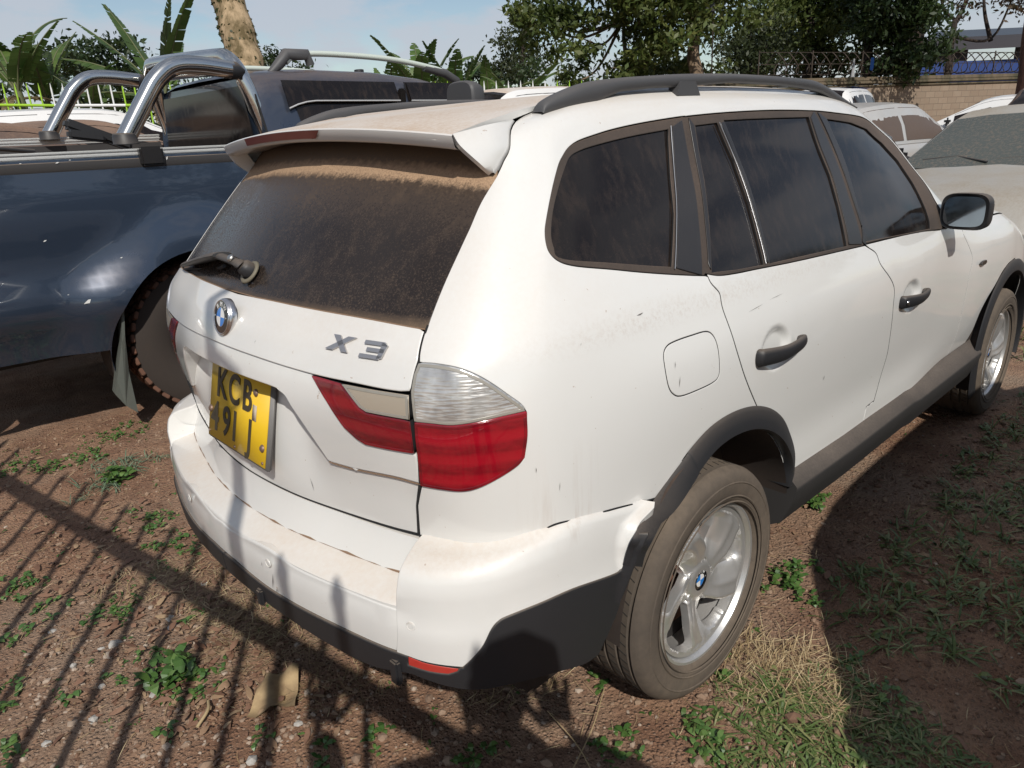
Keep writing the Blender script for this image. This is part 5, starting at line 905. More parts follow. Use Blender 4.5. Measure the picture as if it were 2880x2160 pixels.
# cab: side sections swept over x
def cab():
    mb = MB(); zs = [.50, .74, .95, 1.20, 1.47, 1.52]; X = [.63, .66, .9, 1.5, 2.2, 2.9, 3.15]
    S2 = []
    for x in X:
        S2.append([(x, Y0+(.10 if z < .6 else 0)-(.03 if .9 < z < 1.3 else 0)+(.02 if x < .65 else 0), z) for z in zs])
    mb.grid(S2, 0, False)
    mb.grid([[(x, 7.10-y, z) for x, y, z in r] for r in S2], 0, True)
    # greenhouse: belt, waist of the window, cant, roof
    def ring(x, zr, k=1.): return [(x, Y0, 1.52), (x, Y0+.035, 1.62), (x, Y0+.10, zr-.16), (x, Y0+.145, zr-.065), (x, Y0+.20, zr-.022), (x, Y0+.30, zr), (x, 3.1, zr+.020), (x, 3.55, zr+.026)]
    xs2 = [(.62, 1.945), (.645, 1.965), (.75, 1.985), (1.1, 2.005), (1.6, 2.0), (2.0, 1.965), (2.30, 1.90), (2.55, 1.80)]
    rr = [ring(x, z) for x, z in xs2]; full = [r+[(x, 7.10-y, z+.075*1.2*0) for x, y, z in r[-2::-1]] for r in rr]
    mb.grid(full, 0, False)
    # hood and nose
    hd = [[(2.55, y, 1.60), (3.1, y, 1.50), (3.9, y, 1.40), (4.25, y, 1.25), (4.30, y, .7)] for y in (2.66, 2.8, 3.55, 4.3, 4.44)]; mb.grid(hd, 0, True)
    mb.grid([[(2.9, 2.62, z), (4.28, 2.66, z)] for z in (.5, .9, 1.3, 1.5)], 0, True); mb.grid([[(2.9, 4.48, z), (4.28, 4.44, z)] for z in (.5, .9, 1.3, 1.5)], 0, False)
    # cab back with rounded corner
    mb.grid([[(.63, y, .9), (.625, y, 1.52), (.62, y+(.035 if y < 3 else -.035 if y > 4 else 0)*1.0, 1.62), (.62, y+(.11 if y < 2.7 else -.11 if y > 4.4 else 0), 1.80), (.625, min(max(y, 2.80), 4.30), 1.945)] for y in (2.625, 2.75, 3.55, 4.35, 4.475)], 0, True)
    return mb
WB(cab(), 'cab', [M_navy], pk, auto=35)
# windows
def quad_panel(pts, push, n=6):
    a, b, c, d = (np.array(p, float) for p in pts); u = np.linspace(0, 1, n); G = [[(a*(1-s)+b*s)*(1-t)+(d*(1-s)+c*s)*t+np.array(push) for t in u] for s in u]; return G
mb = MB(); mb.grid(quad_panel([(.605, 2.80, 1.56), (.605, 4.30, 1.56), (.600, 4.22, 1.90), (.600, 2.88, 1.90)], (0, 0, 0)), 0, False); WB(mb, 'rear_window', [M_pglass], pk)
def swin(x0, x1, x2, x3, nm):
    mb = MB(); f = lambda x, z: (x, Y0+.035*min(1, (z-1.52)/.10)+.065*max(0, (z-1.62)/.22)-.004, z); z1, z0 = 1.925, 1.56
    G = [[f((x0*(1-s)+x1*s)*(1-t)+(x3*(1-s)+x2*s)*t, z0+(z1-z0)*t) for t in np.linspace(0, 1, 7)] for s in np.linspace(0, 1, 5)]
    mb.grid(G, 0, False); WB(mb, nm, [M_pglass], pk); mb2 = MB(); mb2.grid([[(x, 7.10-y, z) for x, y, z in r] for r in G], 0, True); WB(mb2, nm, [M_pglass], pk)
swin(.88, 1.66, 1.66, .84, 'side_window'); swin(1.76, 2.75, 2.25, 1.74, 'side_window')
fy_ = lambda z: Y0+.035*min(1, (z-1.52)/.10)+.065*max(0, (z-1.62)/.22)
def visor(x0, x1, curl):
    mb = MB(); G = []
    for s in np.linspace(0, 1, 14):
        x = x0+(x1-x0)*s; z = 1.80-(.045*max(0, 1-s/.25)**2 if curl else 0)-.02*s*0; G.append([(x, fy_(1.92)-.006, 1.925), (x, fy_(1.86)-.016, 1.865), (x, fy_(z)-.024, z), (x, fy_(z)-.020, z-.004)])
    mb.grid(G, 0, False); o = WB(mb, 'window_visor', [M_pglass], pk, auto=60); m2 = MB(); m2.tube([(g_[2][0], g_[2][1]-.003, g_[2][2]) for g_ in G], .006, 6); m2.build('visor_edge', [M_alu], o)
visor(.80, 1.66, True); visor(1.76, 2.30, False)
for x in (.62, 1.71):
    mb = MB(); mb.tube([(x, fy_(1.53)-.003, 1.53), (x, fy_(1.62)-.003, 1.62), (x-.01, fy_(1.84)-.003, 1.84)], .006, 6); WB(mb, 'door_seam', [M_gap], pk)
mb = MB(); mb.box((1.69, fy_(1.84)-.02, 1.83), (.06, .03, .10), None, 0, .01); WB(mb, 'roof_rail_clip', [M_pglass], pk)
# rails, cap strips
mb = MB(); mb.grid([[(x, Y0-.012, 1.455), (x, Y0-.020, 1.470), (x, Y0-.016, 1.505), (x, Y0+.005, 1.515), (x, Y0+.10, 1.515), (x, Y0+.10, 1.40)] for x in np.linspace(-1.45, .58, 12)], 0, False); WB(mb, 'bed_rail_cap', [M_bedcap], pk, auto=40)
mb = MB(); mb.grid([[(x, 7.10-(Y0-.012), 1.455), (x, 7.10-(Y0-.016), 1.60), (x, 7.10-(Y0+.1), 1.605), (x, 7.10-Y0-.10, 1.40)] for x in np.linspace(-1.45, .58, 12)], 0, True); WB(mb, 'bed_rail_cap', [M_bedcap], pk, auto=40)
for y, z in ((Y0+.012, 1.530), (4.40, 1.635)):
    mb = MB(); mb.box((-.44, y, z), (2.04, .045, .020), None, 0, .006); mb.box((-.44, y-.004, z+.020), (2.04, .030, .014), None, 0, .004); mb.box((-.44, y, z-.012), (2.02, .03, .016), None, 0, 0); WB(mb, 'chrome_bed_rail', [M_alu], pk)
mb = MB(); mb.box((-.42, 3.55, 1.02), (2.0, 1.62, .06)); mb.box((.56, 3.55, 1.28), (.04, 1.7, .50)); WB(mb, 'bed_floor', [M_ledge if False else dusty('dusty_bed', (.10, .075, .06), .9, 0., 0., .3, .7, .3, 30., (.28, .17, .11))], pk)
# roll bar: two swept legs and the hoop
def leg(y, dz):
    return spl([(-.17, y, 1.61+dz), (-.02, y, 1.82+dz), (.06, y, 1.92+dz), (.16, y, 1.985+dz), (.30, y, 1.995+dz), (.50, y, 1.975+dz)], 6)
for y, dz in ((2.74, 0), (4.36, .065)):
    mb = MB(); mb.tube(leg(y, dz), .050, 18); o = WB(mb, 'roll_bar_leg', [M_stain], pk)
    mb = MB(); F_ = frame((-.172, y, 1.585+dz), (1, 0, 0), (0, 1, 0)); t = MB(); t.lathe([(0, .055), (.056, .055), (.062, .045), (.064, 0), (.07, -.004), (0, -.004)], 24, 'Z'); mb.add([F_ @ Vector(v) for v in t.v], t.f); mb.build('foot_collar', [M_plastic], o)
    mb = MB(); t = MB(); t.tube([(.485, y, 1.975+dz), (.525, y, 1.972+dz), (.575, y, 1.970+dz)], [.051, .050, .012], 16); mb.add(t.v, t.f); mb.build('joint_cone', [M_plastic], o)
hoop = spl([(.66, 2.74, 1.61), (.60, 2.76, 1.85), (.565, 2.80, 1.985), (.55, 2.90, 2.06), (.545, 3.08, 2.085), (.545, 4.05, 2.135), (.55, 4.22, 2.12), (.565, 4.30, 2.05), (.60, 4.35, 1.9), (.66, 4.38, 1.66)], 6)
mb = MB(); mb.tube(hoop, .043, 18); o = WB(mb, 'roll_bar_hoop', [M_stain], pk)
mb = MB(); mb.tube(spl([(.63, 2.80, 1.72), (.60, 2.86, 1.90), (.585, 2.98, 1.985), (.585, 4.12, 2.035), (.60, 4.24, 1.95), (.63, 4.30, 1.74)], 6), .024, 10); mb.build('inner_hoop', [M_stain], o).location = (0, 0, 0)
mb = MB(); mb.box((.50, 3.66, 2.085), (.03, .26, .035), Matrix.Rotation(.05, 3, 'X'), 0, .008); mb.build('high_brake_light', [M_brake], o)
for x in (-.10,):
    mb = MB(); mb.box((x, Y0-.022, 1.515), (.125, .05, .10), None, 0, .012); WB(mb, 'clamp_bracket', [M_pillar], pk)
# folded cover frame lying in the bed
mb = MB(); mb.box((.03, 3.95, 1.66), (.42, .10, .07), Matrix.Rotation(.40, 3, 'Y'), 0, .02); mb.box((-.06, 3.9, 1.655), (.22, .08, .06), Matrix.Rotation(.15, 3, 'Y'), 0, .015); mb.tube(spl([(-1.1, 3.7, 1.58), (-.7, 3.75, 1.60), (-.4, 3.8, 1.57)], 5), .014, 8)
fc = mb.build('folded_cover', [M_plastic]); tag(fc, 'folded black cover frame lying in the bed of the dark blue pickup', 'bed cover')
# roof rails and mirror
mb = MB(); mb.tube(spl([(.98, 2.98, 2.055), (1.06, 2.98, 2.10), (1.3, 2.98, 2.115), (1.8, 2.98, 2.10), (2.2, 2.98, 2.05), (2.36, 2.98, 2.01)], 6), .024, 10, 0, True, False, (1, .8)); o = WB(mb, 'roof_rail', [mat('pale_rail', (.50, .55, .50), .5)], pk)
mb = MB(); mb.tube([(.86, 2.98, 1.985), (.93, 2.98, 2.04), (.99, 2.98, 2.10), (1.14, 2.98, 2.105), (1.16, 2.98, 2.04)], [.02, .034, .04, .036, .03], 10); mb.build('rail_foot', [M_rail], o); mb = MB(); mb.tube([(2.12, 2.98, 2.05), (2.32, 2.98, 2.015), (2.44, 2.98, 1.96), (2.46, 2.98, 1.93)], [.026, .032, .03, .02], 10); mb.build('rail_foot', [M_rail], o)
o2 = o.copy(); COL.objects.link(o2); o2.parent = pk; o2.location.y += 1.14; o2.location.z += .01
mb = MB(); c = Vector((2.02, 2.44, 1.80)); P = []
for dx, k in ((-.025, .90), (-.015, .97), (.0, 1), (.06, .96), (.11, .80), (.14, .55), (.155, .2)):
    P.append([c+Vector((dx, .15*k*np.sign(math.cos(a))*abs(math.cos(a))**.6, .115*k*np.sign(math.sin(a))*abs(math.sin(a))**.6)) for a in np.linspace(0, 2*math.pi, 25)])
mb.grid(P, 0, True); mb.add(P[0][:-1], [tuple(range(24))], 0, None, False); mb.tube([(2.08, 2.55, 1.74), (2.10, 2.64, 1.70)], .045, 8); WB(mb, 'door_mirror', [M_rail], pk, auto=50)
mb = MB(); mb.tube([(2.55, 4.5, 1.55), (2.56, 4.55, 2.18)], [.05, .045], 12); WB(mb, 'snorkel', [M_plastic], pk)
# well, wheels, mud flap
mb = MB(); th = np.linspace(-.3, math.pi+.3, 30); rg_ = lambda y, r: np.stack([.05+r*np.cos(th), np.full(30, y), .43+r*np.sin(th)], 1); mb.grid(np.stack([rg_(Y0+.03, .555), rg_(Y0+.35, .54), rg_(Y0+.36, .05)], 1), 0, False); mb.box((.9, 3.55, .62), (4.2, 1.3, .35)); WB(mb, 'wheel_well', [M_under], pk)
M_ptyre = dusty('red_dust_tyre', (.040, .035, .032), .9, 0., 0., .1, .1, .05, 22., (.16, .095, .06), .2, .08)
M_tread = dusty('red_earth_tread', (.05, .035, .03), .95, 0., 0., .3, .3, .35, 22., (.24, .11, .065), .2, .3)
def ptyre():
    mb = MB(); pr = [(.215, -.10), (.25, -.125), (.33, -.135), (.39, -.128), (.425, -.112), (.434, -.09), (.434, .09), (.425, .112), (.39, .128), (.33, .135), (.25, .125), (.215, .10)]; mb.lathe(pr, 64, 'Y')
    for i in range(40):
        a = 2*math.pi*i/40
        for y, w, dl in ((-.098, .055, 0), (-.035, .05, .5), (.035, .05, 0), (.098, .055, .5)):
            a2 = a+dl*2*math.pi/40; mb.box((.436*math.cos(a2), y, .436*math.sin(a2)), (.022, w, .046), Matrix.Rotation(-a2, 3, 'Y') @ Matrix.Rotation(.35 if y < 0 else -.35, 3, 'X'), 1, .004)
    return mb
pt = ptyre(); pw = pt.build('wheel', [M_ptyre, M_tread], pk, auto=40)
mb = MB(); mb.lathe([(.215, -.10), (.222, -.115), (.212, -.118), (.20, -.10), (.19, -.06), (.06, -.055), (.055, -.075), (0, -.078)], 40, 'Y'); prm = mb.build('rim', [mat('steel_rim', (.5, .5, .49), .35, .8)], pw, auto=40)
def pwheel(x, y, flip, first=False):
    if first: w = pw
    else:
        w = pw.copy(); COL.objects.link(w); w.parent = pk; q = prm.copy(); COL.objects.link(q); q.parent = w
    w.location = Vector((x, y, .43+gz(x, y)*.4))-pk.location; w.rotation_euler = (0, rnd.uniform(0, 1), math.pi if flip else 0)
pwheel(.05, Y0+.16, False, True); pwheel(.05, Y0+1.70, True); pwheel(3.45, Y0+.16, False); pwheel(3.45, Y0+1.70, True)
mb = MB(); fl = [(-.405, .80), (-.425, .74), (-.465, .54), (-.525, .33), (-.55, .25), (-.51, .17), (-.455, .11), (-.455, .36), (-.44, .58), (-.415, .72)]
mb.poly([(x, Y0-.06+(.03 if z < .5 else 0), z) for x, z in fl], (.012, .10, 0)); mb.tube(spl([(-.44, Y0-.075, .72), (-.40, Y0-.08, .82), (-.33, Y0-.085, .91)], 4), .007, 6); WB(mb, 'mud_flap', [dusty('grey_green_flap', (.065, .082, .075), .7, 0., 0., .1, .1, .12, 40., (.22, .17, .12))], pk)
mb = MB()
for x, z, r, a in ((-.70, 1.13, .010, .4), (-.46, 1.08, .007, 1.0), (-.37, 1.0, .011, 0), (-.58, .80, .03, .35), (-.66, .845, .006, 0), (-.02, 1.50, .012, 1.2), (-.56, 1.505, .010, .3), (-.72, 1.51, .006, 0), (-.50, 1.515, .006, 0)):
    y = side_y(np.array([x]), np.array([z]))[0]-.001 if z < 1.45 else Y0-.0225; e = r*.32
    mb.add([(x+r*math.cos(a)*c-e*math.sin(a)*s, y, z+r*math.sin(a)*c+e*math.cos(a)*s) for c, s in ((-1, 0), (0, -1), (1, 0), (0, 1))], [(0, 1, 2, 3)], 0, None, False)
WB(mb, 'paint_chips', [mat('bare_chip', (.7, .7, .68), .6)], pk)['kind'] = 'stuff'
# ---------------------------------------------------------------- other parked cars
M_tyreb = mat('plain_tyre', (.03, .028, .026), .9); M_rimb = mat('plain_rim', (.45, .45, .45), .35, .8)
M_lampc = mat('cloudy_headlight', (.52, .50, .44), .2, .3, 1.); M_lampr = mat('plain_tail_lamp', (.22, .01, .01), .2, 0, 1.)
M_grille = mat('dark_grille', (.02, .02, .022), .5)
def interp(k, x): 
    a = np.array(k); 
    xs_ = a[:, 0]; P = spl(a, 6); return np.interp(x, P[:, 0], P[:, 1])
KIND = {
 'sedan': dict(L=4.5, W=1.72, H=1.45, top=[(0, .70), (.08, .90), (.3, .97), (.9, 1.0), (3.15, .99), (3.4, .96), (4.15, .83), (4.38, .72), (4.5, .55)], roof=[(.55, .98), (1.0, 1.22), (1.45, 1.40), (2.0, 1.45), (2.5, 1.42), (2.9, 1.24), (3.45, .97)], rear=(.6, 1.35), front=(2.62, 3.36)),
 'wagon': dict(L=4.4, W=1.72, H=1.52, top=[(0, .70), (.06, .95), (.15, 1.0), (.9, 1.0), (3.1, .99), (3.35, .97), (4.05, .86), (4.28, .74), (4.4, .55)], roof=[(.08, 1.0), (.25, 1.25), (.48, 1.44), (1.0, 1.50), (1.8, 1.52), (2.4, 1.48), (2.85, 1.28), (3.4, .98)], rear=(.12, .42), front=(2.52, 3.3)),
 'suv': dict(L=4.6, W=1.84, H=1.75, top=[(0, .80), (.05, 1.05), (.12, 1.12), (.9, 1.13), (3.1, 1.13), (3.4, 1.10), (4.2, 1.0), (4.45, .88), (4.6, .62)], roof=[(.07, 1.12), (.22, 1.45), (.42, 1.68), (1.0, 1.74), (1.9, 1.75), (2.45, 1.70), (2.9, 1.48), (3.45, 1.12)], rear=(.12, .38), front=(2.56, 3.34)),
}
def wb_(k, x):
    L_ = k['L']; W_ = k['W']/2; f = x/L_
    return W_*np.interp(f, [0, .02, .08, .2, .5, .8, .92, .98, 1], [.74, .84, .93, .99, 1, .985, .93, .80, .66])
def carshape(kind, name, label, loc, yaw, paint, glass=None, roofmat=None, group='cars parked across the yard', sc=1., extra=None, detail=False):
    k = KIND[kind]; L_ = k['L']; root = empty(name, (loc[0], loc[1], gz(loc[0], loc[1]) if len(loc) < 3 else loc[2]), yaw); root.scale = (sc,)*3
    tag(root, label, 'car', group); glass = glass or M_glass; roofmat = roofmat or paint; X0c = L_/2
    xs_ = np.r_[np.linspace(0, .3, 8)[:-1], np.linspace(.3, L_-.5, 40), np.linspace(L_-.5, L_, 12)[1:]]
    rows = []
    for x in xs_:
        zt = interp(k['top'], x); w = wb_(k, x); r0 = min(.20+.25*max(0, (abs(x-X0c)-1.7)/.6)**2*.6, zt-.25); hd = (x > k['front'][1]) or (x < k['rear'][0])
        rows.append([(x-X0c, 0, r0), (x-X0c, w*.88, r0), (x-X0c, w*.98, r0+.08), (x-X0c, w*1.0, (r0+zt)*.5), (x-X0c, w*.985, zt-.16), (x-X0c, w*.955, zt-.05), (x-X0c, w*.90, zt-.006), (x-X0c, w*.6, zt+.022), (x-X0c, 0, zt+.034)])
    mb = MB(); A = np.array(rows); mb.grid(A, 0, False); B_ = A*[1, -1, 1]; mb.grid(B_, 0, True)
    for r in (A[0], A[-1]):
        rr = np.vstack([r, (r*[1, -1, 1])[::-1][1:-1]]); mb.add(list(rr)+[rr.mean(0)], [(i, (i+1) % len(rr), len(rr)) for i in range(len(rr))], 0, None, False)
    # greenhouse
    xr = np.linspace(k['roof'][0][0], k['roof'][-1][0], 40); G = []
    for x in xr:
        zr = interp(k['roof'], x); zb = interp(k['top'], x)-.02; zr = max(zr, zb+.004); h = zr-zb; w = wb_(k, x)*.93; t = min(1, h/.45)
        wt = w-.20*t; G.append([(x-X0c, w, zb), (x-X0c, w-.07*t, zb+h*.45), (x-X0c, wt+.02*t, zb+h*.86), (x-X0c, wt-.06*t, zb+h*.975), (x-X0c, wt*.5, zr+.02*t), (x-X0c, 0, zr+.03*t)])
    G = np.array(G); ir, if_ = [np.searchsorted(xr, v) for v in (k['rear'][1], k['front'][0])]
    mb.grid(G[:, :4], 0, False); mb.grid((G*[1, -1, 1])[:, :4], 0, True)
    body_ = mb.build('body', [paint], root, auto=40)
    def top(i0, i1, nm, m, dz=0., j0=3, inset_=1.):
        q = G[i0:i1+1, j0:]; q = np.concatenate([q, (q*[1, -1, 1])[:, ::-1][:, 1:]], 1).copy(); q[..., 2] += dz; b = MB(); b.grid(q, 0, False); return b.build(nm, [m], root)
    top(ir, if_, 'roof', roofmat); top(if_, len(xr)-1, 'windscreen', glass); top(0, ir, 'rear_window', glass)
    # side windows lie just proud of the pillars
    def side(xa, xb, nm):
        for sg in (1, -1):
            q = []
            for x in np.linspace(xa, xb, 8):
                col_ = []
                for t in (.08, .45, .84):
                    i = min(max(np.searchsorted(xr, x), 1), len(xr)-1); f = (x-xr[i-1])/(xr[i]-xr[i-1]); g_ = G[i-1]*(1-f)+G[i]*f; zq = g_[0, 2]+(g_[-1, 2]-g_[0, 2])*t
                    yq = np.interp(zq, g_[:4, 2], g_[:4, 1])+.006; col_.append((g_[0, 0], yq*sg, zq))
                q.append(col_)
            b = MB(); b.grid(q, 0, sg < 0); b.build('side_window', [glass], root)
    m_ = (k['rear'][1]+k['front'][0])/2; side(k['rear'][0]+.25, m_-.06, 'rear'); side(m_+.05, k['front'][1]-.38, 'front')
    for xx in (.80, L_-.85):
        for sg in (1, -1):
            b = MB(); b.lathe([(.20, -.10), (.29, -.105), (.315, -.08), (.315, .08), (.29, .105), (.20, .10)], 32, 'Y'); w = b.build('wheel', [M_tyreb], root); b = MB(); b.lathe([(.20, -.095), (.19, -.06), (.05, -.07), (0, -.072)], 24, 'Y'); b.build('rim', [M_rimb], w); w.location = (xx-X0c, sg*(wb_(k, xx)-.10), .315); w.rotation_euler = (0, 0, math.pi if sg > 0 else 0)
            b = MB(); th = np.linspace(0, math.pi, 16); yb = wb_(k, xx)*sg; b.grid([[(xx-X0c+.37*math.cos(a), yb*1.004, .315+.37*math.sin(a)), (xx-X0c+.30*math.cos(a), yb*1.004, .315+.30*math.sin(a)), (xx-X0c+.30*math.cos(a), yb*.8, .315+.30*math.sin(a))] for a in th], 0, sg > 0); b.build('wheel_arch', [M_gap], root)
    for sg in (1, -1):
        zt = interp(k['top'], L_-.2); b = MB(); b.box((0, 0, 0), (.32, .40, .15), Matrix.Rotation(-.35*sg, 3, 'Z') @ Matrix.Rotation(.25, 3, 'Y'), 0, .05); o = b.build('headlight', [M_lampc], root, auto=50); o.location = (L_-.22-X0c, sg*(wb_(k, L_-.2)-.26), zt-.13)
        zt = interp(k['top'], .1); b = MB(); b.box((0, 0, 0), (.16, .36, .16), Matrix.Rotation(.3*sg, 3, 'Z'), 0, .04); o = b.build('tail_light', [M_lampr], root, auto=50); o.location = (.08-X0c, sg*(wb_(k, .1)-.20), zt-.16)
        b = MB(); b.box((0, 0, 0), (.10, .17, .12), None, 0, .04); b.tube([(0, -sg*.05, -.03), (.03, -sg*.16, -.06)], .03, 8); o = b.build('door_mirror', [M_pillar if not extra else paint], root, auto=50); o.location = (k['front'][1]-.30-X0c, sg*(k['W']/2+.06), interp(k['top'], k['front'][1]-.3)+.08)
    b = MB(); b.box((L_-.02-X0c, 0, interp(k['top'], L_-.15)-.14), (.06, .72, .12), None, 0, .02); b.build('grille', [M_grille], root)
    if detail:
        b = MB(); z = interp(k['top'], k['front'][1]); 
        for y0, y1 in ((.55, -.05), (-.10, -.62)):
            b.tube([(k['front'][1]+.02-X0c, y0, z+.035), (k['front'][1]-.10-X0c, (y0+y1)/2, z+.075), (k['front'][1]-.05-X0c, y1, z+.05)], .010, 6)
        b.build('windscreen_wipers', [M_plastic], root)
        b = MB(); b.box((L_+.015-X0c, 0, .50), (.14, 1.50, .16), None, 0, .05); b.build('front_bumper', [paint], root, auto=40)
    return root
def paint(nm, c, dust=.3, film=.12, metal=.0, dc=(.40, .27, .18)): return dusty(nm, c, .3, .5, metal, .1, dust, film, 60., dc)
P_sil = paint('silver_under_mud', (.50, .49, .46), .50, .22, .3, (.33, .28, .22)); P_grey = paint('pale_silver', (.55, .55, .53), .2, .10, .3); P_wht = paint('plain_white', (.74, .74, .73), .12, .05); P_dk = paint('dark_car_paint', (.020, .020, .026), .75, .10, .2, (.25, .155, .105)); P_brn = paint('brown_dust_paint', (.06, .048, .042), .75, .28, .1, (.24, .155, .11)); P_blk = paint('black_suv_paint', (.02, .018, .018), .8, .22, .1, (.27, .17, .12))
def muddy_glass():
    m = glass_dusty('muddy_windscreen', (.045, .065, .062), .10, .42, 36.)[0]; return m
M_mudg = muddy_glass()
sed = carshape('sedan', 'silver_sedan', 'silver sedan facing the camera, hood and windscreen caked in pale mud', (6.90, -.04, .13), R(181), P_sil, M_mudg, sc=1.0, detail=True)
carshape('wagon', 'grey_wagon', 'pale grey wagon with brown dusty side windows beyond the white wagon', (10.35, 2.75), R(-2), P_grey, glass_plain('brown_dust_glass', (.035, .028, .024), .22, .2))
carshape('sedan', 'white_sedan', 'clean white sedan with rounded roof in front of the block wall', (15.9, 2.35), R(100), P_wht, sc=1.06)
ds = carshape('suv', 'dark_suv', 'dark suv with dusty brown roof and white sunstrip letters behind the silver sedan', (13.9, 1.02), R(182), P_blk, roofmat=dusty('brown_roof_dust', (.20, .13, .09), .8, 0., 0., .3, .5, .4, 40., (.28, .18, .125)))
mb = MB()
for i in range(9): mb.box((.33-.02*(i % 2), -.42+.105*i, 1.652-.0), (.02, .07, .045), Matrix.Rotation(.55, 3, 'Y'))
mb.build('sunstrip_letters', [mat('white_decal', (.75, .75, .72), .6)], ds)['kind'] = 'stuff'
mb = MB(); mb.tube([(-.4, -.5, 1.74), (-.38, -.5, 2.02)], .012, 6); mb.build('aerial', [M_plastic], ds)
mb = MB(); mb.tube(spl([(-1.6, .62, 1.72), (-1.4, .62, 1.80), (-.2, .62, 1.82), (.3, .62, 1.74)], 4), .022, 8); mb.build('roof_rail', [M_rail], ds)
bs = carshape('suv', 'striped_van', 'white high roofed van with a blue stripe along its roof', (15.2, 5.35), R(10), P_wht, sc=.94)
mb = MB(); mb.grid([[(x, y, 1.745-.03*abs(y)-.012*(x-.3)**2*0+.022) for y in np.linspace(-.62, -.20, 4)] for x in np.linspace(-1.5, .25, 8)], 0, False); mb.build('blue_stripe', [mat('blue_vinyl', (.02, .10, .42), .4)], bs)
carshape('suv', 'white_suv', 'white suv with dusty roof beyond the dark blue pickup bonnet', (6.9, 5.65), R(0), P_wht, roofmat=M_roof, sc=1.0)
carshape('sedan', 'dark_sedan', 'black sedan with brown dusty roof directly behind the pickup bed', (-.30, 5.75), R(-3), P_dk, sc=1.05)
carshape('sedan', 'brown_sedan', 'dust covered dark brown sedan between the pickup and the white hatchback', (.95, 8.0), R(-4), P_brn, sc=1.0)
carshape('wagon', 'white_hatchback', 'white hatchback with silver flanks parked under the banana plants', (1.75, 10.1), R(-5), P_wht, sc=1.0)
carshape('sedan', 'grey_saloon', 'light grey saloon at the far left end of the parked row', (-2.1, 9.9), R(-5), P_sil, sc=1.06)
nb_ = carshape('suv', 'grey_suv', 'grey suv parked to the right of the white wagon', (1.80, -2.90), R(0), paint('mid_grey', (.25, .25, .25)), group=None)
# ---------------------------------------------------------------- background: fence, wall, trees, banana plants, shed
nr = np.random.default_rng(11)
def leafmat(name, a, b, rough=.5):
    m = mat(name, a, rough); g = nd(m, 'ShaderNodeNewGeometry'); c = mixc(m, g.outputs['Random Per Island'], a, b)
    c2 = mixc(m, remap(m, noise(m, .8, 2), .35, .65), c, tuple(q*.6 for q in a)); lk(m, c2, bsdf(m).inputs['Base Color'])
    b_ = bsdf(m); tr = nd(m, 'ShaderNodeBsdfTranslucent'); lk(m, c2, tr.inputs['Color']); mxs = nd(m, 'ShaderNodeMixShader'); mxs.inputs[0].default_value = .38
    lk(m, b_.outputs[0], mxs.inputs[1]); lk(m, tr.outputs[0], mxs.inputs[2]); lk(m, mxs.outputs[0], m.node_tree.nodes['Material Output'].inputs[0]); return m
M_leaf1 = leafmat('sunlit_leaf', (.085, .130, .028), (.190, .200, .055)); M_leaf2 = leafmat('dark_leaf', (.028, .055, .016), (.070, .105, .030)); M_leaf3 = leafmat('olive_leaf', (.045, .062, .020), (.085, .100, .035)); M_leaf4 = leafmat('rust_leaf', (.10, .055, .025), (.06, .07, .03))
M_ban = leafmat('banana_leaf', (.075, .145, .030), (.15, .22, .06), .4); M_bstem = mat('banana_stem', (.12, .13, .06), .7); M_dryleaf = leafmat('dry_banana_leaf', (.16, .12, .06), (.24, .18, .09))
def bark(name, a, b, sc=8.):
    m = mat(name, a, .9); n = noise(m, sc, 6, .65, (1, 1, .35)); lk(m, mixc(m, remap(m, n, .40, .62), a, b), bsdf(m).inputs['Base Color']); bump(m, n, .8, .03); return m
M_bark = bark('pale_bark', (.22, .155, .10), (.095, .062, .038)); M_barkd = bark('dark_bark', (.045, .030, .022), (.02, .015, .012)); M_barkr = bark('red_bark', (.10, .042, .028), (.05, .022, .016)); M_lich = bark('lichened_bark', (.40, .29, .175), (.105, .075, .032), 5.)
def leaves(clumps, dens, size, squash=.75):
    V = []; dens = dens*1.0; size = size*.66
    for x, y, z, r in clumps:
        n = int(dens*r**2.2); 
        # several sprays per clump, so the outline breaks up
        ns = max(5, int(9*r)); d = nr.normal(size=(ns, 3)); d /= np.linalg.norm(d, axis=1, keepdims=True); sp = d*(r*nr.uniform(.45, 1.05, (ns, 1)))*[1, 1, squash]
        k = nr.integers(0, ns, n); c = sp[k]+nr.normal(size=(n, 3))*r*.20*[1, 1, .6]+[x, y, z]; V.append(c)
    c = np.vstack(V); n = len(c); s = size*nr.uniform(.6, 1.3, (n, 1)); u = nr.normal(size=(n, 3)); u[:, 2] -= .25; u /= np.linalg.norm(u, axis=1, keepdims=True); w = np.cross(u, nr.normal(size=(n, 3))); w /= np.linalg.norm(w, axis=1, keepdims=True)
    P = np.stack([c-u*s*.5, c+w*s*.24, c+u*s*.6, c-w*s*.24], 1).reshape(-1, 3)
    return P, np.arange(4*n).reshape(-1, 4)
def leafmesh(name, P, F, m, parent):
    me = bpy.data.meshes.new(name); me.from_pydata(P.tolist(), [], F.tolist()); me.update(); return link(me, name, [m], parent)
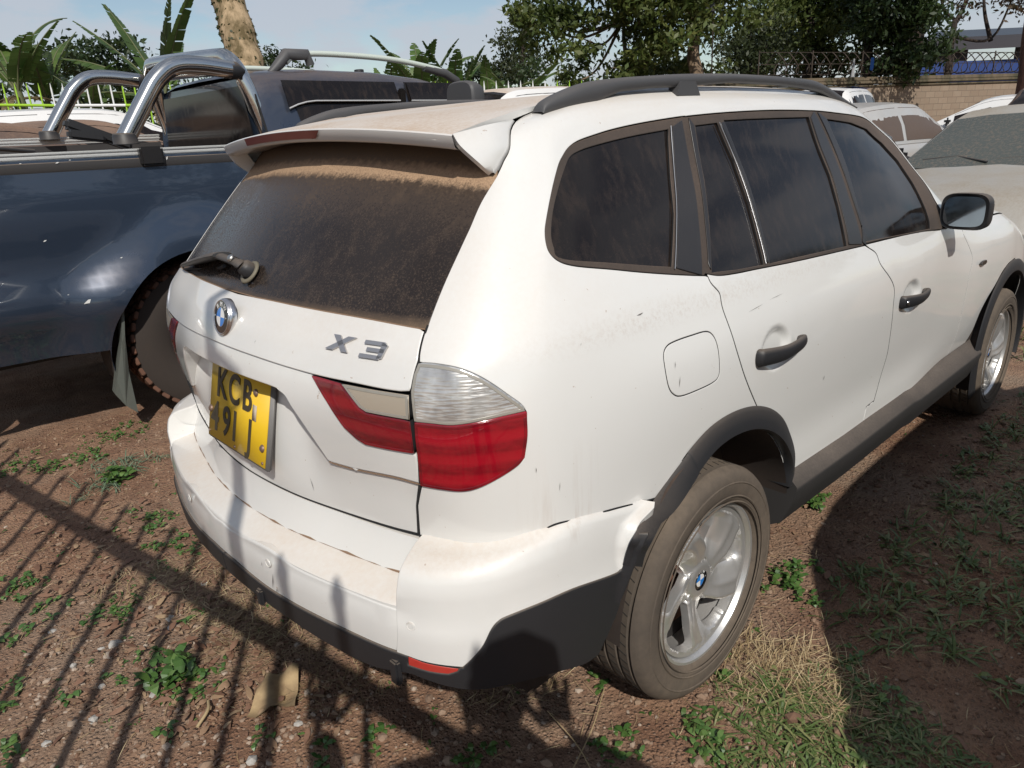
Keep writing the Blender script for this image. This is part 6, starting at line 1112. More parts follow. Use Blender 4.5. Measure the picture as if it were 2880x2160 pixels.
def tree(name, label, base, trunks, clumps, dens, size, lm, bm_, group='trees beyond the yard', limbs=True):
    root = empty(name, base); tag(root, label, 'tree', group); b = Vector(base)
    tb = MB()
    for pts, r in trunks: tb.tube([Vector(p)-b for p in spl(pts, 5)], list(np.linspace(r[0], r[1], len(spl(pts, 5)))), 9)
    if limbs:
        ends = [Vector(p[0][-1]) for p in trunks]
        for x, y, z, r in clumps:
            c = Vector((x, y, z)); e = min(ends, key=lambda q: (q-c).length); mid = e*.5+c*.5+Vector((0, 0, -.15*(e-c).length)); pts = spl([e-b, mid-b, c-b], 5)
            if (e-c).length < 7: tb.tube(pts, list(np.linspace(.045, .012, len(pts))), 5)
    tb.build('trunk', [bm_], root)
    P, F = leaves(clumps, dens, size); leafmesh('crown', P-np.array(base), F, lm, root); return root
G_ = lambda x, y: gz(x, y)
bx, by = 15.35, 8.95
bigA = [[12.47, 11.14, 4.35, 1.1], [13.45, 10.43, 4.78, 1.4], [12.76, 10.51, 3.61, 1.0], [13.5, 10.25, 2.98, 0.9], [13.84, 9.67, 3.95, 1.2], [14.5, 9.34, 4.56, 1.4], [12.42, 11.81, 4.13, 0.55], [12.64, 10.88, 2.62, 0.7], [14.91, 9.9, 3.48, 1.0], [15.99, 9.63, 5.04, 1.6], [16.41, 8.94, 4.42, 1.0], [11.9, 11.75, 4.51, 0.4], [14.18, 10.15, 5.63, 2.0], [16.59, 9.54, 6.04, 2.2], [14.44, 10.52, 2.35, 0.7], [13.84, 10.98, 2.13, 0.7]]
tree('forked_tree', 'broad green tree with a pale forked trunk above the white wagon roof', (bx, by, G_(bx, by)), [([(bx, by, G_(bx, by)), (15.38, 8.99, 2.51), (15.48, 9.22, 3.19), (15.68, 9.32, 3.78), (15.75, 9.49, 4.29), (15.78, 9.75, 4.88)], (.20, .09)), ([(15.68, 9.32, 3.7), (15.77, 9.23, 3.85), (16.0, 9.24, 4.23), (16.23, 9.14, 4.47), (16.48, 9.0, 4.67)], (.11, .06)), ([(14.6, 10.62, .9), (14.6, 10.62, 2.87), (14.78, 10.86, 3.74), (14.84, 10.93, 4.2)], (.07, .04)), ([(14.68, 10.7, 3.3), (14.95, 10.5, 3.5), (15.3, 10.3, 3.6)], (.04, .015))], bigA, 900, .26, M_leaf1, M_bark)
tree('small_tree', 'low spreading green tree just left of the forked trunk', (17.2, 10.9, G_(17.2, 10.9)), [([(17.2, 10.9, .9), (17.2, 10.9, 2.0), (17.3, 10.9, 2.7)], (.06, .04))], [[16.91, 10.7, 3.02, 0.9], [16.41, 11.05, 2.76, 0.8], [17.79, 10.57, 2.93, 0.8], [17.36, 11.26, 3.54, 0.9], [16.2, 11.6, 2.9, .7]], 800, .24, M_leaf1, M_barkd)
tree('olive_tree', 'rounded olive green tree behind the wall right of the forked trunk', (22.4, 11.6, G_(22.4, 11.6)), [([(22.4, 11.6, 1.0), (22.5, 11.5, 2.6), (22.7, 11.5, 3.4)], (.10, .06))], [[22.42, 11.77, 3.89, 1.3], [22.57, 11.29, 3.19, 1.2], [21.94, 11.84, 3.12, 1.0], [23.08, 11.24, 4.08, 1.2], [23.28, 12.03, 4.62, 1.0]], 620, .24, M_leaf3, M_barkd)
tree('tall_dark_tree', 'tall dark green tree with thin trunk behind the wall', (25.9, 11.1, G_(25.9, 11.1)), [([(25.9, 11.1, 1.0), (25.9, 11.1, 3.2), (26.6, 11.5, 5.7)], (.24, .15))], [[25.98, 11.85, 4.98, 1.9], [26.33, 10.98, 3.85, 1.6], [26.5, 11.94, 6.19, 2.2], [26.97, 11.01, 5.17, 1.8], [25.92, 12.14, 3.95, 1.3], [27.21, 10.37, 4.29, 1.3], [27.56, 11.16, 6.62, 2.2], [26.08, 12.77, 5.58, 1.5], [27.3, 9.9, 5.3, 1.2]], 560, .30, M_leaf1, M_barkd)
tree('shady_tree', 'very dark tree wrapped in vines at the centre of the wall', (24.2, 8.0, G_(24.2, 8.0)), [([(24.15, 8.31, .9), (24.15, 8.31, 3.08), (24.57, 8.58, 4.48), (25.01, 8.57, 6.0)], (.16, .11)), ([(25.2, 7.5, .9), (25.3, 7.5, 2.98), (25.4, 7.6, 6.2)], (.42, .36))], [[24.03, 7.56, 4.32, 1.5], [24.11, 7.08, 3.47, 1.1], [24.19, 7.72, 3.44, 1.0], [24.59, 7.46, 5.23, 1.7], [23.89, 8.29, 5.58, 1.9], [24.28, 8.08, 4.4, 1.0], [25.2, 7.4, 3.96, 1.1], [24.31, 7.39, 3.0, 0.8], [24.6, 7.4, 6.2, 2.]], 760, .28, M_leaf2, M_barkd)
tree('red_trunk_tree', 'tree with thick reddish brown trunk at the right end of the wall', (19.9, 3.25, G_(19.9, 3.25)), [([(20.0, 2.86, .6), (20.1, 2.88, 2.21), (20.45, 3.05, 3.24), (20.75, 3.15, 4.6)], (.34, .27))], [[20.4, 3.5, 5.6, 1.5], [20.0, 4.3, 5.9, 1.0]], 500, .26, M_leaf2, M_barkr)
tree('sparse_tree', 'thin branching tree with sparse rusty leaves above the blue shed', (30.2, 7.4, G_(30.2, 7.4)), [([(30.0, 7.7, 1), (30.06, 7.74, 4.37), (30.25, 7.73, 4.73), (30.57, 7.66, 5.2), (30.89, 7.59, 5.9)], (.12, .06)), ([(31.06, 6.74, 4.0), (31.06, 7.07, 4.93), (31.08, 7.25, 5.8)], (.08, .04)), ([(30.25, 7.73, 4.73), (29.95, 8.14, 5.2), (29.9, 8.3, 5.9)], (.06, .03)), ([(30.06, 7.74, 4.2), (31.06, 6.74, 4.1), (31.4, 6.3, 5.6)], (.06, .03))], [[29.4, 5.3, 4.9, 1.2], [29.41, 5.56, 5.6, 1.2], [30.88, 7.42, 5.6, 0.9], [30.34, 7.9, 5.3, 0.7], [29.81, 6.1, 5.3, 0.8], [31, 6.9, 5.4, .7]], 230, .24, M_leaf4, M_barkd)
tree('hazy_tree', 'tall grey green tree furthest away left of the forked tree', (29.3, 29.4, 1.4), [([(29.3, 29.4, 1.4), (29.4, 29.3, 5), (29.8, 29.3, 7.5)], (.3, .1))], [[29.29, 29.64, 6.19, 1.6], [29.29, 29.0, 4.86, 1.7], [30.17, 29.33, 7.28, 1.2], [29.7, 31.62, 5.09, 1.4]], 420, .34, M_leaf3, M_barkd)
trk = empty('thick_trunk_tree', (4.8, 11.4, G_(4.8, 11.4))); tag(trk, 'thick leaning trunk blotched with lichen rising behind the pickup cab', 'tree', 'trees beyond the yard')
tb = MB(); pts = spl([(4.78, 11.35, .6), (4.80, 11.62, 2.47), (4.88, 11.8, 3.02), (4.93, 12.2, 4.0), (4.9, 12.6, 5.2), (4.7, 13.2, 7.0)], 8); nP = len(pts); rs_ = np.linspace(.36, .24, nP)*(1+.05*np.sin(np.arange(nP)*1.3)); tb.tube([Vector(p)-trk.location for p in pts], list(rs_), 18)
for a in range(6): tb.tube([Vector(q)-trk.location for q in spl([(4.7, 13.2, 6.9), (4.7+1.2*math.cos(a), 13.2+1.2*math.sin(a), 8.0), (4.7+2.3*math.cos(a), 13.2+2.3*math.sin(a), 8.6)], 5)], .08, 7)
tb.build('trunk', [M_lich], trk)
P, F = leaves([(4.7+2*math.cos(a), 13.2+2*math.sin(a), 9.0, 1.3) for a in range(6)], 260, .3); leafmesh('crown', P-np.array(trk.location), F, M_leaf1, trk)
# little vine leaves up the trunk
Pv = []; 
vv = []
for i in range(900):
    q = nr.integers(6, nP-12); a = nr.uniform(0, 6.28); c = np.array(pts[q])+np.array([math.cos(a), math.sin(a), nr.uniform(-.08, .08)])*rs_[q]*1.03; vv.append((*c, .12))
c = np.array(vv)[:, :3]; u = nr.normal(size=(len(c), 3)); u /= np.linalg.norm(u, axis=1, keepdims=True); w = np.cross(u, nr.normal(size=(len(c), 3))); w /= np.linalg.norm(w, axis=1, keepdims=True); s_ = .035
leafmesh('vine_leaves', np.stack([c-u*s_, c+w*s_*.6, c+u*s_, c-w*s_*.6], 1).reshape(-1, 3)-np.array(trk.location), np.arange(4*len(c)).reshape(-1, 4), M_leaf3, trk)['kind'] = 'stuff'
# distant tree line, one mass
P, F = leaves([[8.84, 37.14, 5.6, 1.6], [9.91, 37.71, 5.8, 1.8], [10.69, 36.88, 5.6, 1.5], [7.36, 35.37, 5.2, 1.4], [21.03, 45.14, 6.4, 1.6], [21.67, 44.52, 6.4, 1.2], [22.76, 26.62, 4.4, 1.2], [22.95, 26.12, 3.9, 1.4], [23.44, 28.59, 4.2, 1.3], [12.07, 36.93, 5.2, 1.4], [5, 36, 4.6, 2], [12, 38, 4.2, 2.2], [16, 38, 4.2, 2.2], [19, 36, 4, 2.2], [22, 30, 3.4, 1.8], [2, 36, 4.6, 2], [26, 24, 3.6, 1.6], [24, 18, 2.9, 1.2], [21, 17, 2.8, 1.1], [19, 15, 2.5, 1.0], [18, 13.4, 2.4, .9], [25, 13, 2.8, 1.1], [27, 10.5, 2.7, 1.0], [26, 9.3, 2.5, .9], [28.5, 8.4, 2.5, .9]], 240, .42); tag(leafmesh('tree_line', P, F, M_leaf2, None), kind='stuff')
P, F = leaves([[x, 14.8-x+1.6+nr.uniform(-.3, .8), gz(x, 16.4-x)+nr.uniform(.5, 1.3), .8] for x in np.linspace(-3, 8.2, 20)]+[[x, 25.8-x, gz(x, 25.8-x)+nr.uniform(.6, 1.2), .9] for x in np.linspace(9, 16, 10)], 330, .2); tag(leafmesh('undergrowth', P, F, M_leaf2, None), kind='stuff')
# banana plants
def blade(mb, dr, base, az, tilt, L_, w, droop, split=.35, mi=0):
    n = 22; p = np.array(base, float); el = tilt; P = [p.copy()]; D = []
    for i in range(n):
        d = np.array([math.cos(az)*math.cos(el), math.sin(az)*math.cos(el), math.sin(el)]); D.append(d); p = p+d*L_/n; P.append(p.copy()); el -= droop/n*(.4+1.2*i/n)
    D.append(D[-1]); side = np.array([-math.sin(az), math.cos(az), 0])
    mb.tube(P, list(np.linspace(.028, .006, n+1)), 5, 1, False)
    for sg in (1, -1):
        pend = 0
        for i in range(3, n):
            t = i/n; ww = w*math.sin(math.pi*min(1, .12+.88*(t)))**.55*(1-.35*t)
            up = np.cross(D[i], side*sg); up = up/np.linalg.norm(up)*(1 if up[2]/1 > 0 else 1)
            if nr.random() < split: pend = nr.uniform(-.5, .6)
            dirn = side*sg*math.cos(pend*.5+.25)+np.array([0, 0, -1.])*math.sin(pend*.5+.25)*.9+D[i]*.35
            a, b = P[i], P[i+1]; gap = .82 if nr.random() < split else 1.0
            b2 = a+(b-a)*gap; mb.add([a, b2, b2+dirn*ww, a+dirn*ww*.98], [(0, 1, 2, 3)], mi, None, False)
def banana(base, h, n, L_, label, spread=1., seed=0, azs=None):
    root = empty('banana_plant', base); tag(root, label, 'banana plant', 'banana plants beyond the fence'); st = MB(); lf = MB(); dl = MB()
    st.tube([(0, 0, 0), (.03, 0, h*.5), (.0, .03, h)], [.16, .13, .07], 10)
    for i in range(n):
        az = azs[i][0] if azs else i*2.4+seed+nr.uniform(-.3, .3); tl = azs[i][1] if azs else R(nr.uniform(48, 82)); dp = nr.uniform(.5, 1.5)*spread if not azs else azs[i][2]
        blade(lf, None, (0, 0, h*.96), az, tl, L_*nr.uniform(.8, 1.1), L_*.135, dp, .3)
    for i in range(3): blade(dl, None, (0, 0, h*.9), i*2.1+seed, R(10), L_*.7, L_*.07, 2.2, .8)
    st.build('stem', [M_bstem], root); lf.build('leaves', [M_ban, M_bstem], root); dl.build('dry_leaves', [M_dryleaf, M_dryleaf], root); return root
V_ = math.atan2(.73, .68); rtA = V_-math.pi/2; lfA = V_+math.pi/2   # image right / left as seen from the yard
banana((4.55, 15.1, 1.0), 1.7, 8, 2.3, 'large banana plant with long tattered leaves fanning left beside the thick trunk', azs=[(lfA, R(33), .55), (lfA+.2, R(52), .35), (lfA-.2, R(66), .25), (rtA, R(80), .2), (rtA-.2, R(70), .5), (lfA, R(8), .3), (lfA-.3, R(-2), .2), (V_, R(60), .9)])
for b_, h, n, L_, lab, sd in (((2.07, 16.0, 1.05), 1.75, 7, 1.9, 'dark banana plant at the far left edge of the fence', 0), ((2.75, 16.9, 1.1), 1.5, 7, 1.7, 'banana plant with a crossed pair of upright leaves, second from the left', 1), ((3.35, 16.2, 1.05), 1.1, 6, 1.5, 'short dark banana plant between the left ones and the large tattered one', 2), ((9.82, 13.09, 1.0), 1.2, 9, 1.9, 'banana plant with many upright leaves behind the pickup roof rail', 3), ((10.36, 12.5, .95), 1.15, 8, 1.7, 'banana plant nearest the front of the pickup roof', 4.4), ((9.5, 13.9, 1.0), 1.0, 7, 1.7, 'banana plant half hidden behind the middle of the pickup roof', 5), ((11.1, 12.1, .95), 1.0, 7, 1.6, 'small banana plant with drooping leaf right of the pickup', 5.6), ((9.86, 9.98, .75), 1.1, 6, 1.5, 'banana plant with one tall folded leaf left of the forked tree', 6), ((10.6, 10.2, .75), .8, 7, 1.3, 'low banana plant under the edge of the forked tree', 7), ((13.3, 10.3, .85), .9, 6, 1.2, 'pale banana plant in the shade under the forked tree', 8)):
    banana(b_, h, n, L_, lab, .9, sd)
# steel fence painted in white and lime stretches
M_fw = mat('fence_white', (.72, .72, .70), .5); M_fg = mat('fence_lime', (.30, .50, .03), .5)
fr_ = empty('picket_fence', (2.2, 12.6, gz(2.2, 12.6))); tag(fr_, 'steel fence of thin bars painted white and lime green in stretches', 'fence')
A0 = Vector((-3.2, 18.0)); A1 = Vector((9.6, 5.2)); Lf = (A1-A0).length; nb2 = int(Lf/.20); seg = 6
for i in range(nb2):
    p = A0.lerp(A1, i/nb2); z0 = gz(p.x, p.y); s_ = (i//seg) % 2; 
    if i > 96: continue
    mb = MB(); zt = z0+1.88; mb.tube([(p.x, p.y, z0), (p.x, p.y, zt-.09), (p.x, p.y, zt)], [.014, .014, .003], 6); WB(mb, 'fence_bar', [M_fg if s_ else M_fw], fr_)
    if i % seg == 0:
        q = A0.lerp(A1, (i+seg)/nb2)
        for h in (1.53, .30): mb = MB(); mb.tube([(p.x, p.y, z0+h), (q.x, q.y, gz(q.x, q.y)+h)], .026, 6); WB(mb, 'fence_rail', [M_fg if s_ else M_fw], fr_)
wp = empty('white_pickets', (15.4, 10.5, gz(15.4, 10.5))); tag(wp, 'low row of white pickets glimpsed under the roof rail of the white wagon', 'fence')
for i in range(16):
    t = i/15; x, y = 14.7+1.2*t, 11.1-1.15*t; mb = MB(); mb.box((x, y, 1.9), (.05, .05, 1.5)); WB(mb, 'picket', [M_fw], wp)
# block wall with coping and razor wire
def blockmat():
    m = mat('stone_block', (.36, .27, .195), .9); t = nd(m, 'ShaderNodeTexCoord'); b = nd(m, 'ShaderNodeTexBrick', Scale=1.0); b.inputs['Brick Width'].default_value = .42; b.inputs['Row Height'].default_value = .19; b.inputs['Mortar Size'].default_value = .010
    b.inputs['Color1'].default_value = (.29, .225, .165, 1); b.inputs['Color2'].default_value = (.235, .18, .13, 1); b.inputs['Mortar'].default_value = (.15, .115, .085, 1); lk(m, t.outputs['UV'], b.inputs['Vector'])
    c = mixc(m, remap(m, noise(m, 6., 5), .35, .7, 0, .5), b.outputs['Color'], (.24, .165, .115)); lk(m, c, bsdf(m).inputs['Base Color']); bump(m, b.outputs['Fac'], -.4, .01); return m
M_block = blockmat(); M_cop = bark('mossy_coping', (.15, .115, .075), (.06, .055, .03), 3.)
W0 = Vector((17.3, 10.05)); W1 = Vector((33, 4.1)); wl = (W1-W0).length; wd = (W1-W0)/wl; wnrm = Vector((wd.y, -wd.x))
wall = empty('block_wall', (W0.x, W0.y, gz(*W0))); tag(wall, 'cut stone block wall with earth stained coping behind the parked cars', 'wall')
me = bpy.data.meshes.new('wall_face'); vs = []; uv = []
for d, z in ((0, .2), (0, 2.48), (wl, .2), (wl, 2.56)): p = W0+wd*d+wnrm*0; vs.append((p.x, p.y, z)); uv.append((d, z))
vs += [(x-wnrm.x*.2, y-wnrm.y*.2, z) for x, y, z in vs]; uv += uv
me.from_pydata(vs, [], [(0, 2, 3, 1), (4, 5, 7, 6), (0, 1, 5, 4), (2, 6, 7, 3)]); ul = me.uv_layers.new(name='uv')
for l_ in me.loops: ul.data[l_.index].uv = uv[l_.vertex_index]
link(me, 'wall_face', [M_block], wall).location = -wall.location
mb = MB(); ang = math.atan2(wd.y, wd.x); cm = W0+wd*wl/2-wnrm*.1
for z, w_, h in ((2.50, .30, .07), (2.60, .38, .09), (2.70, .30, .12)): mb.box((cm.x, cm.y, z), (wl, w_, h), Matrix.Rotation(ang, 3, 'Z') @ Matrix.Rotation(-.005, 3, 'Y'), 0, .02)
WB(mb, 'coping', [M_cop], wall)
rz_ = empty('razor_wire', (24, 7.6, 2.8)); tag(rz_, 'rusty coils of razor wire along the top of the block wall', 'razor wire'); mb = MB(); pts = []
for i in range(34*14):
    a = i/14*2*math.pi; d = 2.5+i/14*.42; p = W0+wd*d-wnrm*.1; pts.append((p.x-wnrm.x*.30*math.cos(a)+wd.x*.10*math.sin(2*a), p.y-wnrm.y*.30*math.cos(a)+wd.y*.10*math.sin(2*a), 3.13+.32*math.sin(a)))
M_rz = mat('rusty_wire', (.06, .045, .034), .7, .3); mb.tube(pts, .016, 4); WB(mb, 'coil', [M_rz], rz_)
mb = MB()
for h in (2.85, 3.13, 3.45): a_, b_ = W0+wd*2, W0+wd*16.5; mb.tube([(a_.x-wnrm.x*.1, a_.y-wnrm.y*.1, h), (b_.x-wnrm.x*.1, b_.y-wnrm.y*.1, h)], .010, 4)
for i in range(8): a_ = W0+wd*(2+2*i); mb.tube([(a_.x-wnrm.x*.1, a_.y-wnrm.y*.1, 2.6), (a_.x-wnrm.x*.1, a_.y-wnrm.y*.1, 3.5)], .022, 5)
WB(mb, 'wire_support', [M_rz], rz_)
# sheds behind the wall
M_bl = mat('blue_sheet', (.015, .045, .19), .6); M_bg = mat('blue_grey_sheet', (.060, .080, .115), .6); M_dkroof = mat('dark_roof', (.035, .030, .032), .8)
sh1 = empty('blue_shed', (36.5, 8.4, .8)); tag(sh1, 'dark roofed blue shed with an open window slot behind the wall', 'shed')
def wallbox(mb, a, b, z0, z1, th_=.15):
    a = Vector(a); b = Vector(b); d = (b-a); c = (a+b)/2; mb.box((c.x, c.y, (z0+z1)/2), (d.length, th_, z1-z0), Matrix.Rotation(math.atan2(d.y, d.x), 3, 'Z'))
mb = MB(); wallbox(mb, (33.0, 10.3), (37.2, 6.4), .8, 3.62); WB(mb, 'lower_wall', [M_bl], sh1)
mb = MB(); wallbox(mb, (33.0, 10.3), (34.9, 8.55), 3.62, 4.1); wallbox(mb, (36.4, 7.15), (37.2, 6.4), 3.62, 4.1); WB(mb, 'upper_wall', [M_dkroof], sh1)
mb = MB(); wallbox(mb, (35.4, 10.1), (38.6, 7.0), 4.5, 4.95, .1); WB(mb, 'back_panel', [M_bg], sh1)
mb = MB(); mb.grid([[(32.6+3.9*t, 10.3-4.2*t, 4.02), (33.5+3.9*t, 11.2-4.2*t, 4.62), (34.6+3.9*t, 12.2-4.2*t, 4.55)] for t in np.linspace(0, 1, 8)], 0, False); WB(mb, 'roof', [M_dkroof], sh1)
mb = MB(); mb.poly([(22.09, 7.40, 3.22), (21.98, 7.30, 3.20), (21.96, 7.28, 2.95), (22.0, 7.32, 2.86), (22.12, 7.42, 2.90)], (.05, .05, 0)); tag(mb.build('blue_cloth', [mat('bright_blue_cloth', (.03, .14, .50), .8)]), 'bright blue cloth hanging in the razor wire above the wall', 'cloth')
mb = MB(); mb.tube([(21.6, 7.72, 2.7), (21.63, 7.73, 3.0), (21.66, 7.75, 3.2)], [.06, .03, .03], 6); tag(mb.build('grey_rag', [mat('grey_cloth', (.30, .30, .30), .9)]), 'pale grey rag hanging in the razor wire left of the blue cloth', 'cloth')
# flood lamp on a pole by the forked tree
fl_ = empty('flood_lamp', (15.2, 8.5, gz(15.2, 8.5))); tag(fl_, 'dark square flood lamp on a thin pole beside the forked tree', 'lamp'); mb = MB(); mb.tube([(15.22, 8.48, .9), (15.18, 8.52, 4.1)], .018, 6); WB(mb, 'pole', [M_barkd], fl_); mb = MB(); mb.box((15.10, 8.56, 4.18), (.10, .22, .20), Matrix.Rotation(.8, 3, 'Z'), 0, .02); WB(mb, 'lamp_head', [M_grille], fl_)

# trees along the far side of the yard, out of the picture: the car's glass mirrors them
for i, (x, y, hh) in enumerate(((1.5, -13.5, 5.2), (5.5, -12.5, 6.4), (9.5, -12.0, 5.6), (13.5, -11.0, 6.6), (17.5, -9.5, 5.8))):
    tree('yard_tree', ['broad tree', 'tall tree', 'round tree', 'high crowned tree', 'spreading tree'][i]+' on the right side of the yard, beside the grey suv row', (x, y, 0), [([(x, y, 0), (x+.1, y, 1.6), (x, y+.1, hh*.6)], (.16, .09))], [[x+dx, y+dy, hh*.55+dz, 1.25] for dx, dy, dz in ((0, 0, 1.6), (1.2, .3, .8), (-1.2, 0, .7), (.4, 1, .2), (-.5, -.8, .4), (1.6, 0, -.6), (-1.5, .4, -.7), (0, .6, -.9))], 190, .42, M_leaf2, M_barkd, 'trees on the right of the yard', False)
# ---------------------------------------------------------------- behind the camera: fence, photographer, next car (they throw the shadows)
d_ = Vector((math.cos(SUN_AZ), math.sin(SUN_AZ)))
fd_ = Vector((.174, -.985)); fn = Vector((.985, .174)); f0 = Vector((-1.5343, -1.7441))-fn*.35
fence = empty('boundary_fence', (f0.x, f0.y, 0)); tag(fence, 'grey steel bar fence with pointed bars behind the white wagon', 'fence')
M_fence = mat('painted_steel', (.32, .33, .34), .5, .3)
wn = Vector((math.sin(SUN_AZ), -math.cos(SUN_AZ)))
def fpt(w):      # point of the fence line whose shadow ray has offset w
    b = wn.dot(f0); return f0+fd_*((w-b)/wn.dot(fd_))
hr = 1.44+.52*math.tan(SUN_EL); htip = 1.75+.47
a, b = fpt(-4.2)-f0, fpt(1.2)-f0
for h in (hr, .35): mb = MB(); mb.box(((a.x+b.x)/2, (a.y+b.y)/2, h), ((b-a).length, .05, .065), Matrix.Rotation(math.atan2(fd_.y, fd_.x), 3, 'Z')); mb.build('fence_rail', [M_fence], fence)
for k in range(-22, 10):
    w = -1.043+.1355*k+rnd.uniform(-.008, .008)
    if k == 5 or (-.52 < w < -.20 and False): continue
    p = fpt(w)-f0; h = htip+rnd.uniform(-.03, .03); mb = MB(); mb.tube([(p.x, p.y, .02), (p.x, p.y, h-.10), (p.x, p.y, h-.06), (p.x, p.y, h)], [.014, .014, .019, .003], 8); mb.build('fence_bar', [M_fence], fence)
p = fpt(-.775)-f0; mb = MB(); mb.tube([(p.x, p.y, 0), (p.x, p.y, 2.55), (p.x+.0, p.y-.0, 2.98), (p.x+.03, p.y-.06, 3.0)], [.024, .022, .018, .014], 8); mb.tube([(p.x, p.y, 2.62), (p.x+.02, p.y-.11, 2.70), (p.x, p.y, 2.78)], .013, 6); mb.build('fence_post', [M_fence], fence)

# the photographer, phone held out ahead
M_cloth = mat('dark_clothing', (.05, .05, .06), .9); M_skin = mat('skin', (.13, .07, .045), .55); M_phone = mat('phone', (.02, .02, .02), .2)
def skin_body(name, joints, edges, mats, parent=None, sub=1):
    me = bpy.data.meshes.new(name); me.from_pydata([j[0] for j in joints], edges, []); o = link(me, name, mats, parent)
    md = o.modifiers.new('skin', 'SKIN'); sv = me.skin_vertices[0].data
    for i, j in enumerate(joints): sv[i].radius = (j[1], j[1] if len(j) < 3 else j[2])
    sv[0].use_root = True
    if sub: sm = o.modifiers.new('sub', 'SUBSURF'); sm.levels = sub; sm.render_levels = sub
    return o
HX, HY = -1.50, -2.08
person = empty('person', (HX, HY, 0), math.atan2(.73, .68)); person.scale = (1.3, 1.5, 1.03); tag(person, 'person in dark clothes behind the camera holding out a phone', 'person')
J = [((0, 0, .98), .15, .12), ((0, 0, 1.16), .135, .11), ((-.01, 0, 1.36), .17, .11), ((0, 0, 1.49), .07), ((.02, 0, 1.56), .055),
     ((0, .10, .90), .09), ((.02, .11, .50), .062), ((-.02, .12, .09), .042), ((.13, .13, .045), .035), ((0, -.10, .90), .09), ((-.02, -.11, .50), .062), ((-.04, -.12, .09), .042), ((.10, -.13, .045), .035),
     ((-.01, .19, 1.43), .058), ((.06, .30, 1.24), .045), ((.10, .345, 1.47), .032), ((-.01, -.19, 1.43), .058), ((.05, -.30, 1.20), .045), ((.12, -.10, 1.40), .032)]
Ed = [(0, 1), (1, 2), (2, 3), (3, 4), (0, 5), (5, 6), (6, 7), (7, 8), (0, 9), (9, 10), (10, 11), (11, 12), (2, 13), (13, 14), (14, 15), (2, 16), (16, 17), (17, 18)]
skin_body('body', J, Ed, [M_cloth], person)
skin_body('head', [((.02, 0, 1.57), .055), ((.03, 0, 1.64), .078, .085), ((.02, 0, 1.70), .085, .10), ((.0, 0, 1.755), .07, .085)], [(0, 1), (1, 2), (2, 3)], [M_skin], person)
for sg, bx, by, bz in ((1, .11, .35, 1.48), (-1, .135, -.09, 1.41)):
    js = [((bx, by, bz), .028), ((bx+.02, by, bz+.05), .030)]; es = [(0, 1)]
    for i in range(4):
        o = len(js); js += [((bx+.03, by-.03+.02*i, bz+.085), .0085), ((bx+.045, by-.034+.022*i, bz+.12+.006*(i % 2)), .008)]; es += [(1, o), (o, o+1)]
    o = len(js); js += [((bx+.02, by-.045*sg, bz+.03), .0095), ((bx+.04, by-.06*sg, bz+.06), .0085)]; es += [(0, o), (o, o+1)]
    skin_body('hand', js, es, [M_skin], person)
ph = MB(); ph.box((0, 0, 0), (.009, .16, .075), None, 0, .004); pho = ph.build('phone', [M_phone]); pho.location = (HX+.17*.68-.35*.73, HY+.17*.73+.35*.68, 1.60); pho.rotation_euler = (0, 0, math.atan2(.73, .68)); tag(pho, 'dark mobile phone held out by the person behind the camera', 'phone')
# ---------------------------------------------------------------- litter, weeds and stones on the ground
g10 = np.random.default_rng(5)
def gzz(x, y): return float(ground_z(np.array([x]), np.array([y]))[0])
def gzv(P): return ground_z(P[:, 0], P[:, 1])
def mesh_np(name, P, F, m, parent=None, smooth=False):
    me = bpy.data.meshes.new(name); me.from_pydata(np.asarray(P).tolist(), [], [tuple(map(int, f)) for f in F]); me.update()
    if smooth: me.polygons.foreach_set('use_smooth', [True]*len(me.polygons))
    return link(me, name, m if isinstance(m, list) else [m], parent)
def island(name, a, b, rough=.8, c=None):
    m = mat(name, a, rough); gn = nd(m, 'ShaderNodeNewGeometry'); r = nd(m, 'ShaderNodeValToRGB'); e = r.color_ramp.elements; e[0].color = (*a, 1); e[1].color = (*b, 1)
    if c: q = e.new(.55); q.color = (*c, 1)
    lk(m, gn.outputs['Random Per Island'], r.inputs[0]); lk(m, r.outputs[0], bsdf(m).inputs['Base Color']); return m
M_clod = island('soil_clods', (.13, .070, .044), (.30, .21, .145), .95, (.21, .125, .08)); M_peb = island('pebbles', (.20, .13, .09), (.42, .34, .27), .9, (.29, .20, .14)); M_stone = island('pale_stone', (.30, .27, .235), (.46, .44, .41), .85)
M_straw = island('dry_straw', (.30, .21, .10), (.56, .45, .27), .75, (.42, .31, .17)); M_weed = island('weed_green', (.040, .095, .020), (.11, .18, .045), .45, (.065, .13, .03)); M_grass = island('grass_green', (.06, .10, .022), (.20, .20, .08), .5, (.09, .135, .035)); M_dead = island('dead_leaf', (.15, .075, .045), (.32, .22, .13), .7, (.22, .12, .075)); M_bluegr = island('blue_green_grass', (.09, .14, .085), (.16, .21, .13), .5)
ico = bmesh.new(); bmesh.ops.create_icosphere(ico, subdivisions=1, radius=1.0); IV = np.array([tuple(v.co) for v in ico.verts]); IFc = np.array([[v.index for v in f.verts] for f in ico.faces]); ico.free()
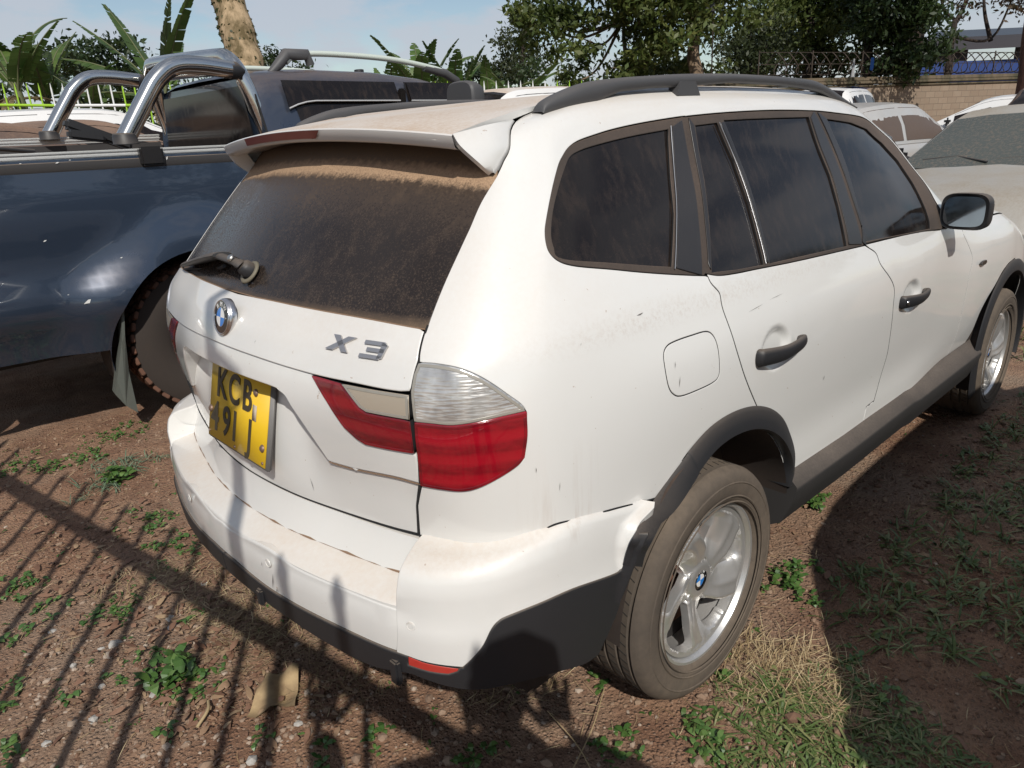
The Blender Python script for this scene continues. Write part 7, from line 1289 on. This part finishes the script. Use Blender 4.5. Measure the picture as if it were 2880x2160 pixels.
def stones(name, pos, size, m, flat=.6, parent=None):
    n = len(pos); s = size[:, None, None]*g10.uniform(.65, 1.25, (n, 1, 3))*[1, 1, flat]; V = IV[None]*s*(1+g10.normal(size=(n, len(IV), 1))*.14); a = g10.uniform(0, 6.28, n); ca, sa = np.cos(a)[:, None], np.sin(a)[:, None]
    X = V[..., 0]*ca-V[..., 1]*sa; Y = V[..., 0]*sa+V[..., 1]*ca; P = np.stack([X+pos[:, :1], Y+pos[:, 1:2], V[..., 2]+(gzv(pos)+size*flat*.25)[:, None]], -1)
    return mesh_np(name, P.reshape(-1, 3), (IFc[None]+len(IV)*np.arange(n)[:, None, None]).reshape(-1, 3), m, parent)
def scatter(n, boxes):
    w = np.array([(b[1]-b[0])*(b[3]-b[2]) for b in boxes]); k = g10.choice(len(boxes), n, p=w/w.sum()); B = np.array(boxes)[k]; return np.stack([g10.uniform(B[:, 0], B[:, 1]), g10.uniform(B[:, 2], B[:, 3])], 1)
BX = [(-1.75, -.35, -.75, 3.0), (-.45, 3.2, -1.75, -.45)]
p = scatter(13000, BX); tag(stones('soil_clods', p, np.exp(g10.normal(-5.35, .42, len(p))), M_clod, .7), kind='stuff')
def around(lst, per, spread=1.):
    out = [];
    for x, y, r in lst: n = max(2, int(per*(r/.1)**1.6)); a = g10.uniform(0, 6.28, n); d = r*np.sqrt(g10.uniform(0, 1, n))*spread; out.append(np.stack([x+d*np.cos(a), y+d*np.sin(a)], 1))
    return np.vstack(out)
p = np.vstack([around(COV['gravel'], 30, 1.3), scatter(500, BX)]); tag(stones('gravel', p, np.exp(g10.normal(-5.3, .45, len(p))), M_peb), kind='stuff')
def sprigs(pts, h, L_, w, n, curl=.5, erect=.6):
    """n leaves from each point: narrow bent blades of 3 quads"""
    k = len(pts)*n; b = np.repeat(pts, n, 0); az = g10.uniform(0, 6.28, k); el = g10.uniform(.1, erect, k)*1.5; ln = L_*g10.uniform(.5, 1.25, k); z0 = gzv(b)-.003; P = []; x, y, z = b[:, 0]+g10.normal(size=k)*.006, b[:, 1]+g10.normal(size=k)*.006, z0+h*g10.uniform(0, 1, k); sx, sy = -np.sin(az), np.cos(az)
    for i in range(4):
        ww = w*[.35, 1., .85, .06][i]*ln/L_; P += [np.stack([x-sx*ww, y-sy*ww, z], 1), np.stack([x+sx*ww, y+sy*ww, z+ww*.3], 1)]; x = x+np.cos(az)*np.cos(el)*ln/3; y = y+np.sin(az)*np.cos(el)*ln/3; z = z+np.sin(el)*ln/3; el = el-curl*g10.uniform(.3, 1.3, k); z = np.maximum(z, z0+.002)
    P = np.stack(P, 1); F = np.array([[0, 1, 3, 2], [2, 3, 5, 4], [4, 5, 7, 6]]); return P.reshape(-1, 3), (F[None]+8*np.arange(k)[:, None, None]).reshape(-1, 4)
def flat_bits(pts, L_, w, lift=.012, mean=None, sd=6.28):
    k = len(pts); az = (g10.uniform(0, 6.28, k) if mean is None else g10.normal(mean, sd, k)); ln = L_*g10.uniform(.3, 1.3, k); z = gzv(pts)+.003+lift*g10.uniform(0, 1, k); tilt = g10.normal(0, .18, k); bend = g10.normal(0, .35, k); P = []; x, y = pts[:, 0].copy(), pts[:, 1].copy()
    for i in range(4):
        sx, sy = -np.sin(az)*w, np.cos(az)*w; tw = [.35, 1., .8, .12][i]; P += [np.stack([x-sx*tw, y-sy*tw, z], 1), np.stack([x+sx*tw, y+sy*tw, z+w*.5*(i in (1, 2))], 1)]; x = x+np.cos(az)*ln/3; y = y+np.sin(az)*ln/3; z = z+np.sin(tilt)*ln/3; z = np.maximum(z, .0); az = az+bend/2
    P = np.stack(P, 1); F = np.array([[0, 1, 3, 2], [2, 3, 5, 4], [4, 5, 7, 6]]); return P.reshape(-1, 3), (F[None]+8*np.arange(k)[:, None, None]).reshape(-1, 4)
def stuff(name, PF, m): return tag(mesh_np(name, PF[0], PF[1], m), kind='stuff')
def join(*a):
    P = []; F = []; o = 0
    for p_, f_ in a: P.append(p_); F.append(f_+o); o += len(p_)
    return np.vstack(P), np.vstack(F)
# straw lies in swept patches, and thinly everywhere
sp_ = [flat_bits(around([q], 95, 1.25), .075, .0010, .016, rnd.uniform(0, 3.1), .75) for q in COV['straw']]
stuff('straw', join(*sp_, flat_bits(scatter(1500, BX), .06, .0009, .006)), M_straw)
wd_ = [q for i, q in enumerate(COV['weeds']) if i not in (4, 16, 30, 34)]
stuff('weeds', join(sprigs(around(wd_, 16), .022, .026, .0068, 5, .5, .55), sprigs(scatter(260, BX), .008, .018, .004, 3, .4, .5), sprigs(around([(x+rnd.uniform(-.2, .2), y+rnd.uniform(-.2, .2), r) for x, y, r in wd_[:12]], 9), .012, .018, .005, 4)), M_weed)
gr_ = COV['grassg'][:10]
sh_g = scatter(520, [(.5, 3.2, -1.75, -.95)])
stuff('grass', join(sprigs(around(gr_, 13, 1.5), .004, .060, .0030, 5, .6, .5), sprigs(around(gr_, 6, 1.5), .008, .026, .0055, 4, .6, .45), flat_bits(around(gr_, 22, 1.5), .06, .0014, .012), sprigs(sh_g, .006, .08, .0032, 5, .5, .7), sprigs(sh_g[::2]+.03, .01, .035, .008, 3)), M_grass)
# far ground: tufts beyond the pickup, between the cars and along the fence
fb = [(3.9, 12, -2.5, 2.2), (-4, 9, 4.7, 12)]
stuff('far_grass', sprigs(np.stack([g10.uniform(3.9, 8, 1500), g10.uniform(-2.5, 3, 1500)], 1), .01, .13, .006, 4, .5, .8), M_grass)
stuff('blue_green_tufts', sprigs(around(COV['grassg'][10:], 10), .004, .09, .0022, 7, .6, .6), M_bluegr)
dl = around(COV['leaves'], 9, 1.3)
stuff('leaf_litter', join(flat_bits(dl, .045, .009, .016), flat_bits(around(COV['leaves'], 20, 1.6), .025, .005, .01), flat_bits(scatter(150, BX), .04, .008, .006), flat_bits(scatter(60, [(.5, 3, -1.7, -.9)]), .05, .010, .01)), M_dead)
# a few things one can point at
for i, lab in ((4, 'upright broad leaved weed standing left of the bumper corner'), (16, 'dark leafy weed among dead leaves at the lower left'), (30, 'small patch of round leaved weeds right of the rear wheel'), (34, 'bright green weed growing against the far side of the rear wheel')):
    x, y, r = COV['weeds'][i]; o = empty('weed_plant', (x, y, 0)); tag(o, lab, 'weed', 'separate weeds'); P, F = sprigs(around([(x, y, r*.8)], 30), .04, .05 if i in (4, 16) else .030, .013 if i in (4, 16) else .009, 5, .45, .75); mesh_np('leaves', P-np.array([x, y, 0]), F, M_weed, o)
RL = ['white chalky stone at the lower left, largest of the pale ones', 'flat grey stone near the left edge', 'rounded pale stone below the largest white one', 'small white stone touching the largest white one', 'pale flat stone beside the straw', 'second pale flat stone just below the one beside the straw', 'grey stone lying in the shadow of the fence bars', 'pale flake near the straw under the bumper corner', 'grey cobble near the bottom left corner', 'low grey stone at the bottom left corner', 'grey stone left of the dead leaves', 'pale oval stone near the bottom of the picture', 'small rounded stone by the brown paper']
for (x, y), lab, sz in zip(COV['rocks'], RL, (.020, .014, .013, .010, .016, .014, .012, .012, .016, .013, .012, .016, .012)):
    tag(stones('stone', np.array([[x, y]]), np.array([sz*1.15]), M_stone, .55), lab, 'stone', 'loose stones')
x, y = COV['carton'][0]; Pc = []
for i in range(9):
    for j in range(7): u, v = i/8-.5, j/6-.5; a = .9; X, Y = u*.17, v*.12*(1-.3*u); Pc.append((x+X*math.cos(a)-Y*math.sin(a), y+X*math.sin(a)+Y*math.cos(a), .018+.016*math.sin(u*7+v*3)+.010*math.sin(v*9-u*4)+.012*abs(u)))
mb = MB(); mb.grid(np.array(Pc).reshape(9, 7, 3), 0, False); mb.grid(np.array(Pc).reshape(9, 7, 3)-[0, 0, .002], 0, True); M_ct = mat('brown_paper', (.36, .25, .13), .85); lk(M_ct, mixc(M_ct, remap(M_ct, noise(M_ct, 20., 4), .35, .7), (.42, .30, .16), (.22, .145, .08)), bsdf(M_ct).inputs['Base Color'])
tag(mb.build('torn_paper', [M_ct]), 'crumpled torn brown paper on the ground below the bumper', 'paper')
for (xx, yy_), az, L_, lab in zip(COV['stick'], (.9, 1.2, .4), (.10, .32, .35), ('curled dry yellow leaf stalk left of the brown paper', 'long dry straw stem at the bottom beside the photographer shadow', 'long pale straw stem crossing towards the rear tyre')):
    mb = MB(); mb.tube(spl([(xx-L_/2*math.cos(az), yy_-L_/2*math.sin(az), .012), (xx+.012, yy_-.01, .022), (xx+L_/2*math.cos(az), yy_+L_/2*math.sin(az), .010)], 6), .0018 if L_ > .2 else .005, 5); tag(mb.build('dry_stem', [M_straw]), lab, 'dry stem')
